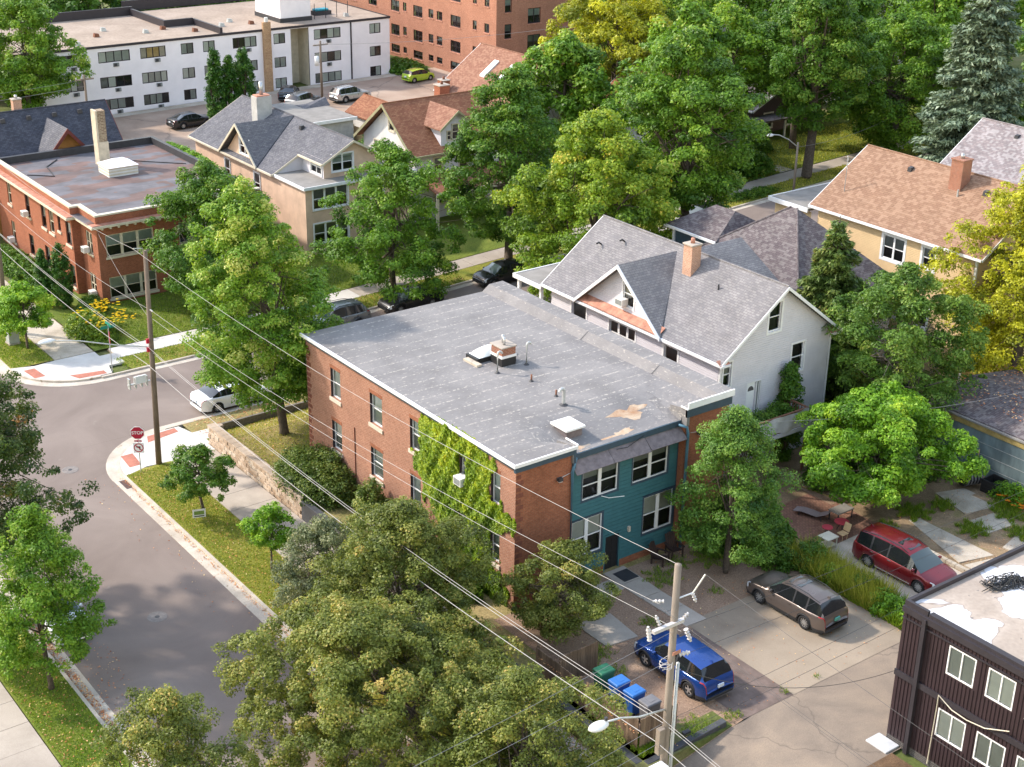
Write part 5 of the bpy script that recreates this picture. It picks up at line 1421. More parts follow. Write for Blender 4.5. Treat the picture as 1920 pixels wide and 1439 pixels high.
for i, (x, y) in enumerate(((57.5, 153.5), (61, 157), (66.5, 156.5), (63, 160), (69, 157.5), (75.5, 156), (77.5, 158), (79, 155.5), (74, 154), (91, 154.5), (71.5, 154.5))):
    MB().hexa([(x - 0.3, y - 0.25, 7.6), (x + 0.3, y - 0.25, 7.6), (x + 0.3, y + 0.25, 7.6), (x - 0.3, y + 0.25, 7.6), (x - 0.22, y - 0.2, 8.05), (x + 0.25, y - 0.2, 7.95), (x + 0.25, y + 0.2, 7.95), (x - 0.22, y + 0.2, 8.05)]).build('roof_vent', ('galv', 'rust', 'galv')[i % 3], WA)
paint('cyan_cover', (0.03, 0.30, 0.38), 0.6, 0.2, 3)
MB().box(88.0, 90.2, 156.5, 157.6, 7.62, 8.1).build('planter', 'dark_metal', WA)
MB().box(88.1, 89.9, 156.6, 157.5, 8.1, 8.35).build('planter_cover', 'cyan_cover', WA, bevel=0.1)
for x in (86.8, 88.3, 89.8, 91.3):
    MB().box(x, x + 0.06, 154.6, 154.66, 7.62, 9.4).build('railing_post', 'dark_metal', WA)
# ------------------------------------------------------------------ big brick apartments at the back
BB = empty('large_brick_apartments', (112, 150, 1.0), 'tall red brick apartment building with many dark windows at the top', 'building')
FBW = Face(101.5, 182, 0, -1)
bb = lambda y: 182 - y
h = []
for ya, yb in ((161.1, 159.15), (158.3, 157.5), (155.95, 153.9), (152.55, 151.5), (150.75, 149.55), (147.8, 145.7), (143.2, 142.4), (140.85, 139.9), (166.5, 164.5), (171.0, 169.5), (175, 173.5)):
    big = ya - yb > 1.3
    for zt in (13.9, 10.9, 7.9, 4.9, 2.38):
        hgt = (1.35 if big else 1.05) if zt > 3 else (1.0 if big else 0.75)
        h.append((bb(ya), bb(yb), zt - hgt, zt))
m = MB(); wall(m, FBW, 0, 182 - 138.5, 0.5, 15, h, 0.2); m.build('west_wall', 'brick_far', BB)
for i, q in enumerate(h):
    if q[3] > 13:
        continue
    window(BB, FBW, q, 'reveal_dark', 'dh', cols=2 if q[1] - q[0] > 1.3 else 1, rec=0.14, fr=0.09, blind=('blind_dim', None, 'blind_grey')[i % 3], bl=0.6, sill=('rusty_red', 0.06, 0.14))
FBS = Face(101.5, 138.5, 1, 0)
h = []
for xa, xb, zs in ((102.7, 103.7, ((6.3, 7.95), (9.3, 10.8), (3.4, 5.0))), (106.05, 107.95, ((7.75, 9.5), (4.83, 6.45), (1.6, 3.3), (10.8, 12.3))), (110.5, 112.4, ((7.75, 9.5), (4.83, 6.45), (10.8, 12.3))), (114.5, 115.5, ((6.3, 7.95), (9.3, 10.8))), (118, 120, ((7.75, 9.5), (10.8, 12.3)))):
    for za, zb in zs:
        h.append((xa - 101.5, xb - 101.5, za, zb))
m = MB(); wall(m, FBS, 0, 32, 0.5, 15, h, 0.2); wall(m, Face(133.5, 138.5, 0, 1), 0, 43, 0.5, 15); m.build('south_wall', 'brick_far', BB)
for i, q in enumerate(h):
    window(BB, FBS, q, 'reveal_dark', 'dh', cols=2 if q[1] - q[0] > 1.3 else 1, rec=0.14, fr=0.09, blind=('blind_dim', 'blind_grey')[i % 2], bl=0.5, sill=('rusty_red', 0.06, 0.14))
MB().box(101.3, 133.7, 138.3, 182, 15, 15.2).build('roof', 'gravel_roof', BB)
# far brick block and three far houses glimpsed between the trees
FK = empty('distant_brick_block', (150, 165, 2), 'distant brick block glimpsed between yellow treetops at the top edge', 'building')
m = MB(); F_ = Face(146, 172, 1, 0)
h = [(2 + k * 4, 3.6 + k * 4, z, z + 1.6) for k in range(7) for z in (4, 7.2, 10.4)]
wall(m, F_, 0, 30, 0, 14, h, 0.2); wall(m, Face(146, 190, 0, -1), 0, 18, 0, 14); m.build('wall', 'brick_far', FK)
for q in h:
    window(FK, F_, q, 'reveal_dark', 'dh', rec=0.12, fr=0.1)
MB().box(146, 176, 172, 190, 14, 14.2).build('roof', 'gravel_roof', FK)
def far_house(x, y, w_, d_, ze, zr, wm, rm, label):
    z0 = zg(x, y)
    o = empty('distant_house', (x, y, z0), label, 'house')
    F1 = Face(x - w_ / 2, y - d_ / 2, 1, 0); F2 = Face(x - w_ / 2, y + d_ / 2, 0, -1)
    hh = [(w_ * 0.2, w_ * 0.35, ze - 2.2, ze - 0.7), (w_ * 0.6, w_ * 0.75, ze - 2.2, ze - 0.7), (w_ * 0.2, w_ * 0.35, ze - 5, ze - 3.5), (w_ * 0.6, w_ * 0.75, ze - 5, ze - 3.5)]
    h2_ = [(d_ * 0.2, d_ * 0.32, ze - 2.2, ze - 0.7), (d_ * 0.6, d_ * 0.72, ze - 2.2, ze - 0.7)]
    m = MB(); wall(m, F1, 0, w_, z0 - 1, ze, hh, 0.15); gable_wall(m, F1, 0, w_, ze, zr - 0.2); wall(m, F2, 0, d_, z0 - 1, ze, h2_, 0.15)
    wall(m, Face(x + w_ / 2, y - d_ / 2, 0, 1), 0, d_, z0 - 1, ze); wall(m, Face(x + w_ / 2, y + d_ / 2, -1, 0), 0, w_, z0 - 1, ze); gable_wall(m, Face(x + w_ / 2, y + d_ / 2, -1, 0), 0, w_, ze, zr - 0.2)
    m.build('wall', wm, o)
    for q in hh:
        window(o, F1, q, 'white_trim', 'dh', rec=0.05, fr=0.07, trim=True, blind='blind_dim', bl=0.5)
    for q in h2_:
        window(o, F2, q, 'white_trim', 'dh', rec=0.05, fr=0.07, trim=True)
    gable_roof_y(o, rm, x - w_ / 2 - 0.4, x, x + w_ / 2 + 0.4, y - d_ / 2 - 0.4, y + d_ / 2 + 0.4, ze - 0.15, zr)
    return o
far_house(137, 132, 11, 13, 9.0, 12.5, 'siding_white', 'shingle_grey', 'pale distant house with grey roof peeking out at the top right of centre')
far_house(150, 118, 11, 12, 10.0, 13.5, 'block_white', 'shingle_slate', 'bright white distant house half hidden behind the tall ash tree')
far_house(122, 110, 10, 12, 7.0, 9.5, 'siding_white', 'shingle_dark', 'white house wall showing through trees above the street tree trunk')
PUR = far_house(108, 104, 8, 9, 5.6, 7.6, 'purple_siding', 'shingle_dark', 'dark purple sided house with white porch posts across the street')
far_house(170, 140, 12, 12, 11, 15, 'block_white', 'shingle_slate', 'white distant house behind the treetops at the top right')
far_house(93, 100.5, 8, 9, 7.2, 10.2, 'siding_white', 'shingle_brown', 'white house hidden behind the big street maples')
for x in (103.8, 106.5, 110.5):
    MB().box(x - 0.08, x + 0.08, 97.4, 97.56, 2.0, 4.6).build('porch_post', 'white_trim', PUR)
MB().box(103.5, 110.8, 97.3, 99.5, 4.6, 4.8).build('porch_roof', 'shingle_dark', PUR)
# ------------------------------------------------------------------ garages and sheds
GA = empty('corrugated_garage', (68, 40, 1.2), 'low garage with streaked blue grey wall and leaf strewn brown roof', 'garage')
paint('garage_blue', (0.135, 0.185, 0.20), 0.6, 0.3, 1.1, streak=True)
paint('garage_gold', (0.36, 0.27, 0.10), 0.8, 0.25, 2)
FGa = Face(64.3, 46.0, 0, -1)
m = MB(); wall(m, FGa, 0, 12, 0.6, 3.85); wall(m, Face(71.8, 46, -1, 0), 0, 7.5, 0.6, 3.85); m.build('wall', 'garage_blue', GA)
for z in (1.9, 2.55, 3.2):
    m = MB(); FGa.box(m, 0, 12, z, z + 0.025, 0.001, 0.012); m.build('panel_joint', 'galv', GA)
m = MB(); FGa.box(m, -0.1, 12, 3.86, 4.2, -0.05, 0.06); m.build('fascia', 'garage_gold', GA)
m = MB(); FGa.box(m, -0.1, 12, 4.2, 4.3, -0.05, 0.14); m.build('gutter', 'porch_grey', GA)
m = MB(); slab_roof(m, (64.3, 33.9, 4.36), (68.0, 33.9, 5.0), (68.0, 46.2, 5.0), (64.3, 46.2, 4.36)); slab_roof(m, (68.0, 33.9, 5.0), (72.2, 33.9, 4.36), (72.2, 46.2, 4.36), (68.0, 46.2, 5.0)); m.build('roof', 'shingle_dark', GA)
m = MB(); FGa.box(m, 0.1, 12, 0.95, 1.12, 0.0, 0.25); m.build('footing', 'old_concrete', GA)
G2 = empty('flat_roof_garage', (72, 130, 0.6), 'pale flat roofed garage behind the peach house', 'garage')
MB().box(69.8, 74.5, 125.6, 134.4, 0.3, 3.2).build('wall', 'chimney_grey', G2)
MB().box(69.6, 74.7, 125.4, 134.6, 3.2, 3.4).build('roof', 'porch_grey', G2)
MB().box(69.5, 74.8, 125.3, 125.4, 3.1, 3.42).build('fascia', 'white_trim', G2)
MB().hexa([(72, 131, 3.4), (75, 131, 3.4), (75, 133, 3.4), (72, 133, 3.4), (72, 131.9, 3.45), (75, 131.9, 4.1), (75, 132.1, 4.1), (72, 132.1, 3.45)]).build('roof_hump', 'shingle_slate', G2)
G3 = empty('weathered_shed', (78, 127, 0.7), 'peeling white stucco shed with red roof by the board fence', 'shed')
m = MB(); F_ = Face(76.5, 129.8, 0, -1); wall(m, F_, 0, 5, 0.4, 2.9); wall(m, Face(76.5, 124.8, 1, 0), 0, 4, 0.4, 2.9); gable_wall(m, Face(76.5, 124.8, 1, 0), 0, 4, 2.9, 4.2); m.build('wall', 'stucco_white', G3)
gable_roof_y(G3, 'shingle_brown', 76.2, 78.5, 80.8, 124.5, 130.1, 2.8, 4.35, trim=None)
wf = empty('board_fence', (75.2, 127, 0.7), 'new yellow timber board fence between the garage and the shed', 'fence')
for k in range(40):
    MB().box(75.1, 75.14, 121.5 + k * 0.2, 121.68 + k * 0.2, 0.6, 2.2).build('board', 'wood_new', wf)
for k in range(4):
    MB().box(75.15, 75.25, 121.5 + k * 2.6, 121.62 + k * 2.6, 0.6, 2.3).build('post', 'wood_new', wf)
for z in (0.9, 1.8):
    MB().box(75.15, 75.2, 121.5, 129.5, z, z + 0.1).build('rail', 'wood_new', wf)
# ------------------------------------------------------------------ dark panelled apartment block, lower right
DB = empty('dark_panel_apartments', (50, 20, 0.9), 'dark brown vertical panel apartment block with white patched roof', 'building')
dx0, dy1 = 42.1, 30.0
FDw = Face(dx0, dy1, 0, -1)
h = [(30 - 27.75, 30 - 26.5, 5.35, 6.62), (30 - 26.0 + 0.05, 30 - 24.75, 5.35, 6.62), (30 - 24.2, 30 - 22.9, 5.35, 6.62), (30 - 27.8, 30 - 26.5, 2.45, 3.72), (30 - 26.0, 30 - 24.7, 2.45, 3.72), (30 - 24.2, 30 - 22.9, 2.45, 3.72), (30 - 21.5, 30 - 20.2, 5.35, 6.62), (30 - 21.5, 30 - 20.2, 2.45, 3.72)]
m = MB(); wall(m, FDw, 0, 20, 1.2, 7.3, h, 0.12); m.build('west_wall', 'panel_brown', DB)
u = 0.14
while u < 10:
    segs = [(1.22, 7.0)]
    for q in h:
        if q[0] - 0.06 < u < q[1] + 0.06:
            segs = [t for s_ in segs for t in ((s_[0], min(s_[1], q[2] - 0.05)), (max(s_[0], q[3] + 0.05), s_[1])) if t[1] - t[0] > 0.05]
    for a, b_ in segs:
        m = MB(); FDw.box(m, u, u + 0.035, a, b_, 0.002, 0.03); m.build('batten', 'panel_brown', DB)
    u += 0.17
m = MB(); wall(m, Face(62, dy1, -1, 0), 0, 62 - dx0, 0.6, 7.3); wall(m, FDw, 0, 20, 0.6, 1.2); m.build('north_wall', 'brick_dark', DB)
m = MB(); FDw.box(m, 0, 20, 6.72, 6.78, 0.031, 0.08); FDw.box(m, 0, 20, 4.08, 4.34, 0.031, 0.10); FDw.box(m, 0, 20, 7.02, 7.28, 0.002, 0.14); m.build('band_trim', 'panel_trim', DB)
m = MB(); FDw.box(m, 1.0, 1.18, 0.9, 7.2, 0.03, 0.2); m.build('downpipe', 'panel_trim', DB)
for i, q in enumerate(h):
    window(DB, FDw, q, 'white_vinyl', 'sl', cols=2, rec=0.04, fr=0.055, blind='blind_white' if i % 2 else 'blind_grey', bl=1.0)
m = MB(); m.box(dx0 - 0.02, dx0 + 0.25, 10, dy1 - 1.15, 7.28, 7.42); m.box(dx0 - 0.02, dx0 + 0.12, dy1 - 1.1, dy1, 7.28, 7.5); m.box(dx0 + 0.12, 62, dy1 - 0.14, dy1, 7.28, 7.5); m.build('parapet_cap', 'panel_trim', DB)
m_, nt, b = nodes('white_patch_roof')
p = worldpos(nt)
f = noise(nt, p, 0.3, 4, 0.5, 0.6)
k = ramp(nt, f, [(0.36, (0.34, 0.28, 0.23)), (0.455, (0.40, 0.335, 0.28)), (0.462, (0.24, 0.19, 0.155)), (0.477, (0.62, 0.61, 0.62)), (0.7, (0.72, 0.72, 0.73))])
k = mixc(nt, 1.0, k, ramp(nt, noise(nt, p, 6, 4, 0.6), [(0.3, 0.88), (0.7, 1.08)]), 'MULTIPLY')
k = mixc(nt, ramp(nt, noise(nt, p, 2.5, 2), [(0.70, 0.0), (0.74, 0.8)]), k, (0.10, 0.095, 0.1))
lnk(nt, k, b.inputs['Base Color']); b.inputs['Roughness'].default_value = 0.8
bump(nt, b, noise(nt, p, 5, 4), 0.3, 0.03)
MATS['white_patch_roof'] = m_
MB().quad((dx0 + 0.05, 10, 7.3), (62, 10, 7.3), (62, dy1 - 0.05, 7.3), (dx0 + 0.05, dy1 - 0.05, 7.3)).build('roof', 'white_patch_roof', DB)
r_ = random.Random(3)
m = MB()
for k in range(26):
    cx_, cy_ = 46.2 + k * 0.11 + r_.gauss(0, 0.15), 28.9 - k * 0.07 + r_.gauss(0, 0.12)
    R_ = r_.uniform(0.2, 0.6)
    m.tube([(cx_ + R_ * math.cos(a) * 1.6, cy_ + R_ * math.sin(a) * 0.8, 7.33 + 0.08 * r_.random()) for a in [r_.uniform(0, 6) + i * 0.5 for i in range(12)]], 0.02, 4)
m.build('cable_tangle', 'black_paint', label='tangle of black cables lying on the white patched roof', cat='cables')
m = MB(); m.tube([FDw.pt(2.1, 1.0, 0.05), FDw.pt(2.2, 4.35, 0.14), FDw.pt(2.9, 4.1, 0.2), FDw.pt(3.6, 4.05, 0.2), FDw.pt(4.4, 4.15, 0.18), FDw.pt(5.4, 4.6, 0.15)], 0.025, 5); m.build('service_cable', 'cream_trim', DB)
# ------------------------------------------------------------------ cars
def carpaint(name, col, metal=0.3, rough=0.28):
    m, nt, b = nodes(name)
    b.inputs['Base Color'].default_value = c4(col)
    b.inputs['Metallic'].default_value = metal
    f = noise(nt, coord(nt, 'Object'), 2.0, 4)
    lnk(nt, ramp(nt, f, [(0.3, rough * 0.85), (0.7, rough * 1.3)]), b.inputs['Roughness'])
    b.inputs['Coat Weight'].default_value = 0.6
    b.inputs['Coat Roughness'].default_value = 0.08
    MATS[name] = m
carpaint('car_blue', (0.012, 0.055, 0.24), 0.45)
carpaint('car_brown', (0.15, 0.12, 0.105), 0.55, 0.3)
carpaint('car_red', (0.17, 0.008, 0.014), 0.35)
carpaint('car_white', (0.74, 0.76, 0.79), 0.05)
carpaint('car_silver', (0.46, 0.45, 0.43), 0.6)
carpaint('car_grey', (0.16, 0.17, 0.175), 0.55)
carpaint('car_black', (0.012, 0.012, 0.014), 0.2)
carpaint('car_lime', (0.36, 0.52, 0.03), 0.2)
carpaint('car_glass', (0.012, 0.014, 0.016), 0.0, 0.06)
carpaint('windscreen', (0.06, 0.085, 0.085), 0.0, 0.06)
paint('tyre', (0.018, 0.018, 0.019), 0.85, 0.15, 6)
paint('cladding', (0.028, 0.028, 0.03), 0.7, 0.1)
paint('rim', (0.50, 0.50, 0.50), 0.35, 0.1, 3, metal=0.7)
paint('lamp_red', (0.30, 0.012, 0.014), 0.25, 0.1, 3)
paint('lamp_clear', (0.62, 0.64, 0.66), 0.2, 0.1, 3)
paint('chrome', (0.68, 0.68, 0.68), 0.2, 0.05, 3, metal=0.9)
paint('plate', (0.60, 0.66, 0.72), 0.5, 0.05)
paint('plate_green', (0.10, 0.36, 0.28), 0.5, 0.1)

PROF = {
    # (fraction of length, top height) ; cowl, roof start, roof end, tail glass bottom as fractions
    'suv': dict(top=[(0, .36), (.012, .45), (.04, .53), (.10, .575), (.255, .635), (.40, .955), (.50, 1.0), (.72, .992), (.885, .945), (.962, .68), (.985, .60), (1, .38)], cab=(.255, .40, .885, .962), belt=(.60, .665)),
    'wagon': dict(top=[(0, .34), (.012, .43), (.05, .52), (.12, .56), (.27, .615), (.42, .945), (.52, 1.0), (.78, .985), (.90, .94), (.972, .67), (.99, .58), (1, .36)], cab=(.27, .42, .90, .972), belt=(.585, .63)),
    'van': dict(top=[(0, .33), (.012, .42), (.04, .50), (.13, .55), (.19, .585), (.36, .92), (.46, .985), (.60, 1.0), (.85, .98), (.945, .94), (.985, .60), (.993, .55), (1, .34)], cab=(.19, .36, .945, .985), belt=(.56, .60)),
    'sedan': dict(top=[(0, .38), (.012, .46), (.05, .55), (.13, .60), (.28, .665), (.43, .965), (.52, 1.0), (.64, .985), (.73, .93), (.87, .72), (.965, .70), (.99, .62), (1, .42)], cab=(.28, .43, .73, .87), belt=(.64, .70)),
    'hatch': dict(top=[(0, .36), (.015, .45), (.05, .53), (.12, .58), (.22, .635), (.40, .96), (.50, 1.0), (.72, .985), (.87, .93), (.955, .66), (.985, .58), (1, .38)], cab=(.22, .40, .87, .955), belt=(.59, .66)),
}
def car(name, kind, L, W, Hh, wb, rw, body, label, loc, rz, foh=0.9, clad=False, rails=False, sunroof=False, chrome=False, spokes=10, group=None, plate=None, fancy=True):
    root = empty(name, (0, 0, 0), label, 'car', group)
    pr = PROF[kind]
    tx, tz = [p[0] for p in pr['top']], [p[1] for p in pr['top']]
    c0, c1, c2, c3 = pr['cab']
    xw = [foh, foh + wb]
    Ra = rw + 0.07
    st = set(np.round(np.linspace(0, 1, 40) * L, 3)) | {round(t * L, 3) for t in tx}
    for x in xw:
        st |= {round(x + Ra * math.cos(a), 3) for a in np.linspace(0, math.pi, 13)}
    st |= {0.03, 0.09, L - 0.03, L - 0.09}
    pil = [c1 + (c2 - c1) * 0.33 + 0.03, c1 + (c2 - c1) * 0.72]
    for q in pil:
        st |= {round(q * L - 0.045, 3), round(q * L + 0.045, 3)}
    st = sorted(s for s in st if 0 <= s <= L)
    st = [s for i, s in enumerate(st) if i == 0 or s - st[i - 1] > 0.012]
    def sec(x):
        t = x / L
        ht = np.interp(t, tx, tz) * Hh
        hb = np.interp(t, [c0, c3], pr['belt']) * Hh
        e0 = min(1, x / 0.55); e1 = min(1, (L - x) / 0.45)
        w_ = W / 2 * (0.80 + 0.20 * math.sin(e0 * math.pi / 2)) * (0.86 + 0.14 * math.sin(e1 * math.pi / 2))
        hb = min(hb, ht - 0.03)
        cf = clamp((ht - hb) / (0.26 * Hh))
        wr = w_ * (1 - 0.27 * cf)
        zs = 0.21 + 0.06 * (1 - e0) + 0.1 * (1 - e1)
        for xc in xw:
            if abs(x - xc) < Ra:
                zs = max(zs, rw + math.sqrt(max(0, Ra * Ra - (x - xc) ** 2)))
        zs = min(zs, hb - 0.12)
        l = lambda a, b_: a + (b_ - a) * cf
        mid = zs + (hb - zs) * 0.5
        return [(w_ * 0.955, zs), (w_ * 0.99, zs + (hb - zs) * 0.2), (w_ * 1.0, mid), (w_ * 0.985, hb - 0.05 * (hb - zs)), (w_ * 0.945, hb),
                (l(w_ * 0.86, wr), l(ht - 0.012, ht - 0.055)), (l(w_ * 0.6, wr * 0.84), l(ht, ht - 0.012)), (0, ht + 0.012)], cf
    S_ = [sec(x) for x in st]
    N = len(st); K = 8
    # vertices : left side then right side share the centre line
    def vert(i, k, s):
        y, z = S_[i][0][k]
        return (L / 2 - st[i], s * y, z)
    groups = {}
    def put(g, f, mat):
        groups.setdefault(g, (MB(), mat))[0].add(f, [tuple(range(len(f)))])
    for i in range(N - 1):
        t0, t1 = st[i] / L, st[i + 1] / L
        tm = (t0 + t1) / 2
        for s in (1, -1):
            for k in range(K - 1):
                q = [vert(i, k, s), vert(i, k + 1, s), vert(i + 1, k + 1, s), vert(i + 1, k, s)]
                if s > 0:
                    q = q[::-1]
                g, mt = 'body', body
                if k >= 5 and c0 + 0.004 < tm < c1 - 0.002:
                    g, mt = 'windscreen', 'windscreen'
                elif k >= 5 and c2 + 0.006 < tm < c3 - 0.004:
                    g, mt = 'rear_window', 'car_glass'
                elif k == 4 and c0 + 0.05 < tm < c3 - 0.03 and not any(abs(tm * L - p_ * L) < 0.045 for p_ in pil):
                    idx = sum(tm > p_ for p_ in pil)
                    g, mt = ('side_window', s, idx), 'car_glass'
                elif k == 4 and c0 + 0.05 < tm < c3 - 0.03:
                    g, mt = ('door_pillar', s), 'cladding'
                elif fancy and k in (2, 3) and tm < 0.065 and k == 3 or (fancy and k == 2 and 0.02 < tm < 0.055):
                    g, mt = ('headlight', s), 'lamp_clear'
                elif k in (3,) and tm > (0.925 if kind != 'van' else 0.94):
                    g, mt = ('taillight', s), 'lamp_red'
                elif clad and k == 0:
                    g, mt = 'cladding', 'cladding'
                put(g, q, mt)
    for i, rev in ((0, False), (N - 1, True)):
        ring_ = [vert(i, k, 1) for k in range(K)] + [vert(i, k, -1) for k in range(K - 2, -1, -1)]
        put('body', ring_ if rev else ring_[::-1], body)
    objs = {}
    for g, (mb, mt) in groups.items():
        nm = g if isinstance(g, str) else g[0]
        me = mb.build(nm, mt, smooth=True)
        me.parent = root
        # weld the strip faces so shading is smooth
        import bmesh
        b_ = bmesh.new(); b_.from_mesh(me.data); bmesh.ops.remove_doubles(b_, verts=b_.verts, dist=0.0005); bmesh.ops.recalc_face_normals(b_, faces=b_.faces) if nm == 'body' and False else None
        b_.to_mesh(me.data); b_.free()
        objs[g] = me
    def part(nm, mb, mt, par=None, smooth=False, bev=0):
        o = mb.build(nm, mt, smooth=smooth, bevel=bev); o.parent = par or root; return o
    part('underbody', MB().box(-L / 2 + 0.15, L / 2 - 0.15, -W / 2 * 0.86, W / 2 * 0.86, 0.17, 0.42), 'cladding')
    part('wheel_well', MB().box(L / 2 - xw[0] - Ra, L / 2 - xw[0] + Ra, -W / 2 * 0.80, W / 2 * 0.80, 0.3, rw * 2 + 0.02), 'cladding')
    part('wheel_well', MB().box(L / 2 - xw[1] - Ra, L / 2 - xw[1] + Ra, -W / 2 * 0.80, W / 2 * 0.80, 0.3, rw * 2 + 0.02), 'cladding')
    for xc in xw:
        for s in (1, -1):
            x = L / 2 - xc; y = s * (W / 2 - 0.13)
            tw_ = 0.11
            wh = part('wheel', MB().lathe([(rw * 0.66, -tw_), (rw * 0.93, -tw_), (rw, -tw_ * 0.6), (rw, tw_ * 0.6), (rw * 0.93, tw_), (rw * 0.66, tw_), (rw * 0.60, tw_ * 0.3), (0.0, tw_ * 0.3)] if s > 0 else [(0.0, -tw_ * 0.3), (rw * 0.60, -tw_ * 0.3), (rw * 0.66, -tw_), (rw * 0.93, -tw_), (rw, -tw_ * 0.6), (rw, tw_ * 0.6), (rw * 0.93, tw_), (rw * 0.66, tw_)], 24, 'y', (x, y, rw)), 'tyre', smooth=True)
            mb = MB()
            o_ = s * tw_ * 0.72
            for k in range(spokes):
                a = 2 * math.pi * k / spokes
                ca, sa = math.cos(a), math.sin(a)
                wd = 0.05 if spokes > 7 else 0.085
                p0 = [(x + ca * rr - sa * ww_, y + oo, rw + sa * rr + ca * ww_) for rr, ww_, oo in ((rw * 0.10, -wd / 2, o_), (rw * 0.67, -wd / 2, o_ * 0.95), (rw * 0.67, wd / 2, o_ * 0.95), (rw * 0.10, wd / 2, o_))]
                mb.add(p0, [(0, 1, 2, 3)] if s < 0 else [(3, 2, 1, 0)])
            mb.lathe([(rw * 0.60, o_ * 0.9), (rw * 0.69, o_ * 1.02)] if s < 0 else [(rw * 0.69, o_ * 1.02), (rw * 0.60, o_ * 0.9)], 24, 'y', (x, y, rw))
            mb.lathe([(0.0, o_ * 1.1), (rw * 0.17, o_ * 1.02)] if s > 0 else [(rw * 0.17, o_ * 1.02), (0.0, o_ * 1.1)], 12, 'y', (x, y, rw))
            part('rim', mb, 'rim', wh)
    xm = L / 2 - (c0 + 0.075) * L
    for s in (1, -1):
        part('mirror', MB().box(xm - 0.07, xm + 0.07, min(s * W * 0.475, s * (W / 2 + 0.14)), max(s * W * 0.475, s * (W / 2 + 0.14)), Hh * 0.60, Hh * 0.60 + 0.13), body, bev=0.03)
        for q in (pil[0] - 0.035, pil[1] - 0.03):
            part('door_handle', MB().box(L / 2 - q * L - 0.1, L / 2 - q * L + 0.1, min(s * W * 0.485, s * (W / 2 + 0.012)), max(s * W * 0.485, s * (W / 2 + 0.012)), Hh * 0.535, Hh * 0.555), 'chrome' if chrome else body)
        if chrome:
            part('chrome_strip', MB().box(L / 2 - xw[1] + Ra + 0.05, L / 2 - xw[0] - Ra - 0.05, min(s * W * 0.48, s * (W / 2 + 0.015)), max(s * W * 0.48, s * (W / 2 + 0.015)), 0.30, 0.345), 'chrome')
        if rails:
            yy = s * W / 2 * 0.66
            part('roof_rail', MB().tube([(L / 2 - L * t_, yy, Hh * np.interp(t_, tx, tz) + (0.05 if 0.05 < j < 5 else -0.02)) for j, t_ in enumerate(np.linspace(c1 + 0.03, c2 - 0.02, 7))], 0.022, 5), 'cladding')
        part('tyre_arch_lip', MB().tube([(L / 2 - xw[0] + (Ra) * math.cos(a), s * (W / 2 - 0.012), rw + (Ra) * math.sin(a)) for a in np.linspace(0.25, math.pi - 0.25, 11)], 0.016 if not clad else 0.03, 4), 'cladding' if clad else body)
        part('tyre_arch_lip', MB().tube([(L / 2 - xw[1] + (Ra) * math.cos(a), s * (W / 2 - 0.012), rw + (Ra) * math.sin(a)) for a in np.linspace(0.25, math.pi - 0.25, 11)], 0.016 if not clad else 0.03, 4), 'cladding' if clad else body)
    zb = Hh * 0.40
    part('grille', MB().box(L / 2 - 0.06, L / 2 + 0.012, -W * 0.27, W * 0.27, Hh * 0.24, Hh * 0.37), 'cladding', bev=0.02)
    part('rear_bumper', MB().box(-L / 2 - 0.04, -L / 2 + 0.25, -W * 0.40, W * 0.40, 0.26, 0.40), 'cladding' if clad else body, bev=0.05)
    part('number_plate', MB().box(-L / 2 - 0.045, -L / 2 + 0.02, -0.16, 0.16, Hh * (0.44 if not kind == 'sedan' else 0.46), Hh * (0.44 if not kind == 'sedan' else 0.46) + 0.15), plate or 'plate')
    if sunroof:
        ts = (c1 + 0.04, c1 + 0.19)
        zz_ = [np.interp(t_, tx, tz) * Hh + 0.018 for t_ in ts]
        part('sunroof', MB().hexa([(L / 2 - ts[1] * L, -0.42, zz_[1] - 0.03), (L / 2 - ts[0] * L, -0.42, zz_[0] - 0.03), (L / 2 - ts[0] * L, 0.42, zz_[0] - 0.03), (L / 2 - ts[1] * L, 0.42, zz_[1] - 0.03), (L / 2 - ts[1] * L, -0.42, zz_[1]), (L / 2 - ts[0] * L, -0.42, zz_[0]), (L / 2 - ts[0] * L, 0.42, zz_[0]), (L / 2 - ts[1] * L, 0.42, zz_[1])]), 'car_glass')
    if kind in ('suv', 'van', 'wagon'):
        tq = c2 - 0.03
        part('antenna_fin', MB().hexa([(L / 2 - tq * L - 0.12, -0.02, Hh * np.interp(tq, tx, tz)), (L / 2 - tq * L + 0.1, -0.02, Hh * np.interp(tq, tx, tz)), (L / 2 - tq * L + 0.1, 0.02, Hh * np.interp(tq, tx, tz)), (L / 2 - tq * L - 0.12, 0.02, Hh * np.interp(tq, tx, tz)), (L / 2 - tq * L - 0.12, -0.01, Hh * np.interp(tq, tx, tz) + 0.1), (L / 2 - tq * L - 0.05, -0.01, Hh * np.interp(tq, tx, tz) + 0.1), (L / 2 - tq * L - 0.05, 0.01, Hh * np.interp(tq, tx, tz) + 0.1), (L / 2 - tq * L - 0.12, 0.01, Hh * np.interp(tq, tx, tz) + 0.1)]), body)
    root.location = loc
    root.rotation_euler = (0, 0, rz)
    return root

R90 = math.pi / 2
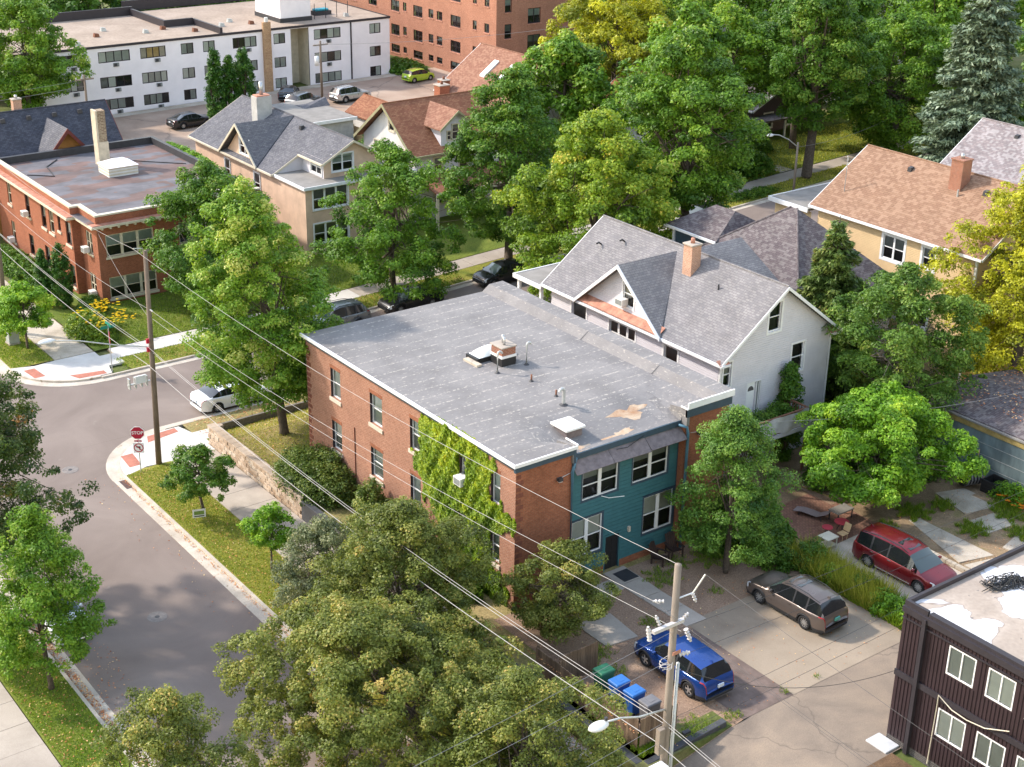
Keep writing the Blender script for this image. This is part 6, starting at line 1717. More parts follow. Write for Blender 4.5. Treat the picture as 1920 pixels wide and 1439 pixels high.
# parked in the lot: heading away (+Y) unless noted; the wheels nearest the viewer are the left ones
def park(xleft, yfront, W, L, foh, z, head=1):
    """xleft: x of the left wheel track outer face; yfront: y of the front axle"""
    if head > 0:
        return (xleft + W / 2 - 0.02, yfront - (L / 2 - foh), z)
    return (xleft + W / 2 - 0.02, yfront + (L / 2 - foh), z)
car('compact_suv', 'suv', 4.66, 1.87, 1.66, 2.755, 0.355, 'car_blue', 'blue compact car with black lower cladding parked beside the rubbish bins', park(37.38, 39.5, 1.87, 4.66, 0.92, 0.945), R90, 0.92, clad=True, spokes=5)
car('estate_wagon', 'wagon', 4.87, 1.87, 1.68, 2.745, 0.35, 'car_brown', 'brown grey estate wagon with roof rails parked by the hedge', park(45.22, 40.3, 1.87, 4.87, 0.98, 0.945), R90 + 0.03, 0.98, clad=True, rails=True, sunroof=True, plate='plate_green', spokes=10)
car('minivan', 'van', 5.09, 1.98, 1.78, 3.03, 0.345, 'car_red', 'dark red minivan with sunroof parked in the concrete driveway', park(51.98, 36.55, 1.98, 5.09, 1.0, 0.95, -1), -R90 + 0.03, 1.0, rails=True, sunroof=True, chrome=True, spokes=12)
# cross street, near kerb and far kerb
car('sedan', 'sedan', 4.85, 1.85, 1.46, 2.83, 0.33, 'car_white', 'white sedan parked at the kerb left of the corner lawn', (36.3, 76.75, 0.0), 0.0, 0.95)
car('sedan', 'sedan', 4.8, 1.83, 1.46, 2.8, 0.33, 'car_silver', 'champagne silver sedan parked behind the big corner maple', (42.6, 76.75, 0.07), 0.0, 0.95)
car('sport_utility', 'suv', 4.85, 1.9, 1.78, 2.8, 0.37, 'car_grey', 'grey green utility car with roof bars on the far kerb beyond the flat roof', (47.6, 83.4, zg(47.6, 83.4)), math.pi, 0.95, rails=True)
car('coupe_sedan', 'sedan', 4.7, 1.8, 1.45, 2.7, 0.33, 'car_black', 'dark plum sedan with white bumper edge parked just beyond the flat roof', (53.9, 83.5, zg(53.9, 83.5)), math.pi, 0.95)
car('hatchback', 'hatch', 4.2, 1.78, 1.5, 2.6, 0.32, 'car_black', 'black hatchback parked by the far kerb behind the front porch of the white house', (61.9, 83.5, zg(61.9, 83.5)), math.pi, 0.85)
car('sport_utility', 'suv', 4.44, 1.84, 1.72, 2.62, 0.36, 'car_black', 'black utility car parked under the street trees across from the white house', (82.2, 83.45, zg(82.2, 83.45)), math.pi, 0.9, rails=True)
car('compact_suv', 'suv', 4.6, 1.86, 1.68, 2.7, 0.35, 'car_silver', 'pale car half hidden under the dark tree at the upper right', (113.5, 83.4, zg(113.5, 83.4)), math.pi, 0.9)
# side street, left kerb
car('sedan', 'sedan', 4.8, 1.83, 1.45, 2.8, 0.33, 'car_white', 'white sedan mostly hidden behind the maple at the lower left', (18.35, 59.0, 0.0), -R90, 0.95)
# car park behind the houses
car('sedan', 'sedan', 4.85, 1.85, 1.47, 2.78, 0.33, 'car_black', 'black sedan parked alone beside the arborvitae trees', (64.5, 141.9, zg(64.5, 141.9) + 0.06), 0.06, 0.98)
car('sedan', 'sedan', 4.7, 1.82, 1.46, 2.7, 0.33, 'car_black', 'dark sedan nearest the tan brick chimney of the white block', (79.0, 147.2, zg(78, 147) + 0.06), 0.9, 0.95)
car('sport_utility', 'suv', 4.7, 1.85, 1.68, 2.7, 0.35, 'car_grey', 'dark grey utility car with snout toward us in the far car park', (78.3, 142.6, zg(78, 142) + 0.06), 0.4, 0.95)
car('estate_wagon', 'wagon', 4.82, 1.84, 1.68, 2.745, 0.35, 'car_silver', 'silver estate wagon parked right of the far utility pole', (84.1, 142.3, zg(84, 142) + 0.06), 0.12, 0.96, rails=True, clad=True)
car('hatchback', 'hatch', 4.0, 1.72, 1.48, 2.49, 0.31, 'car_lime', 'lime green hatchback at the end of the far car park', (95.8, 146.2, zg(96, 146) + 0.06), 0.12, 0.8)
# ------------------------------------------------------------------ poles, wires, signs
paint('pole_wood', (0.19, 0.145, 0.11), 0.95, 0.25, 3, bmp=0.4, streak=True)
paint('pole_pale', (0.235, 0.195, 0.16), 0.95, 0.2, 3, bmp=0.4, streak=True)
paint('porcelain', (0.52, 0.50, 0.50), 0.35, 0.08)
paint('lamp_white', (0.68, 0.69, 0.70), 0.4, 0.05)
paint('wire', (0.27, 0.26, 0.26), 0.5, 0.1)
paint('wire_dark', (0.05, 0.048, 0.05), 0.6, 0.1)
paint('sign_red', (0.42, 0.012, 0.04), 0.5, 0.06, 2)
paint('sign_white', (0.78, 0.78, 0.78), 0.5, 0.04)
paint('sign_black', (0.02, 0.02, 0.02), 0.5, 0.04)
paint('sign_green', (0.01, 0.22, 0.15), 0.5, 0.05)
paint('cabinet_grey', (0.36, 0.39, 0.38), 0.6, 0.1)
paint('hydrant_orange', (0.55, 0.14, 0.05), 0.6, 0.1)

def sag(a, b, s, n=14):
    a, b = Vector(a), Vector(b)
    return [a.lerp(b, i / n) - Vector((0, 0, s * 4 * (i / n) * (1 - i / n))) for i in range(n + 1)]
def wire(a, b, s, label, r=0.010, mat='wire', group='overhead wires'):
    return MB().tube(sag(a, b, s, 18), r, 4, caps=False).build('overhead_wire', mat, label=label, cat='wire', group=group)
def insulator(par, x, y, z, d=(0, 0, 1), n=4, l=0.4, r=0.07):
    v = Vector(d).normalized()
    prof = []
    m = MB()
    pts = [Vector((x, y, z)) + v * l * k / (2 * n) for k in range(2 * n + 1)]
    for k in range(n):
        m.tube([pts[2 * k], pts[2 * k + 1]], r, 8, r * 0.6)
        m.tube([pts[2 * k + 1], pts[2 * k + 2]], r * 0.5, 8)
    return m.build('insulator', 'porcelain', par, smooth=False)

# pole by the stop sign
p1 = empty('utility_pole', (29.0, 71.3, 0.1), 'tall weathered wooden utility pole beside the stop sign', 'pole')
MB().tube([(29.0, 71.3, 0.0), (29.13, 71.3, 6), (29.27, 71.3, 12.7)], 0.17, 12, 0.12).build('shaft', 'pole_wood', p1, smooth=True)
MB().tube([(29.27, 71.28, 12.55), (29.0, 71.0, 12.95), (28.4, 70.8, 13.1)], 0.03, 6).build('top_arm', 'steel', p1)
insulator(p1, 29.2, 71.1, 9.4, (0, -1, 0), 3, 0.3, 0.05)
for k, z in enumerate((7.0, 7.5)):
    MB().box(28.84, 28.99, 71.12, 71.24, z, z + 0.26).build('clamp', 'sign_red', p1)
MB().box(27.6, 28.9, 71.22, 71.34, 5.25, 5.3).build('bracket_arm', 'galv', p1)
for x in (27.65, 28.0, 28.35, 28.65):
    MB().box(x, x + 0.07, 71.14, 71.42, 5.05, 5.65).build('bracket_bar', 'galv', p1)
MB().box(28.0, 28.6, 71.1, 71.2, 5.3, 5.75).build('meter_box', 'lamp_white', p1)
MB().tube([(29.1, 71.3, 7.2), (27.2, 71.28, 7.75), (25.2, 71.26, 8.45), (23.9, 71.25, 8.75)], 0.035, 6).build('lamp_arm', 'galv', p1)
hd = MB().lathe([(0.0, 0.14), (0.12, 0.12), (0.19, 0.04), (0.2, -0.02), (0.15, -0.08), (0.0, -0.12)], 14, 'z', (0, 0, 0))
hd.v = [(23.45 + x * 2.4, 71.25 + y, 8.8 + z) for x, y, z in hd.v]
hd.build('lamp_head', 'lamp_white', p1, smooth=True)
# pole in the foreground with street lamp
p2 = empty('utility_pole', (29.0, 29.36, 0.1), 'pale wooden utility pole with white street lamp in the right foreground', 'pole')
MB().tube([(28.95, 29.36, 0.0), (28.98, 29.36, 7), (29.0, 29.36, 13.8)], 0.155, 14, 0.115).build('shaft', 'pole_pale', p2, smooth=True)
MB().tube([(29.25, 29.3, 0.1), (29.25, 29.3, 10.0)], 0.06, 8).build('riser_conduit', 'galv', p2, smooth=True)
MB().tube([(28.95, 29.36, 8.25), (27.7, 29.36, 8.45), (26.9, 29.36, 8.75), (26.35, 29.36, 8.85)], 0.035, 8).build('lamp_arm', 'galv', p2, smooth=True)
hd = MB().lathe([(0.0, 0.10), (0.10, 0.09), (0.17, 0.03), (0.185, -0.03), (0.14, -0.10), (0.0, -0.15)], 16, 'z', (0, 0, 0))
hd.v = [(25.95 + x * 2.2, 29.36 + y * 1.2, 8.85 + z) for x, y, z in hd.v]
hd.build('lamp_head', 'lamp_white', p2, smooth=True)
MB().cyl(26.25, 29.36, 8.95, 9.05, 0.06, 8).build('photocell', 'dark_metal', p2)
MB().tube([(29.0, 29.36, 12.5), (29.5, 29.1, 12.7), (29.9, 29.0, 13.3)], 0.03, 6).build('top_bracket', 'steel', p2)
insulator(p2, 29.5, 29.1, 12.65, (0.3, -0.3, -1), 3, 0.3)
insulator(p2, 28.6, 29.5, 12.5, (-0.7, 0.5, 0), 3, 0.35)
MB().box(28.0, 29.3, 29.2, 29.34, 11.6, 11.72).build('cross_arm', 'porcelain', p2)
insulator(p2, 27.9, 29.3, 11.4, (-0.2, 0, 1), 4, 0.55, 0.09)
insulator(p2, 28.4, 29.4, 11.75, (-0.3, 0.3, 0.9), 3, 0.35)
insulator(p2, 29.4, 29.2, 11.3, (0.3, -0.2, -0.9), 4, 0.5, 0.09)
insulator(p2, 29.35, 29.35, 11.6, (0.9, 0.2, 0.3), 3, 0.35, 0.08)
insulator(p2, 29.2, 29.2, 10.4, (0.5, -0.4, 0.2), 3, 0.35, 0.1)
MB().box(28.85, 29.2, 29.15, 29.18, 10.5, 10.62).build('clamp', 'rusty_red', p2)
m = MB()
for k in range(6):
    a0 = k * 0.9
    m.tube([(28.7 + 0.25 * math.cos(a0 + t * 0.8), 29.3 + 0.18 * math.sin(a0 + t * 0.8), 10.3 - k * 0.06 + 0.05 * math.sin(t * 2.0)) for t in range(6)], 0.012, 4)
m.build('slack_loops', 'porcelain', p2)
MB().box(28.55, 28.8, 29.2, 29.4, 6.6, 7.6).build('splice_box', 'pole_pale', p2)
# poles further off
p0 = empty('utility_pole', (29.0, 95.95, 0.1), 'dark utility pole at the left edge by the far sidewalk', 'pole')
MB().tube([(29.0, 95.95, 0), (29.2, 95.95, 12.6)], 0.17, 10, 0.12).build('shaft', 'pole_wood', p0, smooth=True)
MB().tube([(28.85, 95.8, 0.1), (28.9, 95.8, 3)], 0.05, 6).build('riser_conduit', 'galv', p0)
def bgpole(x, y, h, label, lamp=False):
    z = zg(x, y)
    o = empty('utility_pole', (x, y, z), label, 'pole')
    MB().tube([(x, y, z - 0.1), (x, y, z + h)], 0.15, 8, 0.11).build('shaft', 'pole_wood', o, smooth=True)
    MB().box(x - 0.9, x + 0.9, y - 0.05, y + 0.05, z + h - 0.5, z + h - 0.36).build('cross_arm', 'pole_pale', o)
    for k in (-0.8, -0.3, 0.35, 0.8):
        MB().cyl(x + k, y, z + h - 0.36, z + h - 0.2, 0.05, 6).build('insulator', 'porcelain', o)
    if lamp:
        MB().cyl(x - 0.55, y - 0.1, z + h - 2.6, z + h - 1.6, 0.24, 10).build('transformer', 'lamp_white', o, smooth=True)
    return o
bgpole(80.1, 141.6, 7.2, 'wooden pole with white transformer in front of the far white block', True)
bgpole(50.9, 135, 8.3, 'thin wooden pole with cross arm left in front of the white block')
bgpole(106.6, 128.5, 8.6, 'wooden pole in front of the shaded side of the tall brick apartments')
sp = empty('street_lamp', (95, 84.6, zg(95, 84.6)), 'single arm street lamp on a pale pole at the upper right', 'street lamp')
MB().tube([(93.6, 84.0, 2.0), (93.6, 84.0, 7.0)], 0.11, 8, 0.09).build('shaft', 'pole_pale', sp, smooth=True)
MB().tube([(93.6, 84.0, 6.6), (92.4, 84.0, 7.4), (91.2, 84.0, 7.95), (90.4, 84.0, 8.1)], 0.05, 6).build('lamp_arm', 'steel', sp)
hd = MB().lathe([(0.0, 0.10), (0.10, 0.09), (0.17, 0.03), (0.185, -0.03), (0.14, -0.10), (0.0, -0.12)], 12, 'z', (0, 0, 0))
hd.v = [(90.1 + x * 2.2, 84.0 + y * 1.2, 8.1 + z) for x, y, z in hd.v]
hd.build('lamp_head', 'lamp_white', sp, smooth=True)
# wires along the side street, pole to pole
top1, top2, top0 = (28.4, 70.8, 13.1), (29.0, 29.36, 13.8), (29.2, 95.95, 12.6)
wire(top0, top1, 0.5, 'topmost power wire from the stop sign pole to the left edge')
wire(top1, top2, 0.8, 'topmost power wire crossing in front of the brick building')
wire((29.2, 95.95, 9.6), (29.2, 71.0, 9.4), 0.5, 'second wire from the stop sign pole toward the corner flats')
wire((29.2, 71.0, 9.4), (28.5, 29.5, 12.4), 0.7, 'second wire crossing in front of the ivy')
wire((29.25, 71.0, 8.9), (29.3, 29.3, 11.2), 0.7, 'third wire crossing in front of the ivy below the second')
G_ = 'parallel communication cables along the near street'
for nm, dx, z0, z1, z2, r in (('upper', -0.10, 7.6, 7.3, 8.0, 0.012), ('middle', 0.15, 7.2, 6.9, 7.6, 0.014), ('lowest', -0.22, 6.6, 6.3, 7.05, 0.017)):
    wire((29 + dx, 95.9, z0), (29 + dx, 71.2, z1), 0.35, '%s of three cables from the stop sign pole to the left edge' % nm, r, group=G_)
    wire((29 + dx, 71.2, z1), (28.8 + dx, 29.4, z2), 0.75, '%s of three cables from the stop sign pole to the foreground pole' % nm, r, group=G_)
    wire((28.8 + dx, 29.4, z2), (28.9 + dx, -8, z2 - 0.3), 0.7, '%s of three cables from the foreground pole to the bottom edge' % nm, r, group=G_)
G_ = 'power wires leaving the foreground pole'
for nm, a, b_ in (('rightmost', (29.9, 29.0, 13.3), (29.6, -8, 13.0)), ('leftmost', (28.4, 29.4, 12.4), (28.6, -8, 12.2)), ('lowest', (29.5, 29.1, 11.2), (29.4, -8, 11.4))):
    wire(a, b_, 0.8, '%s dark power wire from the foreground pole across the parking lot' % nm, 0.008, 'wire_dark', G_)
G_ = 'wires over the alley'
for nm, a, b_, s_ in (('topmost', (29.0, 29.36, 11.3), (75, 31.5, 10.2), 0.9), ('second', (29.0, 29.36, 10.2), (75, 31.0, 9.3), 0.8), ('third', (29.0, 29.4, 7.7), (75, 32.0, 8.0), 0.9), ('lowest', (29, 29.36, 7.0), (75, 31.2, 7.4), 0.8)):
    wire(a, b_, s_, '%s of the dark wires running over the alley to the right' % nm, 0.009, 'wire_dark', G_)
    wire(a, (-20, a[1] - 1.0, a[2] - 0.3), s_, '%s of the thin wires from the foreground pole to the lower left' % nm, 0.009, 'wire', G_)
wire((29.0, 29.36, 9.9), (42.0, 29.6, 4.6), 0.9, 'sagging black service cable from the foreground pole to the dark block', 0.012, 'wire_dark')
wire((29.2, 71.2, 8.8), (36.4, 97.0, 5.7), 0.4, 'service wire from the stop sign pole to the bay of the brick flats', 0.009)
wire((51.5, 47.0, 6.1), (67.5, 40.5, 6.6), 0.5, 'pale wire crossing in front of the bright lush tree', 0.010)
wire((93.6, 84, 6.6), (106, 84.5, 7.4), 0.4, 'wire from the far street lamp to the right', 0.014)
wire((50.9, 135, 8.0), (20, 133, 8.2), 0.4, 'upper of two wires leaving the thin pole to the left edge', 0.012)
wire((50.9, 135, 7.4), (20, 133, 7.5), 0.4, 'lower of two wires leaving the thin pole to the left edge', 0.016)
wire((80.1, 141.6, 7.4), (106.6, 128.5, 9.2), 0.5, 'wire between the transformer pole and the brick apartments pole', 0.016)
# ---- stop sign
def text(body, size, mat, parent, loc, rot, name='lettering', ext=0.002, al='CENTER'):
    cu = bpy.data.curves.new(name, 'FONT')
    cu.body = body; cu.size = size; cu.extrude = ext; cu.align_x = al; cu.align_y = 'CENTER'
    cu.offset = size * 0.02
    cu.materials.append(MATS[mat])
    o = bpy.data.objects.new(name, cu)
    COL.objects.link(o)
    me = bpy.data.meshes.new_from_object(o)
    bpy.data.objects.remove(o)
    o = bpy.data.objects.new(name, me)
    COL.objects.link(o)
    o.parent = parent
    o.location = loc
    o.rotation_euler = rot
    return o
st = empty('stop_sign', (27.75, 70.9, 0.12), 'red octagonal stop sign with a no left turn plate on a thin post', 'sign', rz=math.radians(-32))
def sp_(nm, mb, mt, par=None, **k):
    o = mb.build(nm, mt, **k); o.parent = par or st; return o
sp_('post', MB().tube([(0, 0.02, 0), (0, 0.02, 2.75)], 0.03, 6), 'galv')
def octo(r, y0, y1, z):
    v = [(r * math.cos(math.radians(22.5 + 45 * k)), z + r * math.sin(math.radians(22.5 + 45 * k))) for k in range(8)]
    return MB().add([(a, y0, b_) for a, b_ in v] + [(a, y1, b_) for a, b_ in v], [tuple(range(8)), tuple(range(15, 7, -1))] + [(k, 8 + k, 8 + (k + 1) % 8, (k + 1) % 8) for k in range(8)])
pl = sp_('octagon_plate', octo(0.41, -0.035, -0.02, 2.42), 'sign_white')
sp_('red_face', octo(0.375, -0.040, -0.0355, 2.42), 'sign_red', pl)
text('STOP', 0.265, 'sign_white', st, (0, -0.043, 2.42), (R90, 0, 0))
sp_('all_way_plate', MB().box(-0.2, 0.2, -0.035, -0.02, 1.86, 1.98), 'sign_red')
text('ALL WAY', 0.085, 'sign_white', st, (0, -0.038, 1.92), (R90, 0, 0))
sp_('no_turn_plate', MB().box(-0.29, 0.29, -0.035, -0.02, 1.2, 1.82), 'sign_white')
m = MB()
for r0, r1 in ((0.215, 0.27),):
    for k in range(24):
        a, b_ = 2 * math.pi * k / 24, 2 * math.pi * (k + 1) / 24
        m.quad((r0 * math.cos(a), -0.0365, 1.51 + r0 * math.sin(a)), (r1 * math.cos(a), -0.0365, 1.51 + r1 * math.sin(a)), (r1 * math.cos(b_), -0.0365, 1.51 + r1 * math.sin(b_)), (r0 * math.cos(b_), -0.0365, 1.51 + r0 * math.sin(b_)))
sp_('red_ring', m, 'sign_red')
m = MB(); m.quad((-0.17, -0.0375, 1.64), (-0.13, -0.0375, 1.68), (0.18, -0.0375, 1.37), (0.14, -0.0375, 1.33)); sp_('red_slash', m, 'sign_red')
m = MB(); m.quad((0.03, -0.037, 1.38), (0.10, -0.037, 1.38), (0.10, -0.037, 1.60), (0.03, -0.037, 1.54)); m.quad((-0.05, -0.037, 1.54), (0.03, -0.037, 1.54), (0.10, -0.037, 1.60), (-0.05, -0.037, 1.60)); m.poly([(-0.05, -0.037, 1.50), (-0.05, -0.037, 1.64), (-0.16, -0.037, 1.57)]); sp_('black_arrow', m, 'sign_black')
# ---- street name sign with the back of another stop plate
sn = empty('street_name_sign', (32.1, 85.3, 0.12), 'green street name blades with a red plate on a thin post across the street', 'sign')
MB().tube([(32.1, 85.3, 0.1), (32.1, 85.3, 3.35)], 0.032, 6).build('post', 'galv', sn)
MB().box(31.6, 32.6, 85.28, 85.3, 3.1, 3.3).build('name_blade', 'sign_green', sn)
MB().box(32.09, 32.11, 84.85, 85.75, 3.32, 3.5).build('name_blade', 'sign_green', sn)
MB().hexa([(32.0, 84.98, 2.15), (32.03, 84.96, 2.15), (32.2, 85.5, 2.15), (32.17, 85.52, 2.15), (32.0, 84.98, 2.9), (32.03, 84.96, 2.9), (32.2, 85.5, 2.9), (32.17, 85.52, 2.9)]).build('red_plate', 'sign_red', sn)
# parking sign post by white sedan
ps = empty('parking_sign', (36.6, 74.9, 0.12), 'slim brown sign post on the corner lawn beside the white sedan', 'sign')
MB().tube([(36.6, 74.9, 0.1), (36.6, 74.9, 2.3)], 0.03, 6).build('post', 'rust', ps)
MB().box(36.45, 36.75, 74.88, 74.9, 1.85, 2.3).build('plate', 'galv', ps)
# yard sign
yd = empty('yard_sign', (27.95, 63.9, 0.12), 'small white lawn sign with green picture under the small tree', 'sign', rz=math.radians(-20))
for s_ in (-0.2, 0.2):
    o = MB().tube([(s_, 0, 0), (s_, 0, 0.35)], 0.01, 5).build('stake', 'steel'); o.parent = yd
o = MB().box(-0.34, 0.34, -0.012, 0.012, 0.2, 0.68).build('board', 'sign_white'); o.parent = yd
paint('print_green', (0.20, 0.30, 0.07), 0.6, 0.3, 12)
o = MB().box(-0.26, 0.26, -0.016, -0.013, 0.36, 0.58).build('print', 'print_green'); o.parent = yd
o = MB().box(-0.26, 0.26, -0.016, -0.013, 0.25, 0.31).build('print_band', 'sign_black'); o.parent = yd
# cabinets
cb = empty('utility_cabinet', (28.6, 93.6, 0.12), 'grey metal utility cabinet on the far corner lawn', 'cabinet')
MB().box(28.15, 28.95, 93.2, 94.0, 0.1, 0.22).build('plinth', 'concrete', cb)
MB().box(28.2, 28.9, 93.25, 93.95, 0.22, 1.5).build('housing', 'cabinet_grey', cb, bevel=0.04)
for k in range(3):
    MB().box(28.19, 28.198, 93.35, 93.85, 0.7 + k * 0.2, 0.78 + k * 0.2).build('louvre', 'galv', cb)
mk = MB().tube([(29.4, 94.6, 0.1), (29.4, 94.6, 1.1)], 0.04, 6).build('marker_post', 'galv', label='slim orange tipped marker post beside the grey cabinet', cat='post')
MB().cyl(29.4, 94.6, 0.8, 1.15, 0.055, 6).build('orange_band', 'hydrant_orange', mk)
cb = empty('meter_cabinet', (28.4, 29.9, 0.1), 'white metal box on the foreground pole at the bottom edge', 'cabinet')
MB().box(28.15, 28.75, 28.85, 29.25, 5.2, 6.3).build('housing', 'lamp_white', cb, bevel=0.02)
MB().box(28.18, 28.72, 28.84, 28.849, 5.25, 6.25).build('door', 'sign_white', cb)
MB().box(28.75, 28.85, 29.0, 29.2, 5.4, 6.1).build('mounting_rail', 'galv', cb)
# ------------------------------------------------------------------ plank fence, bins
paint('plank', (0.17, 0.115, 0.075), 0.95, 0.3, 4, bmp=0.3, streak=True)
paint('plank_pale', (0.24, 0.165, 0.105), 0.95, 0.3, 4, bmp=0.3, streak=True)
pf = empty('plank_fence', (33.35, 38.7, 0.85), 'weathered brown plank fence on the charcoal wall by the bins', 'fence')
y = 35.35; k = 0
while y < 42.0:
    t = 2.12 + rnd.uniform(-0.03, 0.03) if y > 38.6 else 2.3 + rnd.uniform(-0.03, 0.03)
    MB().box(33.33, 33.36, y + 0.004, y + 0.136, 0.86, t).build('plank', 'plank' if rnd.random() < 0.6 else 'plank_pale', pf)
    y += 0.142
x = 33.42
while x < 35.3:
    MB().box(x + 0.004, x + 0.136, 35.3, 35.33, 0.9, 2.3 + rnd.uniform(-0.03, 0.03)).build('plank', 'plank' if rnd.random() < 0.6 else 'plank_pale', pf)
    x += 0.142
x = 33.42
while x < 35.5:
    MB().box(x + 0.004, x + 0.136, 40.5, 40.53, 0.9, 2.4 + rnd.uniform(-0.03, 0.03)).build('plank', 'plank', pf)
    x += 0.142
MB().box(33.25, 33.42, 35.25, 42.0, 2.32, 2.36).build('cap_rail', 'plank', pf) if False else None
for yy in (35.45, 37.2, 39.0, 40.4, 41.9):
    MB().box(33.37, 33.46, yy, yy + 0.09, 0.85, 2.25).build('post', 'plank', pf)
for z in (1.05, 1.85):
    MB().box(33.365, 33.40, 35.4, 42.0, z, z + 0.09).build('rail', 'plank', pf)
paint('bin_green', (0.03, 0.16, 0.085), 0.5, 0.1)
paint('bin_blue', (0.02, 0.10, 0.36), 0.5, 0.08)
paint('bin_blue_lid', (0.035, 0.16, 0.46), 0.45, 0.08)
paint('bin_grey', (0.17, 0.165, 0.17), 0.6, 0.1)
def bin_(x, y, rz, body, lid, label, h=1.05):
    r = empty('wheelie_bin', (x, y, 0.94), label, 'bin', 'wheeled bins beside the plank fence', rz)
    def a(nm, mb, mt, **kw):
        o = mb.build(nm, mt, **kw); o.parent = r; return o
    a('body', MB().hexa([(-0.24, -0.27, 0.05), (0.24, -0.27, 0.05), (0.24, 0.27, 0.05), (-0.24, 0.27, 0.05), (-0.30, -0.36, h), (0.30, -0.36, h), (0.30, 0.36, h), (-0.30, 0.36, h)]), body, bevel=0.03)
    l_ = a('lid', MB().hexa([(-0.33, -0.40, h), (0.33, -0.40, h), (0.33, 0.40, h), (-0.33, 0.40, h), (-0.29, -0.36, h + 0.09), (0.29, -0.36, h + 0.09), (0.29, 0.36, h + 0.09), (-0.29, 0.36, h + 0.09)]), lid, bevel=0.03)
    o = MB().box(-0.15, 0.15, -0.17, 0.12, h + 0.091, h + 0.1).build('lid_panel', lid); o.parent = l_
    a('handle', MB().tube([(-0.25, 0.43, h - 0.05), (0.25, 0.43, h - 0.05)], 0.02, 6), body)
    for s_ in (-1, 1):
        a('wheel', MB().tube([(s_ * 0.25, 0.3, 0.12), (s_ * 0.31, 0.3, 0.12)], 0.12, 12), 'tyre')
bin_(34.75, 39.15, R90, 'bin_green', 'bin_green', 'green wheeled bin, farthest of the row by the plank fence')
bin_(34.75, 38.15, R90, 'bin_blue', 'bin_blue_lid', 'blue wheeled bin next to the green bin')
bin_(34.8, 37.25, R90 + 0.05, 'bin_blue', 'bin_blue_lid', 'blue wheeled bin next to the grey bin')
bin_(34.85, 36.35, R90, 'bin_grey', 'bin_grey', 'grey lidded bin in the corner of the plank fence')
MB().box(35.4, 35.75, 34.8, 34.95, 1.0, 1.1).build('timber_offcut', 'dark_metal', label='dark timber offcut on the grass by the fence corner', cat='timber')
# ------------------------------------------------------------------ garden furniture
paint('chaise_grey', (0.24, 0.20, 0.20), 0.8, 0.1)
paint('table_red', (0.42, 0.05, 0.07), 0.5, 0.1)
paint('table_cream', (0.62, 0.58, 0.46), 0.6, 0.1)
cl = empty('sun_lounger', (53.5, 44.6, 0.96), 'grey sun lounger with raised back on the brick patio', 'lounger', rz=math.radians(110))
prof = [(-0.95, 0.62), (-0.75, 0.52), (-0.35, 0.30), (0.1, 0.34), (0.5, 0.36), (0.8, 0.30), (0.95, 0.28)]
for i in range(6):
    a, b_ = prof[i], prof[i + 1]
    o = MB().hexa([(a[0], -0.29, a[1] - 0.03), (b_[0], -0.29, b_[1] - 0.03), (b_[0], 0.29, b_[1] - 0.03), (a[0], 0.29, a[1] - 0.03), (a[0], -0.29, a[1]), (b_[0], -0.29, b_[1]), (b_[0], 0.29, b_[1]), (a[0], 0.29, a[1])]).build('sling_panel', 'chaise_grey'); o.parent = cl
for s_ in (-0.29, 0.29):
    for x in (-0.6, 0.6):
        o = MB().tube([(x, s_, 0), (x, s_, 0.33)], 0.02, 6).build('leg', 'dark_metal'); o.parent = cl
def round_table(x, y, r, h, mt, nm, label, cat):
    o = empty(nm, (x, y, 0.96), label, cat)
    c = MB().lathe([(0, h), (r, h), (r, h - 0.03), (0, h - 0.03)], 24, 'z', (x, y, 0.96)).build('top', mt, o)
    for k in range(3):
        a = k * 2.1
        MB().tube([(x, y, 0.96 + h - 0.04), (x + r * 0.7 * math.cos(a), y + r * 0.7 * math.sin(a), 0.96)], 0.018, 5).build('leg', 'dark_metal', o)
round_table(53.6, 42.7, 0.38, 0.62, 'table_red', 'round_table', 'small round red bistro table near the rear of the minivan', 'table')
round_table(52.4, 42.6, 0.28, 0.72, 'table_red', 'stool', 'round red stool tucked behind the cream side table', 'stool')
ct_ = empty('side_table', (51.75, 41.95, 0.96), 'square cream side table at the edge of the patio grasses', 'table')
MB().box(51.35, 52.15, 41.6, 42.3, 1.62, 1.67).build('top', 'table_cream', ct_)
for x in (51.39, 52.06):
    for y in (41.64, 42.21):
        MB().box(x, x + 0.05, y, y + 0.05, 0.96, 1.62).build('leg', 'table_cream', ct_)
MB().box(51.4, 52.1, 41.65, 42.25, 1.2, 1.23).build('shelf', 'table_cream', ct_)
fc = empty('folding_chair', (53.0, 42.0, 0.96), 'yellow wooden folding chair between the two small tables', 'chair')
MB().box(52.75, 53.2, 41.85, 42.25, 1.36, 1.4).build('seat', 'wood_new', fc)
MB().hexa([(53.2, 41.85, 1.45), (53.23, 41.85, 1.45), (53.23, 42.25, 1.45), (53.2, 42.25, 1.45), (53.33, 41.85, 1.85), (53.36, 41.85, 1.85), (53.36, 42.25, 1.85), (53.33, 42.25, 1.85)]).build('backrest', 'wood_new', fc)
for x, y in ((52.8, 41.9), (52.8, 42.2), (53.15, 41.9), (53.15, 42.2)):
    MB().tube([(x, y, 0.96), (x, y, 1.36)], 0.015, 5).build('leg', 'wood_new', fc)
gr = empty('grill_table', (54.4, 43.5, 0.96), 'grey metal grill table behind the round red table', 'table')
MB().box(53.9, 55.1, 43.2, 43.9, 1.6, 1.66).build('top', 'porch_grey', gr)
for x in (53.95, 55.02):
    for y in (43.24, 43.82):
        MB().box(x, x + 0.05, y, y + 0.05, 0.96, 1.6).build('leg', 'dark_metal', gr)
cp = empty('compost_tumbler', (63.0, 41.2, 1.3), 'black ribbed compost tumbler lying beside the blue garage wall', 'composter')
MB().tube([(62.2, 41.9, 1.85), (63.2, 41.6, 1.85)], 0.42, 12).build('drum', 'black_paint', cp)
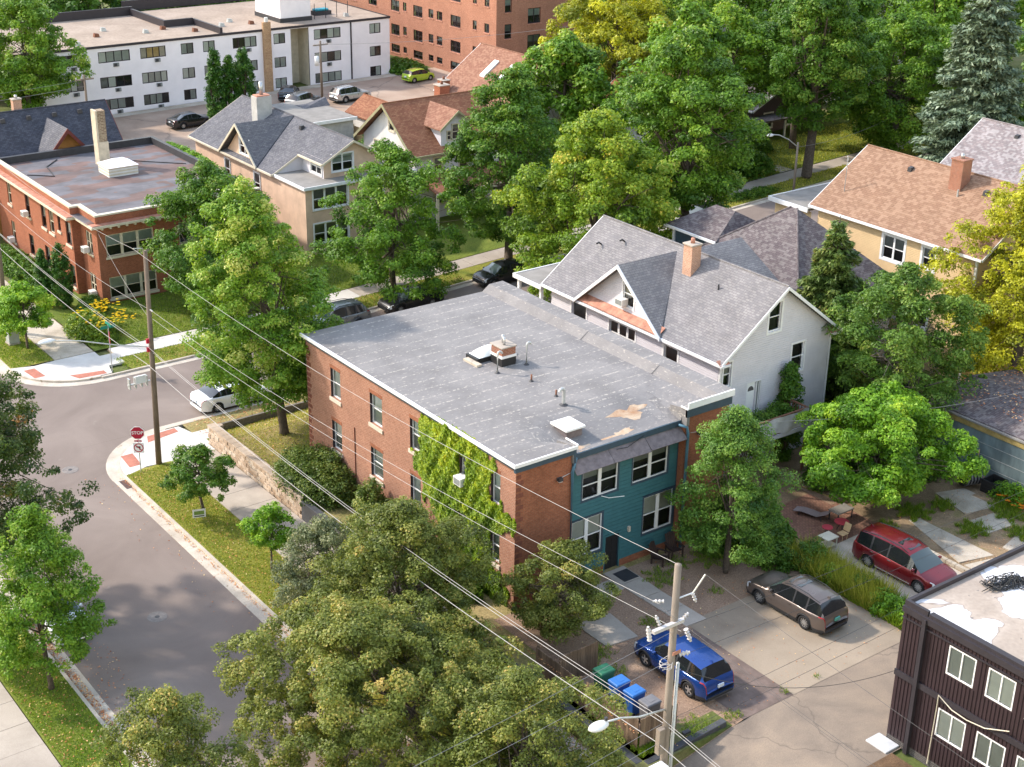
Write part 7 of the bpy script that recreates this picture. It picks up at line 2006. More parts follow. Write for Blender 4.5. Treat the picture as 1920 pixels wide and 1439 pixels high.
for k in range(5):
    MB().tube([(62.3 + k * 0.2, 41.87 - k * 0.06, 1.85), (62.38 + k * 0.2, 41.85 - k * 0.06, 1.85)], 0.45, 12).build('rib', 'bin_grey', cp)
cp = empty('compost_bin', (63.3, 40.6, 1.3), 'open black square compost bin in front of the tumbler', 'composter')
for q in ((62.75, 63.8, 40.1, 40.16), (62.75, 63.8, 41.0, 41.06), (62.75, 62.81, 40.17, 40.99), (63.74, 63.8, 40.17, 40.99)):
    for k in range(4):
        MB().box(q[0], q[1], q[2], q[3], 1.25 + k * 0.2, 1.44 + k * 0.2).build('slat', 'black_paint', cp)
MB().tube([(63.9, 42.3, 1.2), (63.85, 42.2, 3.0)], 0.03, 5).build('garden_stake', 'wood_new', label='upright wooden stake behind the compost tumbler', cat='stake')
MB().box(60.3, 60.9, 35.0, 35.6, 1.2, 2.2).build('storage_bin', 'bin_grey', bevel=0.03, label='grey storage bin peeking over the white patched roof', cat='bin')
# yellow edging poles on the path
MB().tube([(55.4, 47.3, 1.15), (56.0, 44.6, 1.1)], 0.05, 5).build('edging_log', 'garage_gold', label='yellowish edging pole along the garden trail', cat='log')
MB().tube([(55.6, 47.4, 1.15), (56.7, 47.9, 1.2)], 0.05, 5).build('edging_log', 'garage_gold', label='short yellowish edging pole at the bend of the garden trail', cat='log')
# ------------------------------------------------------------------ foliage
leafmat('leaf_maple', (0.034, 0.086, 0.007), (0.100, 0.205, 0.014), (0.20, 0.31, 0.028), (0.40, 0.42, 0.11))
leafmat('leaf_bright', (0.036, 0.098, 0.006), (0.118, 0.250, 0.012), (0.224, 0.366, 0.022), (0.370, 0.464, 0.043))
leafmat('leaf_deep', (0.016, 0.049, 0.006), (0.050, 0.122, 0.010), (0.095, 0.189, 0.016), (0.168, 0.232, 0.029))
leafmat('leaf_pear', (0.026, 0.075, 0.012), (0.085, 0.175, 0.022), (0.15, 0.25, 0.035), (0.24, 0.32, 0.06))
leafmat('leaf_olive', (0.042, 0.062, 0.012), (0.120, 0.150, 0.024), (0.225, 0.235, 0.048), (0.40, 0.29, 0.08))
leafmat('leaf_silver', (0.045, 0.062, 0.028), (0.125, 0.15, 0.065), (0.235, 0.255, 0.13), (0.36, 0.33, 0.18))
leafmat('leaf_oak', (0.016, 0.037, 0.007), (0.047, 0.085, 0.013), (0.095, 0.128, 0.022), (0.269, 0.134, 0.029))
leafmat('leaf_yellowing', (0.045, 0.095, 0.008), (0.135, 0.225, 0.014), (0.26, 0.32, 0.025), (0.50, 0.38, 0.05))
leafmat('leaf_gold', (0.134, 0.159, 0.009), (0.347, 0.354, 0.018), (0.515, 0.500, 0.029), (0.650, 0.561, 0.043))
leafmat('leaf_birch', (0.029, 0.073, 0.009), (0.090, 0.171, 0.020), (0.179, 0.268, 0.043), (0.336, 0.342, 0.079))
leafmat('needle_spruce', (0.030, 0.062, 0.012), (0.085, 0.135, 0.026), (0.17, 0.20, 0.045), (0.36, 0.25, 0.08), trans=0.15)
leafmat('needle_blue', (0.050, 0.080, 0.052), (0.130, 0.180, 0.115), (0.24, 0.30, 0.205), (0.33, 0.39, 0.29), trans=0.12)
leafmat('leaf_arbor', (0.011, 0.041, 0.004), (0.031, 0.095, 0.007), (0.067, 0.152, 0.012), (0.112, 0.207, 0.022), trans=0.15)
leafmat('leaf_yew', (0.022, 0.050, 0.008), (0.075, 0.120, 0.016), (0.15, 0.185, 0.03), (0.26, 0.24, 0.06), trans=0.25)
leafmat('leaf_ivy', (0.039, 0.088, 0.004), (0.146, 0.232, 0.009), (0.314, 0.378, 0.014), (0.448, 0.439, 0.022))
leafmat('leaf_shrub', (0.022, 0.063, 0.006), (0.073, 0.152, 0.013), (0.146, 0.232, 0.022), (0.224, 0.268, 0.036))
leafmat('leaf_red', (0.039, 0.015, 0.009), (0.095, 0.037, 0.018), (0.134, 0.061, 0.022), (0.056, 0.098, 0.014))
leafmat('grass_blade', (0.056, 0.110, 0.009), (0.134, 0.220, 0.014), (0.246, 0.305, 0.029), (0.426, 0.390, 0.072))
leafmat('grass_straw', (0.123, 0.159, 0.014), (0.280, 0.293, 0.036), (0.448, 0.403, 0.079), (0.582, 0.512, 0.137))
leafmat('petal_yellow', (0.45, 0.24, 0.0), (0.70, 0.40, 0.005), (0.80, 0.50, 0.01), None)
leafmat('petal_orange', (0.45, 0.10, 0.0), (0.65, 0.17, 0.005), (0.75, 0.24, 0.01), None)
leafmat('litter', (0.20, 0.06, 0.02), (0.42, 0.16, 0.06), (0.55, 0.32, 0.15), (0.62, 0.48, 0.25), trans=0.1)

def unit(v):
    return v / np.maximum(np.linalg.norm(v, axis=1, keepdims=True), 1e-9)

def leaf_object(name, P, Nn, size, tint, mat, parent, rng, aspect=0.55, along=None, tri=0.0, quad=False):
    """diamond leaves; P n,3 world; returns object"""
    n = len(P)
    o0 = np.array(org(parent)) if parent else np.zeros(3)
    Nn = unit(Nn)
    r = along if along is not None else rng.normal(size=(n, 3))
    t = unit(r - Nn * np.sum(r * Nn, 1, keepdims=True))
    b = np.cross(Nn, t)
    s = np.asarray(size).reshape(-1, 1) * np.ones((n, 1))
    if tri or not quad:
        k = 3
        hw = tri * 0.5 if tri else s * aspect * 0.62
        V = np.stack([P - t * s * 0.45 + b * hw, P - t * s * 0.45 - b * hw, P + t * s * 0.55], 1)
    else:
        k = 4
        V = np.stack([P - t * s * 0.5, P + b * s * aspect * 0.5, P + t * s * 0.5, P - b * s * aspect * 0.5], 1)
    V = V - o0
    me = bpy.data.meshes.new(name)
    me.vertices.add(k * n); me.loops.add(k * n); me.polygons.add(n)
    me.vertices.foreach_set('co', V.reshape(-1).astype(np.float32))
    me.loops.foreach_set('vertex_index', np.arange(k * n, dtype=np.int32))
    me.polygons.foreach_set('loop_start', np.arange(0, k * n, k, dtype=np.int32))
    a = me.attributes.new('tint', 'FLOAT', 'FACE')
    a.data.foreach_set('value', np.clip(tint, 0, 1).astype(np.float32))
    me.update()
    me.materials.append(MATS[mat])
    o = bpy.data.objects.new(name, me)
    COL.objects.link(o)
    if parent:
        o.parent = parent
    return o

def profile(kind, t):
    t = np.clip(t, 0, 1)
    if kind == 'oval':
        return np.sin(np.pi * np.clip(0.06 + 0.92 * t, 0, 1) ** 0.85) ** 0.7
    if kind == 'round':
        return np.sqrt(np.clip(1 - (2 * t - 0.95) ** 2, 0.02, 1))
    if kind == 'cone':
        return np.clip(0.15 + 1.05 * (1 - t) ** 0.8, 0, 1) * np.clip(t * 7 + 0.5, 0, 1)
    if kind == 'column':
        return np.clip(np.sin(np.pi * (0.12 + 0.85 * t)) ** 0.45, 0.05, 1)
    if kind == 'egg':
        return np.sin(np.pi * np.clip(0.10 + 0.88 * t, 0, 1) ** 0.72) ** 0.62
    if kind == 'flat':
        return np.sqrt(np.clip(1 - (1.15 * t - 0.15) ** 2, 0.02, 1))
    if kind == 'vase':
        return np.clip(0.35 + 0.9 * t, 0, 1) * np.sqrt(np.clip(1 - np.clip((t - 0.55) / 0.47, 0, 1) ** 2, 0.02, 1))
    return np.ones_like(t)

NL = [0]
def tree(name, label, x, y, z0, h, cb, R, kind, mat, seed, n=26000, leaf=0.15, puff=0.75, bark='bark', trunk_r=None, cx=0.0, cy=0.0, gap=0.10, group=None, cat='tree', tint=0.0, flat=0.72, inner=0.35, depthfade=0.0, nlimb=12, lump=0.22, droop=0.0, tvar=0.16, topgold=0.0):
    n = int(n * 1.5); R *= 1.03; leaf *= 0.94
    rng = np.random.default_rng(seed)
    root = empty(name, (x, y, z0), label, cat, group)
    zc0, zc1 = z0 + cb, z0 + h
    # puff centres inside the crown envelope, most of them near its skin
    H_ = zc1 - zc0
    area = 2 * math.pi * R * H_ * 0.75
    npf = int(max(24, 1.25 * area / (math.pi * puff * puff) * (1 - gap)) * 1.6)
    T = rng.random(npf * 6)
    T = T[rng.random(len(T)) < np.clip(profile(kind, T) + 0.25 * T, 0.08, 1)][:npf]
    npf = len(T)
    th_ = rng.random(npf) * 2 * math.pi
    ph = rng.random(6) * 6.28
    E = 1 + lump * (0.5 * np.sin(3 * th_ + ph[0] + 4 * T) + 0.35 * np.sin(5 * th_ + ph[1] - 7 * T) + 0.3 * np.sin(2 * th_ + ph[2] + 9 * T))
    inn = np.where(T > 0.58, 0.0, inner)
    rf = np.sqrt(inn ** 2 + (1 - inn ** 2) * rng.random(npf))
    Rp = R * profile(kind, T) * E
    rad = np.maximum(Rp - puff * 0.55, Rp * 0.25) * rf
    C = np.stack([x + cx * T + rad * np.cos(th_), y + cy * T + rad * np.sin(th_), zc0 + puff * 0.3 + (H_ - puff * 0.8) * T + rng.normal(size=npf) * 0.12 * puff], 1)
    pr = puff * rng.uniform(0.6, 1.25, npf)
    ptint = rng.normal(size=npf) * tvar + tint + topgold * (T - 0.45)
    w_ = pr ** 2
    cnt = rng.multinomial(n, w_ / w_.sum())
    idx = np.repeat(np.arange(npf), cnt)
    m = len(idx)
    D = unit(rng.normal(size=(m, 3)))
    D[:, 2] = D[:, 2] * 0.85 + 0.12
    out = C[idx] - np.array([x + cx * 0.5, y + cy * 0.5, zc0 + 0.35 * H_])
    D = unit(D + 0.28 * unit(out))
    fr = rng.random(m) ** 0.42
    st_ = rng.uniform(0.6, 1.45, (npf, 3)) * np.array([1, 1, flat])
    Pz = C[idx] + D * (pr[idx] * fr)[:, None] * st_[idx]
    Pz[:, 2] -= droop * (fr ** 2) * pr[idx]
    Nn = D * 0.75 + np.array([0, 0, 0.55]) + rng.normal(size=(m, 3)) * 0.45
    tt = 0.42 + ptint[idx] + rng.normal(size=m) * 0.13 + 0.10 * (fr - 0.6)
    sz = leaf * rng.uniform(0.65, 1.3, m)
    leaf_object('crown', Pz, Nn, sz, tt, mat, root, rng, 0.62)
    NL[0] += m
    # trunk, limbs, twigs
    tr = trunk_r or max(0.07, 0.022 * h)
    b = MB()
    top = Vector((x + cx * 0.7, y + cy * 0.7, zc0 + 0.72 * H_))
    base = Vector((x, y, z0 - 0.1))
    fork = base.lerp(top, 0.30) + Vector((rng.normal() * 0.08, rng.normal() * 0.08, 0))
    fork.z = z0 + max(cb * 0.9, 0.28 * h)
    mid2 = fork.lerp(top, 0.5) + Vector((rng.normal() * 0.25, rng.normal() * 0.25, 0))
    b.tube([base - Vector((0, 0, 0)), base + Vector((0, 0, 0.35)), fork], tr * 1.25, 10, tr * 0.8)
    b.tube([fork, mid2, top], tr * 0.78, 8, tr * 0.2)
    order = rng.permutation(npf)[:min(npf, nlimb * 6)]
    for q, i in enumerate(order):
        e = Vector(C[i])
        if q < nlimb:
            s = fork.lerp(top, float(rng.random() * 0.6))
            md = s.lerp(e, 0.5) + Vector((0, 0, -0.06 * (e - s).length))
            b.tube([s, md, e], tr * 0.42, 6, tr * 0.10, caps=False)
        else:
            j = order[q % nlimb]
            s0 = fork.lerp(top, 0.4); s = s0.lerp(Vector(C[j]), 0.55)
            if (s - e).length < R * 1.1:
                b.tube([s, s.lerp(e, 0.5) + Vector((0, 0, 0.08)), e], tr * 0.14, 4, tr * 0.05, caps=False)
    b.build('trunk', bark, root, smooth=True)
    return root

def conifer(name, label, x, y, z0, h, R, mat, seed, n=26000, leaf=0.16, group=None, droop=0.35, tint=0.0, gap=0.1, lev=None, tuft=0.34):
    n = int(n * 1.6)
    rng = np.random.default_rng(seed)
    root = empty(name, (x, y, z0), label, 'tree', group)
    lev = lev or int(h * 1.9)
    Ps = []; As = []; Ts = []
    b = MB()
    b.tube([(x, y, z0 - 0.1), (x, y, z0 + h * 0.97)], max(0.1, h * 0.02), 8, 0.02)
    tips = []
    for l in range(lev):
        t = 0.06 + 0.92 * l / lev
        zz_ = z0 + h * t
        L_ = R * (1 - t) ** 0.72 * rng.uniform(0.85, 1.1) + 0.12
        nb = int(rng.integers(7, 11)) if t < 0.8 else 5
        a0 = rng.random() * 6.28
        for k in range(nb):
            if rng.random() < gap:
                continue
            a = a0 + 2 * math.pi * k / nb + rng.normal() * 0.15
            ln = L_ * rng.uniform(0.7, 1.12)
            tips.append((a, ln, zz_, t, rng.normal() * 0.12))
    tot = sum(q[1] for q in tips)
    for a, ln, zz_, t, tv in tips:
        u = np.array([math.cos(a), math.sin(a), 0])
        k = max(20, int(n * ln / tot))
        s = rng.random(k) ** 0.65
        side = rng.normal(size=k) * tuft * (0.25 + 0.5 * (1 - s)) * min(1.3, 0.6 + ln * 0.25)
        perp = np.array([-u[1], u[0], 0])
        dz = -droop * ln * s ** 1.3 + 0.16 * ln * s ** 3 - np.abs(rng.normal(size=k)) * 0.16
        Ps.append(np.array([x, y, zz_]) + u * (s * ln)[:, None] + perp * side[:, None] + np.stack([np.zeros(k), np.zeros(k), dz], 1))
        As.append(np.tile(u, (k, 1)) + perp * (side * 2)[:, None] + np.stack([np.zeros(k), np.zeros(k), -rng.random(k) * 0.7], 1))
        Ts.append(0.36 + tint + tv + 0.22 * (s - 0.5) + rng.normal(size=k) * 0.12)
        b.tube([(x, y, zz_), (x + u[0] * ln * 0.55, y + u[1] * ln * 0.55, zz_ - droop * ln * 0.42), (x + u[0] * ln * 0.93, y + u[1] * ln * 0.93, zz_ - droop * ln * 0.8)], 0.035, 4, 0.01, caps=False)
    P_ = np.concatenate(Ps); A_ = np.concatenate(As); T_ = np.concatenate(Ts)
    m = len(P_)
    Nn = np.array([0, 0, 1.0]) + rng.normal(size=(m, 3)) * 0.5
    leaf_object('crown', P_, Nn, leaf * rng.uniform(0.7, 1.3, m), T_, mat, root, rng, 0.42, along=A_ + rng.normal(size=(m, 3)) * 0.25)
    NL[0] += m
    b.build('trunk', 'bark', root, smooth=True)
    return root

def clump(name, label, x, y, rx, ry, h, mat, seed, n=4000, leaf=0.1, z0=None, cat='shrub', group=None, tint=0.0, puff=0.3):
    """low shrub: leaf puffs over a mound plus a few stems"""
    rng = np.random.default_rng(seed)
    z0 = zg(x, y) + 0.03 if z0 is None else z0
    root = empty(name, (x, y, z0), label, cat, group)
    k = int(max(14, 7 * rx * ry / puff ** 2))
    a = rng.random(k) * 6.28; r = np.sqrt(rng.random(k))
    C = np.stack([x + rx * r * np.cos(a), y + ry * r * np.sin(a), z0 + h * np.sqrt(np.clip(1.02 - r ** 2, 0.05, 1)) * rng.uniform(0.55, 0.95, k)], 1)
    idx = rng.integers(0, k, n)
    D = unit(rng.normal(size=(n, 3)))
    P_ = C[idx] + D * puff * (rng.uniform(0.6, 1.2, k)[idx] * rng.random(n) ** 0.4)[:, None]
    low = rng.random(n) < 0.4
    P_[low, 2] = z0 + (P_[low, 2] - z0) * rng.random(low.sum())
    P_[:, 2] = np.maximum(P_[:, 2], z0 + 0.03)
    pt = rng.normal(size=k) * 0.15
    leaf_object('foliage', P_, D * 0.6 + np.array([0, 0, 0.7]) + rng.normal(size=(n, 3)) * 0.4, leaf * rng.uniform(0.7, 1.3, n), 0.42 + tint + pt[idx] + rng.normal(size=n) * 0.13, mat, root, rng, 0.6)
    NL[0] += n
    b = MB()
    for i in range(min(k, 9)):
        b.tube([(x + (C[i][0] - x) * 0.25, y + (C[i][1] - y) * 0.25, z0 - 0.05), tuple(C[i])], 0.025, 4, 0.01, caps=False)
    b.build('stem', 'bark', root)
    return root

def blades(name, label, x0, x1, y0, y1, n, h, mat, seed, kind='stuff', cat='grass', off=0.03, w_=0.03, lean=0.35, mask=None, group=None):
    rng = np.random.default_rng(seed)
    X = x0 + (x1 - x0) * rng.random(n); Y = y0 + (y1 - y0) * rng.random(n)
    if mask:
        k = mask(X, Y); X, Y = X[k], Y[k]; n = len(X)
    Z = np.array([zg(a, b_) for a, b_ in zip(X, Y)]) + off
    hh = h * rng.uniform(0.5, 1.2, n)
    up = np.stack([rng.normal(size=n) * lean, rng.normal(size=n) * lean, np.ones(n)], 1)
    up = unit(up)
    P_ = np.stack([X, Y, Z], 1) + up * (hh * 0.5)[:, None]
    side = unit(np.cross(up, rng.normal(size=(n, 3))))
    o = leaf_object(name, P_, side, hh, 0.42 + rng.normal(size=n) * 0.2, mat, None, rng, along=up, tri=w_)
    NL[0] += n
    return tag(o, label, cat, group, kind)
# ------------------------------------------------------------------ trees near the main building
tree('maple_tree', 'tall bright green maple at the corner in front of the flat roof', 35.9, 69.25, 0.95, 15.0, 2.7, 4.5, 'egg', 'leaf_maple', 11, 62000, 0.165, 0.7, cx=-1.4, cy=1.05, trunk_r=0.26, tint=0.10, gap=0.0, droop=0.2, topgold=0.18)
tree('pear_tree', 'dense egg shaped green tree hiding the right end of the teal wall', 45.9, 43.2, 0.9, 9.0, 1.5, 2.75, 'egg', 'leaf_pear', 12, 36000, 0.115, 0.5, lump=0.12, trunk_r=0.17, tint=0.0)
tree('garden_tree', 'bright lush green tree spreading over the patio behind the minivan', 57.6, 43.9, 1.1, 6.4, 0.9, 4.7, 'round', 'leaf_bright', 13, 40000, 0.17, 0.62, tint=-0.02, droop=0.3, lump=0.3)
tree('birch_tree', 'large loose leaved tree left of the yellow house', 64.2, 48.6, 1.3, 10.6, 0.6, 4.8, 'round', 'leaf_birch', 14, 46000, 0.16, 0.62, bark='bark_grey', droop=0.5, lump=0.3)
conifer('spruce_tree', 'green spruce with brown cones between the white and yellow houses', 64.6, 54.2, 1.4, 12.0, 3.9, 'needle_spruce', 15, 44000, 0.27, gap=0.05, tint=0.03, droop=0.28, tuft=0.5)
tree('locust_tree', 'golden yellow locust tree at the right edge', 74.3, 47.6, 1.7, 15.0, 0.6, 4.6, 'oval', 'leaf_gold', 16, 50000, 0.17, 0.6, droop=0.4, lump=0.35, gap=0.0, tint=-0.08)
tree('street_maple', 'large rounded maple with orange tinged top in the centre background', 63.0, 74.0, 0.9, 14.6, 1.4, 6.2, 'egg', 'leaf_yellowing', 17, 56000, 0.22, 0.8, tint=-0.04, topgold=0.26, tvar=0.13, gap=0.05)
tree('street_maple', 'tall dark green street tree right of the orange tinged maple', 72.2, 75.0, 1.4, 18.0, 5.8, 6.0, 'oval', 'leaf_maple', 18, 46000, 0.23, 0.9, cx=1.2, cy=1.6, tint=-0.05, trunk_r=0.42, gap=0.08)
tree('elm_tree', 'green elm across the street left of the orange tinged maple', 64.6, 86.2, 1.1, 15.2, 1.8, 4.9, 'oval', 'leaf_deep', 19, 36000, 0.22, 0.8, tint=0.16, gap=0.12)
tree('open_maple', 'loose open crowned tree in front of the brown roofed house', 54.0, 86.0, 0.7, 11.3, 0.9, 5.0, 'flat', 'leaf_maple', 20, 30000, 0.2, 0.75, tint=-0.08, gap=0.3, lump=0.5, tvar=0.12)
tree('dark_maple', 'dark green tree before the corner brick flats behind the bright maple', 42.0, 90.8, 0.3, 11.0, 0.5, 4.5, 'round', 'leaf_deep', 21, 34000, 0.19, 0.75, tint=0.12, gap=0.05)
tree('golden_maple', 'tall yellow topped tree before the brick apartments at the top', 93.8, 108.6, 2.0, 15.5, 3.0, 6.8, 'round', 'leaf_gold', 22, 38000, 0.28, 0.95, tint=-0.2, topgold=0.3, tvar=0.16, gap=0.12)
tree('ash_tree', 'tall ash tree with thick dark trunk on the far boulevard', 98.0, 86.6, 2.55, 17.5, 5.2, 5.4, 'oval', 'leaf_deep', 23, 32000, 0.25, 0.9, tint=0.14, trunk_r=0.48, gap=0.25)
tree('linden_tree', 'broad green tree left of the blue spruce', 109.0, 86.2, 2.8, 14.0, 1.2, 6.1, 'round', 'leaf_maple', 24, 36000, 0.26, 0.9, tint=-0.04, gap=0.08)
conifer('blue_spruce', 'tall blue green spruce at the upper right corner', 99.6, 71.0, 2.5, 21.5, 6.2, 'needle_blue', 25, 46000, 0.42, droop=0.36, gap=0.08, tuft=0.75)
tree('poplar_tree', 'big green tree at the top left before the white block', 49.8, 148.0, 0.4, 14.0, 2.5, 5.6, 'oval', 'leaf_maple', 26, 32000, 0.26, 0.9, tint=0.05, gap=0.12)
tree('boulevard_tree', 'small yellow green tree on the far corner lawn by the grey cabinet', 29.0, 92.1, 0.12, 4.9, 1.5, 2.05, 'flat', 'leaf_bright', 27, 12000, 0.16, 0.5, tint=0.12, gap=0.15, trunk_r=0.09)
tree('oak_tree', 'dark green oak with russet patches at the left edge', 15.8, 61.8, 0.12, 12.2, 2.6, 5.0, 'round', 'leaf_oak', 28, 56000, 0.135, 0.52, tint=0.0, tvar=0.2, gap=0.15, lump=0.35)
tree('young_maple', 'bright green young maple by the kerb at the lower left', 16.2, 53.9, 0.12, 8.9, 1.3, 2.45, 'egg', 'leaf_maple', 29, 26000, 0.125, 0.45, tint=0.06, gap=0.12, trunk_r=0.12, lump=0.3)
tree('small_tree', 'small round tree on the lawn beside the lawn sign', 28.4, 64.3, 0.12, 4.1, 1.35, 1.85, 'flat', 'leaf_deep', 30, 9000, 0.125, 0.36, tint=0.22, gap=0.15, trunk_r=0.085, lump=0.3)
tree('sapling_tree', 'little yellow green sapling on the boulevard before the silver leaved shrubs', 28.6, 57.2, 0.12, 3.7, 1.2, 1.3, 'round', 'leaf_bright', 31, 4500, 0.13, 0.32, tint=0.05, gap=0.3, trunk_r=0.06)
G = 'olive green boulevard trees in the foreground'
tree('crab_apple', 'silvery leaved tree left of the ivy wall', 28.3, 51.3, 0.12, 5.6, 0.4, 2.55, 'round', 'leaf_silver', 32, 24000, 0.105, 0.42, gap=0.08, lump=0.3, group=G)
tree('crab_apple', 'olive green tree directly below the ivy covered wall', 29.4, 46.4, 0.12, 8.4, 0.6, 3.7, 'round', 'leaf_olive', 33, 60000, 0.115, 0.46, tint=-0.02, gap=-0.3, inner=0.5, lump=0.3, group=G)
tree('crab_apple', 'largest olive green tree at the bottom centre', 26.6, 40.4, 0.12, 7.4, 0.3, 6.1, 'flat', 'leaf_olive', 34, 120000, 0.115, 0.5, cx=-2.9, cy=1.2, tint=0.08, gap=-0.3, inner=0.4, lump=0.3, trunk_r=0.2, group=G)
tree('crab_apple', 'olive green tree at the bottom edge right of the largest one', 27.6, 35.4, 0.12, 6.6, 0.3, 3.9, 'round', 'leaf_olive', 38, 36000, 0.11, 0.46, tint=0.04, gap=-0.1, lump=0.3, group=G)
tree('crab_apple', 'olive green tree at the bottom edge left of the largest one', 16.0, 40.6, 0.12, 7.6, 1.5, 2.7, 'round', 'leaf_olive', 35, 26000, 0.105, 0.42, tint=0.02, gap=0.1, lump=0.3, group=G)
tree('crab_apple', 'olive green tree growing over the plank fence beside the path', 35.7, 43.6, 0.9, 4.8, 0.5, 2.45, 'round', 'leaf_olive', 36, 24000, 0.105, 0.42, tint=0.0, gap=0.08, lump=0.3, group=G)
tree('street_sapling', 'slim young tree with thin trunk on the far lawn at upper right', 90.3, 90.3, 2.2, 5.2, 2.4, 1.7, 'round', 'leaf_deep', 37, 5000, 0.2, 0.5, trunk_r=0.07)
# arborvitae
for i, (x, y, h, R_, lb) in enumerate(((65.2, 137.0, 8.6, 1.05, 'left'), (66.7, 136.8, 7.9, 0.95, 'middle'), (68.3, 136.7, 8.4, 1.2, 'right'))):
    tree('arborvitae', 'tall columnar arborvitae, %s of the three by the black sedan' % lb, x, y, 0.5, h, 0.05, R_, 'column', 'leaf_arbor', 40 + i, 13000, 0.17, 0.26, flat=1.3, lump=0.06, inner=0.6, group='arborvitae before the white block', nlimb=5)
for i, (x, y, h, R_, lb) in enumerate(((32.9, 99.0, 4.2, 0.62, 'left'), (33.9, 98.2, 4.8, 0.85, 'right'))):
    tree('arborvitae', 'columnar arborvitae, %s of the pair beside the corner brick flats' % lb, x, y, 0.15, h, 0.05, R_, 'column', 'leaf_arbor', 45 + i, 8000, 0.12, 0.2, flat=1.3, lump=0.06, inner=0.6, group='arborvitae beside the brick flats', nlimb=4)
# filler trees further off, each with its own place
far = [(88, 92.5, 5.4, 16, 'leaf_maple', 'bushy green tree behind the black utility car'), (113, 99, 6.0, 15, 'leaf_deep', 'dark tree behind the broad green tree at upper right'), (122, 92, 6.0, 16, 'leaf_maple', 'green tree behind the blue spruce'),
       (104, 118, 6.5, 15, 'leaf_yellowing', 'yellow green tree right of the golden treetop'), (118, 118, 6.5, 15, 'leaf_maple', 'green treetop left of the pale distant house'), (130, 108, 6.5, 16, 'leaf_deep', 'dark treetop below the pale distant house'), (136, 98, 6.5, 16, 'leaf_maple', 'green treetop above the ash tree'),
       (146, 104, 6.5, 17, 'leaf_deep', 'dark treetop at the top right edge'), (128, 80, 6.0, 16, 'leaf_yellowing', 'yellow tinged treetop at the right edge above the mauve roof'), (84, 104, 5.0, 12.5, 'leaf_maple', 'green tree beside the house with skylights'), (140, 124, 6.5, 16, 'leaf_deep', 'dark treetop behind the bright white distant house'),
       (160, 120, 7, 18, 'leaf_maple', 'green treetop in the top right corner'), (122, 130, 6.5, 15, 'leaf_yellowing', 'yellowish treetop at the top edge right of the brick apartments'), (112, 72, 5, 17, 'leaf_deep', 'dark tree right of the blue spruce')]
for i, (x, y, R_, h, mt, lb) in enumerate(far):
    tree('background_tree', lb, x, y, zg(x, y), h, 1.5, R_, 'round', mt, 60 + i, 13000, 0.38, 1.05, tint=-0.02 if mt != 'leaf_deep' else 0.15, nlimb=8, group='background trees')
back = [(44, 178, 7, 14), (56, 176, 6.5, 12), (68, 179, 7, 13), (81, 181, 7, 13), (94, 182, 6, 13), (34, 165, 6, 13), (38, 150, 5, 11)]
wd = ['dark tree behind the left end of the white block', 'dark tree behind the white block above the long windows', 'dark tree behind the middle of the white block', 'dark tree behind the penthouse of the white block', 'dark tree between the white block and the brick apartments', 'dark tree at the top left corner', 'shrubby tree behind the slate roof chimney']
for i, (x, y, R_, h) in enumerate(back):
    tree('background_tree', wd[i], x, y, 0.3, h, 0.8, R_, 'round', 'leaf_deep', 80 + i, 9000, 0.5, 1.2, tint=0.05, nlimb=6, group='background trees')
tree('background_tree', 'green street tree just left of the ash tree', 93.5, 93.0, 2.3, 15.0, 5.5, 4.8, 'round', 'leaf_maple', 95, 18000, 0.3, 0.95, group='background trees')
tree('background_tree', 'dark green tree between the ash and the broad green tree', 104.0, 94.0, 2.7, 15.5, 5.0, 4.8, 'round', 'leaf_deep', 96, 16000, 0.3, 0.95, tint=0.15, group='background trees')
# ------------------------------------------------------------------ shrubs
clump('yew_shrub', 'large spreading yew bush at the far corner of the brick wall', 34.1, 62.3, 1.75, 3.0, 2.3, 'leaf_yew', 100, 24000, 0.12, puff=0.42)
clump('yew_shrub', 'upright juniper bush below the second column of windows', 34.5, 57.4, 0.8, 1.0, 2.6, 'leaf_yew', 101, 6000, 0.12, tint=0.05)
clump('yew_shrub', 'juniper bush below the third column of windows', 34.4, 55.0, 0.9, 1.3, 1.9, 'leaf_shrub', 102, 6000, 0.12)
clump('boxwood_shrub', 'leafy shrubs growing at the foot of the ivy', 34.4, 50.5, 0.9, 2.6, 1.8, 'leaf_shrub', 103, 9000, 0.12, tint=0.1)
tree('climbing_vine', 'climbing vine column on the back wall of the white clapboard house', 57.1, 50.1, 1.0, 5.9, 0.05, 0.85, 'column', 'leaf_deep', 104, 9000, 0.14, 0.32, tint=0.16, flat=1.0, nlimb=4, cat='vine')
clump('hydrangea_shrub', 'broad leafy shrubs between the round tree and the patio', 49.3, 44.2, 1.6, 1.9, 2.0, 'leaf_shrub', 105, 14000, 0.15)
clump('hedge_shrub', 'green bush beside the front wing of the brown grey wagon', 48.6, 42.6, 1.0, 1.2, 1.2, 'leaf_shrub', 106, 6000, 0.13)
clump('hedge_shrub', 'small round green bush beside the minivan driveway', 50.3, 37.9, 0.4, 0.4, 0.9, 'leaf_shrub', 107, 1800, 0.12)
clump('fern_shrub', 'shrubs under the round tree by the teal wall', 47.3, 45.2, 1.0, 0.9, 0.9, 'leaf_shrub', 108, 5000, 0.12)
clump('barberry_shrub', 'dark reddish bush at the bottom left corner', 12.1, 47.2, 1.0, 1.3, 1.1, 'leaf_red', 109, 7000, 0.11)
clump('spruce_shrub', 'small blue spruce behind the patched roof', 49.2, 128.5, 1.3, 1.3, 2.4, 'needle_blue', 110, 5000, 0.22, tint=0.2)
clump('shrub', 'yellow green shrub right of the small blue spruce', 51.3, 128.3, 1.3, 1.0, 1.7, 'leaf_bright', 111, 4000, 0.22)
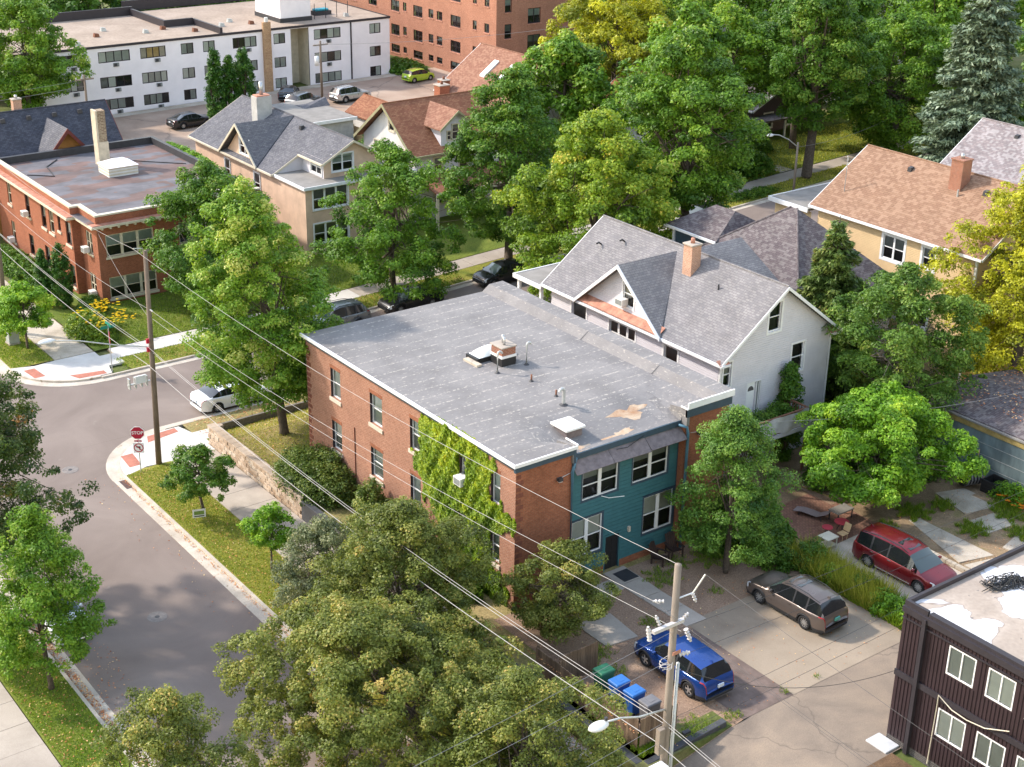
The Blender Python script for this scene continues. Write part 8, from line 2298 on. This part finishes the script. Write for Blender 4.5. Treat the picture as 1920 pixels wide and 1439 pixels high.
clump('shrub', 'dark shrub on the shaded front lawn of the corner brick flats', 43.5, 96.3, 1.6, 0.7, 1.1, 'leaf_deep', 112, 5000, 0.15, tint=0.1)
clump('shrub', 'low shrubs between the two arborvitae and the flowers', 35.3, 96.4, 0.9, 1.4, 1.2, 'leaf_shrub', 113, 5000, 0.14)
clump('shrub', 'leafy hedge along the side of the corner brick flats', 34.2, 108, 1.3, 6.0, 1.2, 'leaf_deep', 114, 12000, 0.17, tint=0.15)
clump('lilac_shrub', 'round bush on the far lawn below the dark purple house', 95.2, 90.9, 2.6, 1.8, 2.2, 'leaf_deep', 115, 9000, 0.2, tint=0.15)
clump('lilac_shrub', 'bush beside the porch of the dark purple house', 100.3, 95.5, 2.0, 1.5, 1.8, 'leaf_deep', 116, 7000, 0.2, tint=0.2)
clump('boulevard_shrub', 'low green plants on the far boulevard by the street lamp', 91.0, 86.0, 3.0, 0.8, 0.6, 'leaf_shrub', 117, 5000, 0.16)
clump('boulevard_shrub', 'low green plants by the kerb left of the street lamp', 86.0, 89.6, 2.4, 1.2, 1.2, 'leaf_shrub', 118, 6000, 0.18)
clump('street_shrub', 'leafy sapling shrub between the dark roof and the street', 79.5, 74.8, 2.2, 1.2, 2.8, 'leaf_shrub', 119, 8000, 0.2)
clump('street_shrub', 'shrub on the corner of the yellow flat porch', 84.0, 73.5, 2.0, 1.2, 2.4, 'leaf_bright', 120, 6000, 0.2)
clump('lawn_shrub', 'green hedge before the brick apartments beside the lime hatchback', 97.5, 152.5, 2.5, 4.5, 1.3, 'leaf_deep', 121, 7000, 0.3, tint=0.15)
clump('fence_shrub', 'small conical cypress behind the board fence', 74.2, 122.3, 0.5, 0.5, 2.6, 'leaf_arbor', 122, 3000, 0.18)
clump('fence_shrub', 'green shrubs beside the board fence', 73.0, 119.5, 1.5, 2.6, 1.6, 'leaf_shrub', 123, 6000, 0.2)
clump('parapet_ivy', 'dark creeper spilling over the front parapet of the brick flats', 47.2, 97.3, 2.3, 0.5, 1.1, 'leaf_deep', 124, 6000, 0.16, z0=6.0, tint=0.15)
clump('roof_moss', 'yellow green plants along the right parapet of the patched roof', 49.7, 110, 0.4, 4.5, 0.5, 'leaf_bright', 125, 4000, 0.18, z0=6.3)
clump('deck_plants', 'potted plants crowding the raised deck', 54.3, 49.4, 1.1, 0.8, 0.9, 'leaf_shrub', 126, 4500, 0.11, z0=4.03, cat='plants')
clump('deck_plants', 'dark potted plants at the right end of the raised deck', 56.0, 49.8, 0.7, 0.6, 1.0, 'leaf_deep', 127, 3000, 0.11, z0=4.03, cat='plants', tint=0.15)
clump('sapling', 'leafy sapling tip in front of the dark panel block', 38.6, 24.3, 0.45, 0.45, 3.2, 'leaf_bright', 128, 1800, 0.13, z0=0.9)
clump('garden_weeds', 'weeds growing against the blue garage wall', 63.2, 39.3, 0.8, 1.3, 0.9, 'leaf_bright', 129, 4000, 0.11)
clump('under_tree_shrub', 'dark undergrowth below the bright lush tree', 58.5, 46.6, 3.0, 1.6, 1.6, 'leaf_deep', 130, 10000, 0.15, tint=0.1)
clump('under_tree_shrub', 'undergrowth between the garage and the loose leaved tree', 62.2, 45.0, 1.6, 2.0, 2.2, 'leaf_birch', 131, 9000, 0.15)
clump('hidden_shrub', 'green hedge behind the arborvitae under the top left tree', 44.5, 140, 3.5, 3.0, 4.5, 'leaf_bright', 132, 9000, 0.26, tint=-0.05)
# vines, flowers
def flowers(name, label, x0, x1, y0, y1, n, h, mat, seed, size=0.13):
    rng = np.random.default_rng(seed)
    X = x0 + (x1 - x0) * rng.random(n); Y = y0 + (y1 - y0) * rng.random(n)
    k = max(1, n // 5)
    C_ = rng.integers(0, k, n)
    X = X[C_] + rng.normal(size=n) * 0.18; Y = Y[C_] + rng.normal(size=n) * 0.18
    Z = np.array([zg(a, b_) for a, b_ in zip(X, Y)]) + h * rng.uniform(0.75, 1.1, n)
    rep = 5
    P_ = np.repeat(np.stack([X, Y, Z], 1), rep, 0)
    an = np.tile(np.arange(rep) * 2 * math.pi / rep, n)
    al = np.stack([np.cos(an), np.sin(an), 0.15 * np.ones(n * rep)], 1)
    P_ = P_ + al * size * 0.45
    o = leaf_object(name, P_, np.tile([0, 0, 1.0], (n * rep, 1)) + rng.normal(size=(n * rep, 3)) * 0.15, size, rng.random(n * rep), mat, None, rng, 0.6, along=al, quad=True)
    return tag(o, label, 'flowers', None, 'stuff')
clump('flower_bush', 'tall leafy stems of the yellow flower bed', 33.6, 92.4, 1.5, 2.6, 1.6, 'leaf_yellowing', 140, 14000, 0.13, tint=-0.1, cat='plants')
flowers('sunflower_bed', 'bright yellow flowers of the corner flower bed', 33.0, 35.9, 90.0, 94.6, 190, 1.55, 'petal_yellow', 141)
flowers('marigold_bed', 'orange marigolds beside the blue garage', 62.4, 63.8, 37.8, 39.9, 90, 0.45, 'petal_orange', 142, 0.11)
for i, (x, y, rx, ry, h, mt, lb) in enumerate(((49.7, 41.2, 0.9, 0.8, 1.5, 'leaf_shrub', 'tall green bush at the patio end of the grassy strip'), (49.5, 39.6, 0.6, 0.7, 1.0, 'leaf_yellowing', 'yellowing bush in the grassy strip beside the wagon windscreen'), (49.9, 38.2, 0.6, 0.8, 0.8, 'leaf_shrub', 'low green bush in the middle of the grassy strip'), (49.6, 36.3, 0.7, 0.9, 1.0, 'leaf_bright', 'bright green bush in the grassy strip behind the wagon'), (49.8, 34.9, 0.7, 0.7, 0.9, 'leaf_bright', 'bright green bush at the alley end of the grassy strip'))):
    clump('strip_bush', lb, x, y, rx, ry, h, mt, 170 + i, 3500, 0.12, group='bushes in the grassy strip')
blades('ornamental_grass', 'tall straw coloured grasses between the wagon and the minivan', 48.9, 50.6, 36.6, 42.2, 5000, 1.15, 'grass_straw', 143, cat='grass', lean=0.3, w_=0.05)
blades('ornamental_grass', 'green grass blades between the wagon and the minivan', 48.9, 50.7, 34.4, 42.0, 9000, 0.62, 'grass_blade', 144, cat='grass', lean=0.5, w_=0.06)
blades('lawn_blades', 'sunny grass under the ash tree at the upper right', 84, 118, 85, 97, 22000, 0.2, 'grass_straw', 153, off=0.13, w_=0.07, lean=0.7, mask=lambda X, Y: (Y < 87.2) | (Y > 89.3))
def patch(cs):
    def f_(X, Y):
        k = np.zeros(len(X), bool)
        for x, y, r in cs:
            k |= (X - x) ** 2 + (Y - y) ** 2 < (r * (0.8 + 0.3 * np.sin(7 * np.arctan2(Y - y, X - x)))) ** 2
        return k
    return f_
blades('weed_patch', 'grass tufts on the gravel in front of the teal wall', 34.5, 49, 34.4, 46, 60000, 0.2, 'grass_blade', 145, off=0.05, w_=0.03, lean=0.6, mask=patch([(43.0, 44.6, 1.0), (44.6, 45.2, 0.7), (39.9, 42.0, 0.5), (39.6, 41.0, 0.35), (36.5, 41.4, 0.7), (36.2, 39.9, 0.5), (35.5, 40.8, 0.6), (44.3, 42.2, 0.4), (36.3, 35.0, 0.8), (38.0, 34.6, 0.5), (41.0, 34.6, 0.25), (47.6, 44.2, 1.2), (46.2, 44.6, 1.0), (43.0, 34.5, 0.2), (35.5, 37.9, 0.4)]))
blades('weed_patch', 'grass growing between the broken concrete slabs of the back yard', 55.5, 64, 34.5, 42.5, 34000, 0.32, 'grass_blade', 146, off=0.05, w_=0.035, lean=0.5, mask=patch([(59.0, 38.6, 0.9), (60.6, 36.9, 0.8), (61.8, 38.4, 0.9), (58.0, 41.6, 1.0), (59.8, 41.2, 0.7), (63, 36.3, 1.2), (62.2, 39.2, 0.8), (57.3, 34.9, 0.3), (55.7, 41.5, 0.6)]))
blades('ledge_weeds', 'weeds along the ledge of the charcoal wall', 33.15, 34.2, 34.8, 36.8, 2500, 0.25, 'grass_blade', 147, off=-0.03, w_=0.03, lean=0.5, mask=patch([(33.7, 35.3, 0.7), (33.6, 36.3, 0.5)]))
blades('lawn_blades', 'short grass of the boulevard lawn beside the near street', 26.92, 29.65, 40, 71, 20000, 0.09, 'grass_blade', 148, off=0.12, w_=0.03, lean=0.7)
blades('dry_lawn_blades', 'straw coloured grass of the boulevard lawn beside the near street', 26.92, 29.65, 40, 71, 20000, 0.08, 'grass_straw', 154, off=0.12, w_=0.03, lean=0.8)
blades('lawn_blades', 'short grass of the boulevard lawn at the lower left', 14.7, 16.9, 43, 66, 22000, 0.10, 'grass_blade', 149, off=0.12, w_=0.03, lean=0.7)
blades('lawn_blades', 'dry grass of the raised corner lawn', 33.0, 46, 65.6, 75.2, 26000, 0.11, 'grass_straw', 150, off=0.06, w_=0.03, lean=0.7)
blades('lawn_blades', 'grass of the lawns across the street', 33, 60, 85, 97, 36000, 0.14, 'grass_blade', 151, off=0.13, w_=0.045, lean=0.7, mask=lambda X, Y: (Y < 87.2) | (Y > 89.3))
blades('lawn_blades', 'grass of the far corner lawn by the grey cabinet', 26.95, 29.65, 89.3, 104, 9000, 0.13, 'grass_blade', 152, off=0.12, w_=0.045, lean=0.7)
# fallen leaves
def litter(name, label, boxes, n, seed, size=0.075):
    rng = np.random.default_rng(seed)
    ar = np.array([(b_[1] - b_[0]) * (b_[3] - b_[2]) * b_[5] for b_ in boxes])
    k = rng.choice(len(boxes), n, p=ar / ar.sum())
    B_ = np.array([b_[:5] for b_ in boxes])[k]
    X = B_[:, 0] + (B_[:, 1] - B_[:, 0]) * rng.random(n); Y = B_[:, 2] + (B_[:, 3] - B_[:, 2]) * rng.random(n)
    Z = np.array([zg(a, b_) for a, b_ in zip(X, Y)]) + B_[:, 4]
    o = leaf_object(name, np.stack([X, Y, Z], 1), np.tile([0, 0, 1.0], (n, 1)) + rng.normal(size=(n, 3)) * 0.25, size * rng.uniform(0.6, 1.5, n), rng.random(n), 'litter', None, rng, 0.7, quad=True)
    return tag(o, label, 'leaves', None, 'stuff')
litter('fallen_leaves', 'orange leaves gathered in the left gutter', [(16.96, 17.5, 44, 60, 0.04, 9), (17.5, 19.5, 46, 62, 0.02, 0.5), (14.7, 16.9, 46, 66, 0.16, 0.8)], 3200, 160, 0.075)
litter('fallen_leaves', 'orange leaves scattered along the right kerb and lawn', [(26.5, 26.72, 40, 71, 0.04, 8), (26.9, 29.6, 42, 71, 0.17, 0.9), (24.5, 26.4, 42, 72, 0.02, 0.2), (31.9, 32.5, 34, 60, 0.15, 2.5), (33.15, 33.3, 35, 45, 0.88, 6)], 2800, 161, 0.07)
litter('fallen_leaves', 'dry leaves on the corner lawn by the parked white sedan', [(32.5, 40, 73.4, 75.4, 0.16, 2), (33, 45, 66, 73, 0.1, 0.5), (34, 60, 84.9, 87, 0.16, 0.8)], 1600, 162, 0.09)
litter('fallen_leaves', 'leaf litter on the brown garage roof', [(65, 71, 35, 46, 3.55, 1)], 900, 163, 0.11)
litter('fallen_leaves', 'dry leaves on the gravel parking lot and yard', [(34.5, 50, 34.5, 46, 0.06, 1), (55, 63, 34.5, 42, 0.12, 1.2)], 1500, 164, 0.06)
# ------------------------------------------------------------------ ivy on the west wall
def ivy():
    rng = np.random.default_rng(200)
    root = empty('wall_ivy', (X0 - 0.1, 50.5, 0.9), 'yellow green ivy climbing over the brick wall to the roof edge', 'ivy')
    n = 48000
    Yv = rng.uniform(46.2, 55.6, n * 3); Zv = rng.uniform(0.9, 8.5, n * 3)
    def nz(a, b_, s):
        return np.sin(a * 2.1 * s + 1.3) * np.sin(b_ * 1.7 * s + 0.7) + 0.6 * np.sin(a * 5.3 * s + b_ * 3.1 * s) + 0.4 * np.sin(a * 9.7 * s - b_ * 7.9 * s)
    # outline: wide in the lower part, main trunk between 48.4 and 53.9, tongues to the roof edge
    left = np.interp(Zv, [0.9, 2.6, 3.4, 4.6, 5.6, 6.6, 7.4, 8.1, 8.5], [51.2, 52.0, 53.0, 53.6, 54.5, 54.2, 53.7, 53.2, 52.6])
    right = np.interp(Zv, [0.9, 2.0, 3.2, 4.4, 5.2, 5.8, 6.6, 7.6, 8.2, 8.5], [46.9, 47.3, 48.5, 48.2, 46.4, 47.4, 48.6, 48.4, 48.7, 49.6])
    e = np.minimum(left - Yv, Yv - right)
    ok = e + 0.30 * nz(Yv, Zv, 1.0) > -0.12
    tend = (nz(Yv, Zv * 0.35, 2.2) > 0.95) & (e > -0.75)
    ok |= tend
    for a, b_ in cols_w:      # windows stay clear, slightly overgrown
        for za, zb in ((5.9, 7.42), (2.9, 4.42)):
            ok &= ~((Yv > a + 0.03) & (Yv < b_ - 0.02) & (Zv > za) & (Zv < zb))
    Yv, Zv, e = Yv[ok][:n], Zv[ok][:n], e[ok][:n]
    m = len(Yv)
    thick = 0.05 + 0.20 * np.clip(e, 0, 1) * (0.6 + 0.4 * nz(Yv, Zv, 1.6)) 
    Xv = X0 - 0.02 - np.abs(thick) * rng.random(m) ** 0.5
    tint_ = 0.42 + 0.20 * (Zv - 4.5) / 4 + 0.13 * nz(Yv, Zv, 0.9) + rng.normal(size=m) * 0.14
    Nn = np.stack([-np.ones(m), rng.normal(size=m) * 0.4, 0.35 + rng.normal(size=m) * 0.4], 1)
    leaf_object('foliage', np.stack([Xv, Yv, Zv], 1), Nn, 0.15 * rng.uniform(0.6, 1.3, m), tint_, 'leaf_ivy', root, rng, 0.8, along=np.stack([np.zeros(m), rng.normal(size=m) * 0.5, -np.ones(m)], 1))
    NL[0] += m
    b = MB()
    for k in range(14):
        y_ = 48.8 + k * 0.33
        pts = [(X0 - 0.03, y_ + 0.25 * math.sin(k + j * 0.9), 0.9 + j * 0.9) for j in range(9)]
        b.tube(pts, 0.022, 4, 0.008, caps=False)
    b.build('stem', 'bark', root)
ivy()
